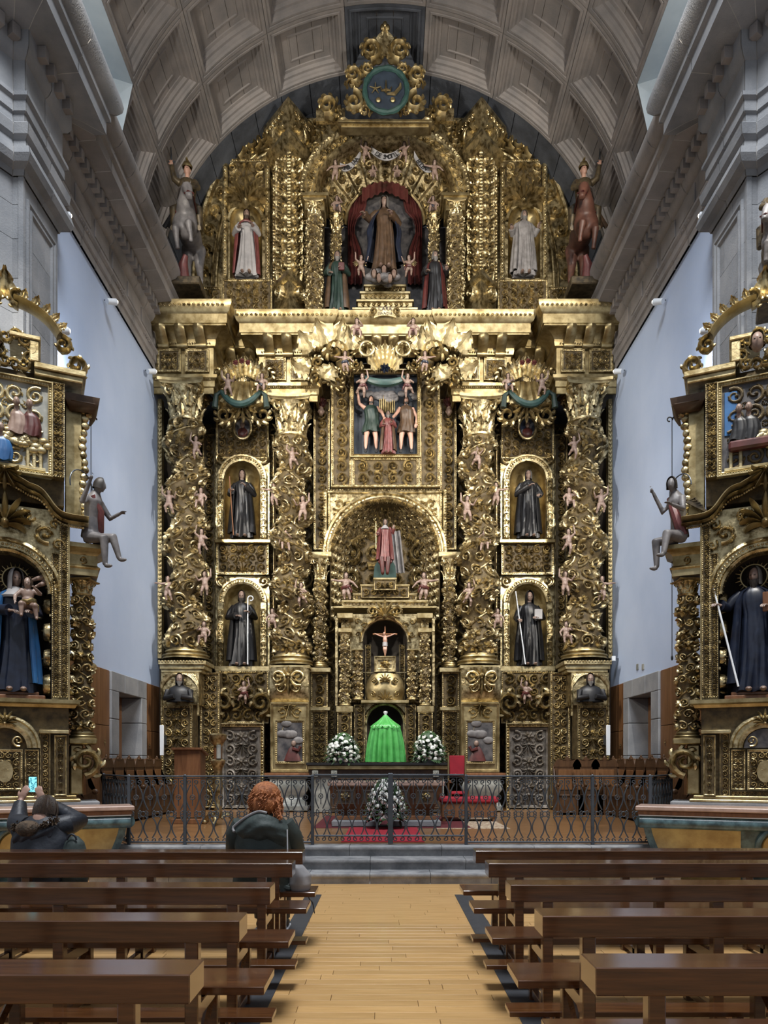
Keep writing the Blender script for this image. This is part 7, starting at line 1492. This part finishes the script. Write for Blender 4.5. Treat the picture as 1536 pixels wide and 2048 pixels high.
# ---------------- presbytery furniture
for nm, lab, x0, x1, y0, y1, m_, z in (('rug', 'plain red runner rug in front of the floor flowers', 692, 840, 1656, 1684, 'rug_red', .012), ('rug', 'wine-coloured patterned rug under the altar table', 640, 925, 1632, 1656, 'rug_dark', .006), ('rug', 'cream and wine patterned rug right of the altar table', 860, 990, 1630, 1657, 'rug_cream', .003)):
    da, db = (EYE-PF)*F/(y1-VY), (EYE-PF)*F/(y0-VY); dm = (da+db)/2; X0, X1 = PX(x0, dm), PX(x1, dm); t = thing(nm, lab, 'rug', ((X0+X1)/2, dm, PF)); obj('pile', MB().bbox(X0, X1, da, db, PF+.001, PF+.002+z, .002), m_, t, False); obj('hem', MB().bbox(X0-.01, X1+.01, da-.05, da, PF+.001, PF+.002+z*.8, .001), m_, t, False)
def stall(label, x, y, rot, grp='choir stalls'):
    t = thing('choir_stall', label, 'stall', (x, y, PF), grp, rot); w = .31
    K = dict(local=True); obj('seat', MB().bbox(-w+.03, w-.03, -.42, -.02, .42, .46, .008), 'stall_wood', t, False, **K); obj('seat_front', MB().bbox(-w+.03, w-.03, -.4, -.37, .05, .42, .004), 'stall_wood', t, False, **K); obj('back_panel', MB().bbox(-w+.02, w-.02, -.02, .02, .0, 1.1, .006), 'stall_wood', t, False, **K)
    obj('back_inset', MB().bbox(-w+.09, w-.09, -.035, -.02, .55, 1.02, .01), 'panel_wood', t, False, **K)
    q = MB(); u = np.linspace(-1, 1, 17); top = 1.16+.11*(1-u**2)**.6+.03*np.cos(u*9); q.prism([(a*w, b) for a, b in zip(u, top)]+[(w, 1.08), (-w, 1.08)], -.03, .03); q.ell((0, 0, 1.3), (.03, .025, .04), 8, 6); obj('crest', q, 'stall_wood', t, **K)
    for sx in (-1, 1):
        q = MB(); q.prism([(-.02, 0), (.42, 0), (.44, .62), (.36, .7), (.3, .64), (.2, .62), (.05, .75), (-.02, 1.1)], -.02, .02); v = q.verts(); q.v = [np.stack([sx*(w-.0)+v[:, 1], -v[:, 0], v[:, 2]], 1)]; obj('arm_end', q, 'stall_wood', t, **K)
        q = MB(); q.ell((sx*w, -.4, .68), (.035, .06, .05), 10, 6); obj('arm_knob', q, 'stall_wood', t, **K)
    return t
for i in range(8):
    y = 13.2+i*.64
    for s in (-1, 1): stall('carved wooden choir stall along the %s wall, %s' % ('left' if s < 0 else 'right', ('nearest the railing', 'second from the railing', 'third from the railing', 'fourth from the railing', 'fifth from the railing', 'sixth from the railing', 'seventh from the railing', 'farthest from the railing')[i]), s*5.38, y, -s*PI/2)
for i in range(3): stall('choir stall facing the nave before the right pedestal, %s' % ('nearest the side door', 'middle one', 'nearest the wall')[i], PX(1135+i*37, 17.2), 17.2, 0)
# lectern
lt = thing('lectern', 'plain brown wooden lectern left of the altar behind the railing', 'lectern', P(373, 1640, 14.4)); d = 14.4; z0 = PF; xa, xb = PX(346, d), PX(403, d)
q = MB(); q.bbox(xa+.02, xb-.02, d, d+.05, PF+.12, PZ(1500, d), .008); obj('front_panel', q, 'wood_brown', lt, False)
for x in (xa+.02, xb-.05): obj('side_panel', MB().bbox(x, x+.03, d+.05, d+.42, PF+.1, PZ(1503, d), .005), 'wood_brown', lt, False)
q = MB(); q.add([(xa-.02, d-.06, PZ(1499, d)), (xb+.02, d-.06, PZ(1499, d)), (xb+.02, d+.5, PZ(1499, d)-.12), (xa-.02, d+.5, PZ(1499, d)-.12), (xa-.02, d-.06, PZ(1495, d)), (xb+.02, d-.06, PZ(1495, d)), (xb+.02, d+.5, PZ(1495, d)-.12), (xa-.02, d+.5, PZ(1495, d)-.12)], [(0, 1, 2, 3), (4, 5, 6, 7), (0, 1, 5, 4), (1, 2, 6, 5), (2, 3, 7, 6), (3, 0, 4, 7)]); obj('book_rest', q, 'wood_brown', lt, False); obj('foot', MB().bbox(xa-.03, xb+.03, d-.05, d+.5, PF, PF+.1, .01), 'wood_brown', lt, False)
# processional torchere
tc = thing('candle_stand', 'tall gilded candle stand with a pale candle drum beside the left side door', 'candle stand', P(436, 1646, 14.2)); c = (PX(436, 14.2), 14.2, 0); k = 14.2/F; Zp = lambda y: PZ(y, 14.2)
obj('turned_shaft', MB().lathe([(.05, Zp(1636)), (.09, Zp(1625)), (.05, Zp(1610)), (.07, Zp(1590)), (.1, Zp(1570)), (.06, Zp(1550)), (.09, Zp(1535)), (.13, Zp(1527)), (.14, Zp(1521)), (.08, Zp(1518))], 20, c), 'gold', tc); obj('drum', MB().lathe([(.08, Zp(1518)), (.085, Zp(1496)), (.001, Zp(1496))], 20, c), 'wood_brown', tc); obj('pale_candle', MB().lathe([(.045, Zp(1517)), (.045, Zp(1490)), (.001, Zp(1490))], 16, (c[0]+.03, c[1]-.07, 0)), 'marble_white', tc)
obj('cup', MB().lathe([(.06, Zp(1496)), (.1, Zp(1488)), (.16, Zp(1478)), (.17, Zp(1470)), (.12, Zp(1467)), (.001, Zp(1466))], 20, c), 'gold', tc)
for i in range(3):
    a = 2*PI*i/3-PI/2; q = MB(); t = np.linspace(0, 1, 12); r_ = .06+.27*t; z_ = Zp(1636)-(Zp(1636)-PF-.04)*t+.1*np.sin(t*PI); q.tube(np.stack([c[0]+r_*math.cos(a), c[1]+r_*math.sin(a), z_], 1), .05-.015*t, 8); q.ell((c[0]+.33*math.cos(a), c[1]+.33*math.sin(a), PF+.045), (.06, .06, .045), 10, 6); obj('scroll_foot', q, 'gold', tc)
# red chair and red bench
rc = thing('presider_chair', 'chair with upright crimson back to the right of the high altar', 'chair', P(913, 1610, 15.6)); d = 15.6; xa, xb = PX(899, d), PX(929, d)
obj('back_cushion', MB().bbox(xa, xb, d, d+.05, PZ(1552, d), PZ(1511, d), .012), 'crimson', rc); 
for x in (xa-.04, xb+.0): obj('back_post', MB().bbox(x, x+.04, d, d+.05, PF, PZ(1506, d), .006), 'gold_smooth', rc, False); obj('front_leg', MB().bbox(x, x+.04, d-.5, d-.45, PF, PZ(1578, d), .006), 'wood_brown', rc, False); obj('armrest', MB().bbox(x-.01, x+.05, d-.5, d+.02, PZ(1562, d)-.03, PZ(1562, d)+.02, .008), 'wood_brown', rc, False)
obj('seat', MB().bbox(xa-.03, xb+.03, d-.5, d, PZ(1582, d)-.05, PZ(1582, d), .01), 'crimson', rc)
rb = thing('red_bench', 'low bench with crimson cushion right of the altar table', 'bench', P(938, 1640, 14.9)); d = 14.9; obj('cushion', MB().bbox(PX(880, d), PX(998, d), d, d+.5, PZ(1606, d), PZ(1594, d), .03), 'crimson', rb); obj('bench_body', MB().bbox(PX(884, d), PX(994, d), d+.04, d+.46, PF+.08, PZ(1606, d), .01), 'wood_brown', rb, False)
for x in (PX(886, d), PX(986, d)): obj('leg', MB().bbox(x, x+.06, d+.06, d+.44, PF, PF+.08, .005), 'wood_brown', rb, False)
for s in (-1, 1):   # heater panels and spot lamps on the walls
    sd = 'left' if s < 0 else 'right'; X = lambda x: x if s < 0 else 1540-x; t = thing('heater_panel', 'slim white vertical panel at the %s edge of the altarpiece base' % sd, 'panel heater', P(X(323), 1510, 17.75), 'white panels'); q = MB(); spx(q, *([X(323)-4, 1450, X(323)+4, 1511]), 17.72, .05); obj('panel', q, 'white_metal', t); q = MB(); spx(q, X(323)-2, 1470, X(323)+2, 1490, 17.77, .35); obj('mount', q, 'iron', t)
    for (x, y, dd, w) in ((126, 428, 12.75, 'beside the pier capital'), (222, 602, 15.2, 'midway along the cornice'), (302, 742, 17.75, 'close to the altarpiece'), (123, 660, 12.6, 'beside the pier shaft')):
        c = P(X(x), y, dd); t = thing('spot_lamp', 'small white spot lamp on the %s wall %s' % (sd, w), 'lamp', c, 'wall spot lamps'); q = MB(); q.tube([c+np.array([s*.06, -.06, -.04]), c+np.array([-s*.06, .1, .04])], [.055, .065], 14); obj('housing', q, 'white_metal', t); obj('lens', MB().ell(c+np.array([-s*.065, .108, .043]), (.045, .02, .05), 10, 6), 'glass_lamp', t); q = MB(); q.tube([c, c+np.array([s*.14, 0, .02])], .012, 6); obj('bracket', q, 'iron', t)
t = thing('wall_vents', 'pair of small beige plates on the right wall above the stone door', 'wall plates', P(1283, 1335, 16.9))
for x in (1274, 1285): dd = 5.69*F/(x-770); q = MB(); q.bbox(5.69, 5.72, dd-.06, dd+.06, PZ(1340, dd), PZ(1328, dd), .004); obj('plate', q, 'marble_white', t, False)
t = thing('wall_camera', 'tiny white box on the right wall by the altarpiece', 'camera', P(1227, 1318, 18.3)); obj('box', MB().bbox(PX(1224, 18.3), PX(1231, 18.3), 18.28, 18.4, PZ(1322, 18.3), PZ(1312, 18.3), .006), 'white_metal', t, False); obj('arm', MB().bbox(PX(1222, 18.3), 5.72, 18.33, 18.36, PZ(1318, 18.3), PZ(1316, 18.3), .003), 'iron', t, False)
# ---------------- visitors on the front pew
def loft(rows, n=40, fold=.0, k=9, seed=0, cap=True):
    # rows: (z, rx, ry, cx, cy)
    rg = np.random.default_rng(seed); ph = rg.random(3)*6; th = np.linspace(0, 2*PI, n, endpoint=False); R_ = np.array(rows, float); zz = np.linspace(R_[0, 0], R_[-1, 0], 28); V = []
    for z in zz:
        rx_, ry_, cx_, cy_ = [np.interp(z, R_[:, 0], R_[:, j]) for j in (1, 2, 3, 4)]; f = 1+fold*(np.sin(k*th+ph[0]+z*14)*.5+np.sin(z*38+3*np.sin(th*2+ph[1]))*.5)
        V.append(np.stack([cx_+rx_*f*np.cos(th), cy_+ry_*f*np.sin(th), np.full(n, z)], 1))
    q = MB(); q.grid(np.array(V), cv=True)
    if cap: q.fan(V[0]); q.fan(V[-1])
    return q
def seated_body(head_c, arms, yaw=0., tilt=0.):
    b = MB(); hd, ey, T_ = head_mb(head_c, 1.0, yaw, tilt); b.merge(hd)
    b.tube([(0, 0, .5), (0, .0, .75), (0, .01, 1.0), (0, .02, 1.12), (head_c[0]*.6, .03, 1.2), (head_c[0], head_c[1]-.01, head_c[2]-.06)], [.13, .11, .11, .07, .05, .05], 14)
    for sx, (e, w, aim, cu) in zip((-1, 1), arms):
        b.tube([(sx*.13, .02, 1.02), e, w], [.045, .042, .03], 10); b.merge(hand_mb(w, aim, (0, -1, .3) if sx < 0 else (0, -1, .3), .95, cu))
        b.tube([(sx*.09, .05, .54), (sx*.11, .48, .52), (sx*.1, .52, .1)], [.085, .065, .045], 10)
    return b, ey, T_
FACE_FWD = PI   # they look toward the altar (+y)
# woman with red hair
w = thing('person', 'person with curly red hair in a dark green hooded parka, seated on the front pew', 'person', (-1.08, 6.66, 0))
b, ey, T_ = seated_body((.02, .0, 1.31), (((-.27, .12, .82), (-.08, .34, .66), (.6, 1, -.2), .6), ((.27, .12, .82), (.1, .34, .66), (-.6, 1, -.2), .6)), PI, -.05)
obj('body', fuse(b, .011, 2), 'skin', w, local=True)
ct = obj('parka', loft([(.47, .27, .2, 0, .0), (.6, .26, .185, 0, 0), (.8, .25, .165, 0, 0), (.95, .245, .155, -.005, 0), (1.05, .225, .15, 0, .01), (1.11, .175, .125, .0, .02), (1.16, .105, .095, .005, .02), (1.2, .085, .08, .01, .02)], 48, .03, 7, 1), 'coat_green', w, local=True)
for sx in (-1, 1): q = MB(); q.tube([(sx*.19, .0, 1.06), (sx*.255, .03, .95), (sx*.28, .1, .82), (sx*.2, .25, .72), (sx*.12, .34, .68)], [.085, .085, .08, .07, .055], 14); obj('parka_sleeve', q, 'coat_green', w, local=True)
# hood lying on the back
q = MB(); rows = []
for v in np.linspace(0, 1, 16):
    row = []
    for u in np.linspace(-1, 1, 26):
        x = u*(.235-.10*v**2)+.05*v-.01+.02*v; zt = 1.165-.11*abs(u)**1.6-(.03 if u < 0 else 0)*abs(u); z = zt-v*(.25-.08*abs(u)**2+.03*u); bulge = .095*math.sin(PI*min(1, v*.92+.08))*(1-.55*u*u)+.006*math.sin(u*4+v*18)+.003*math.sin(u*9-v*9); row.append((x, -.135-bulge+.05*abs(u)**2, z))
    rows.append(row)
A = np.array(rows); q.grid(A); B = A.copy(); B[..., 1] += .07; q.grid(B, flip=True); q.grid(np.stack([A[-1], B[-1]])); q.grid(np.stack([A[:, 0], B[:, 0]])); q.grid(np.stack([A[:, -1], B[:, -1]])); obj('hood', q, 'coat_green', w, local=True)
tr_ = A[0, 0:17].copy()+np.array([0, .0, .012]); q = MB(); q.tube(np.vstack([A[3:0:-1, 0]+np.array([-.008, -.005, 0]), tr_]), .0115, 8); obj('fleece_trim', q, 'white_cloth', w, local=True)
q = MB(); q.tube([(.232, -.155, 1.02), (.236, -.17, .9), (.238, -.17, .78)], .0095, 6, flat=.6); obj('white_strap', q, 'white_metal', w, local=True)
# curly hair: shell plus locks
rg = np.random.default_rng(9); q = MB(); q.ell((.02, .0, 1.325), (.125, .13, .108), 20, 14); q.ell((.025, -.05, 1.24), (.13, .09, .1), 18, 12)
for i in range(150):
    a = rg.random()*2*PI; t0 = rg.random(); st = np.array([.02+.118*math.cos(a)*math.sqrt(t0), .0+.12*math.sin(a)*math.sqrt(t0), 1.335+.095*(1-t0)]); L = .1+.12*rg.random()+(.06 if math.cos(a) > .3 else 0); n = 9; s_ = np.linspace(0, 1, n); ph = rg.random()*6
    out = np.array([math.cos(a), math.sin(a), 0]); p = st+np.outer(np.minimum(1, s_*2)*.035, out)+np.stack([.016*np.sin(s_*16+ph), .016*np.cos(s_*16+ph), -L*s_**1.1], 1); p[:, 1] = np.where(p[:, 1] > .06, .06+.3*(p[:, 1]-.06), p[:, 1]); q.tube(p, .0095*(1-.6*s_), 5)
stuff(obj('hair', q, 'hair_red', w, local=True))
q = MB(); rg2 = np.random.default_rng(3)
for i in range(16): s_ = np.linspace(0, 1, 10); x0 = .1+.03*rg2.random(); q.tube(np.stack([x0+.05*s_+.011*np.sin(s_*15+i), -.07-.05*s_-.02*rg2.random()+.011*np.cos(s_*15+i), 1.27-.15*s_-.03*rg2.random()], 1), .010*(1-.6*s_), 5)
stuff(obj('loose_curls', q, 'hair_red', w, local=True))
for sx in (-1, 1):
    q = MB(); q.tube([(sx*.1, .02, .55), (sx*.12, .48, .55), (sx*.11, .52, .12)], [.1, .082, .06], 12); obj('trouser_leg', q, 'coat_navy', w, local=True)
    sh = obj('shoe', MB().ell((sx*.11, .58, .055), (.05, .14, .045), 14, 8), 'black', w, local=True); obj('shoe_sole', MB().bbox(sx*.11-.048, sx*.11+.048, .45, .71, .0, .025, .008), 'white_metal', sh, local=True)
# grey bag and folded garment beside her
g = thing('shoulder_bag', 'grey cloth shoulder bag slumped at the aisle end of the front left pew', 'bag', (-.75, 6.62, .48)); q = MB(); q.merge(loft([(0, .085, .1, 0, 0), (.05, .1, .12, 0, 0), (.13, .095, .11, .0, 0), (.2, .06, .09, -.02, 0), (.24, .02, .05, -.03, 0)], 24, .05, 5, 3)); obj('pouch', q, 'bag', g, local=True)
q = MB(); s_ = np.linspace(0, 1, 20); q.tube(np.stack([.03+.1*s_, -.02+.0*s_, .02-.24*s_**2+.03*np.sin(s_*9)], 1), .005, 5); obj('strap', q, 'black', g, local=True)
f_ = thing('folded_scarf', 'dark folded garment on the seat next to the grey bag', 'garment', (-.95, 6.6, .48)); q = MB()
for i in range(4): s_ = np.linspace(-1, 1, 16); q.tube(np.stack([.13*s_, -.03+.02*i+.01*np.sin(s_*7+i), .025+.022*i+.008*np.sin(s_*5+i*2)], 1), .026, 8)
stuff(obj('folds', q, 'coat_green', f_, local=True))
# person photographing with a phone
p_ = thing('person', 'person in a black padded jacket with furry hood, raising a phone from the front pew', 'person', (-3.07, 6.68, 0)); ph = P(66, 1569, 7.0)-np.array((-3.07, 6.68, 0))
hl_, hr_ = np.array((ph[0]-.10, ph[1]-.03, ph[2]-.14)), np.array((ph[0]+.10, ph[1]-.03, ph[2]-.14))
b, ey, T_ = seated_body((.01, .1, 1.165), (((-.27, .16, 1.07), tuple(hl_), (.35, .1, .8), .35), ((.27, .16, 1.07), tuple(hr_), (-.35, .1, .8), .35)), PI, -.3)
obj('body', fuse(b, .0085, 2), 'skin', p_, local=True)
obj('jacket', loft([(.47, .27, .2, 0, 0), (.6, .27, .2, 0, 0), (.8, .265, .185, 0, 0), (.93, .25, .17, 0, .02), (1.02, .23, .16, 0, .04), (1.08, .19, .14, 0, .06), (1.12, .12, .11, .0, .08)], 48, .022, 6, 5), 'coat_navy', p_, local=True)
for sx, h in ((-1, hl_), (1, hr_)):
    e = np.array((sx*.275, .15, 1.06)); w_ = h+(e-h)*.16; q = MB(); q.tube([(sx*.13, .03, 1.02), (sx*.23, .07, 1.04), e, e*.5+w_*.5, w_], [.1, .1, .09, .072, .055], 14); q.tube([e*.7+w_*.3, e*.6+w_*.4], .078, 12); obj('jacket_sleeve', q, 'coat_navy', p_, local=True)
hq = MB(); n, m = 30, 14; rows = []
for j in range(m):
    pp = .02+j/(m-1)*2.3; row = []
    for i in range(n): t = 2*PI*i/n; r_ = math.sin(min(pp, PI*.62)); row.append((.098*r_*math.cos(t)*(1+.03*math.sin(i*5+j)), .112*r_*math.sin(t)*(1+.02*math.sin(i*7)), .128*math.cos(min(pp, 1.9))-max(0, pp-1.9)*.34))
    rows.append(row)
hq.grid(np.array(rows), cv=True); rg = np.random.default_rng(12)
for i in range(120):
    a = rg.random()*2*PI; s_ = np.linspace(.12, 1, 8); hq.tube(np.stack([.102*np.sin(s_*1.75)*math.cos(a+.1*s_[0]), .116*np.sin(s_*1.75)*math.sin(a), .131*np.cos(s_*1.75)-.03*s_**3], 1), .006, 4)
T2 = Matrix.Translation((.01, .085, 1.175))@Matrix.Rotation(-.25, 4, 'X'); stuff(obj('hair', MB().merge(hq, T2), 'hair_brown', p_, local=True))
q = MB(); q.ell((-.05, -.12, 1.02), (.105, .09, .075), 18, 12); obj('hood_lining', q, 'fur', p_, local=True)
q = MB(); rows = [[((-.02+.0*v)+u*(.2-.05*v), -.10-.07*math.sin(PI*v*.8+.3)*(1-.4*u*u)+.03*abs(u)+.008*math.sin(u*9+v*12), 1.06-.02*abs(u)-v*.17+.03*u) for u in np.linspace(-1, 1, 24)] for v in np.linspace(0, 1, 12)]; q.grid(np.array(rows)); q.grid(np.array(rows)+np.array([0, .06, 0])); obj('hood', q, 'coat_navy', p_, local=True)
q = MB()
for i in range(260):
    u = rg.random()*2-1; c0 = np.array((-.01+.2*u, -.13+.06*u*u+rg.normal()*.012, 1.035+.03*u-.025*math.cos(u*3)+rg.normal()*.016)); dr = np.array((rg.normal()*.5, -1, .6+rg.normal()*.8)); dr /= np.linalg.norm(dr); q.tube([c0, c0+dr*.02, c0+dr*.04+np.array((0, 0, -.008))], [.008, .006, .0015], 4)
stuff(obj('fur_trim', q, 'fur', p_, local=True))
for sx in (-1, 1): q = MB(); q.tube([(sx*.1, .02, .55), (sx*.12, .5, .55), (sx*.11, .54, .04)], [.1, .085, .06], 12); obj('trouser_leg', q, 'coat_navy', p_, local=True); obj('shoe', MB().ell((sx*.11, .6, .05), (.05, .14, .05), 12, 8), 'black', p_, local=True)
fn = thing('phone', 'smartphone with lit screen held up by the person in the black jacket', 'phone', P(66, 1569, 7.0)); c = P(66, 1569, 7.0); obj('case', MB().bbox(c[0]-.041, c[0]+.041, c[1]-.004, c[1]+.006, c[2]-.075, c[2]+.075, .003), 'black', fn, False); obj('screen', MB().bbox(c[0]-.037, c[0]+.037, c[1]-.0055, c[1]-.0035, c[2]-.07, c[2]+.07, .0005), 'screen', fn, False)
bp = thing('backpack', 'dark green floral backpack beside the person in the black jacket', 'backpack', (-2.74, 6.62, .48)); obj('pack', loft([(0, .1, .08, 0, 0), (.1, .12, .1, 0, 0), (.3, .11, .1, 0, 0), (.42, .08, .07, 0, 0), (.47, .03, .03, 0, 0)], 24, .03, 4, 8), 'coat_green', bp, local=True); q = MB(); s_ = np.linspace(0, PI, 12); q.tube(np.stack([.04*np.cos(s_), -.06+0*s_, .44+.05*np.sin(s_)], 1), .01, 6); obj('loop', q, 'coat_navy', bp, local=True)
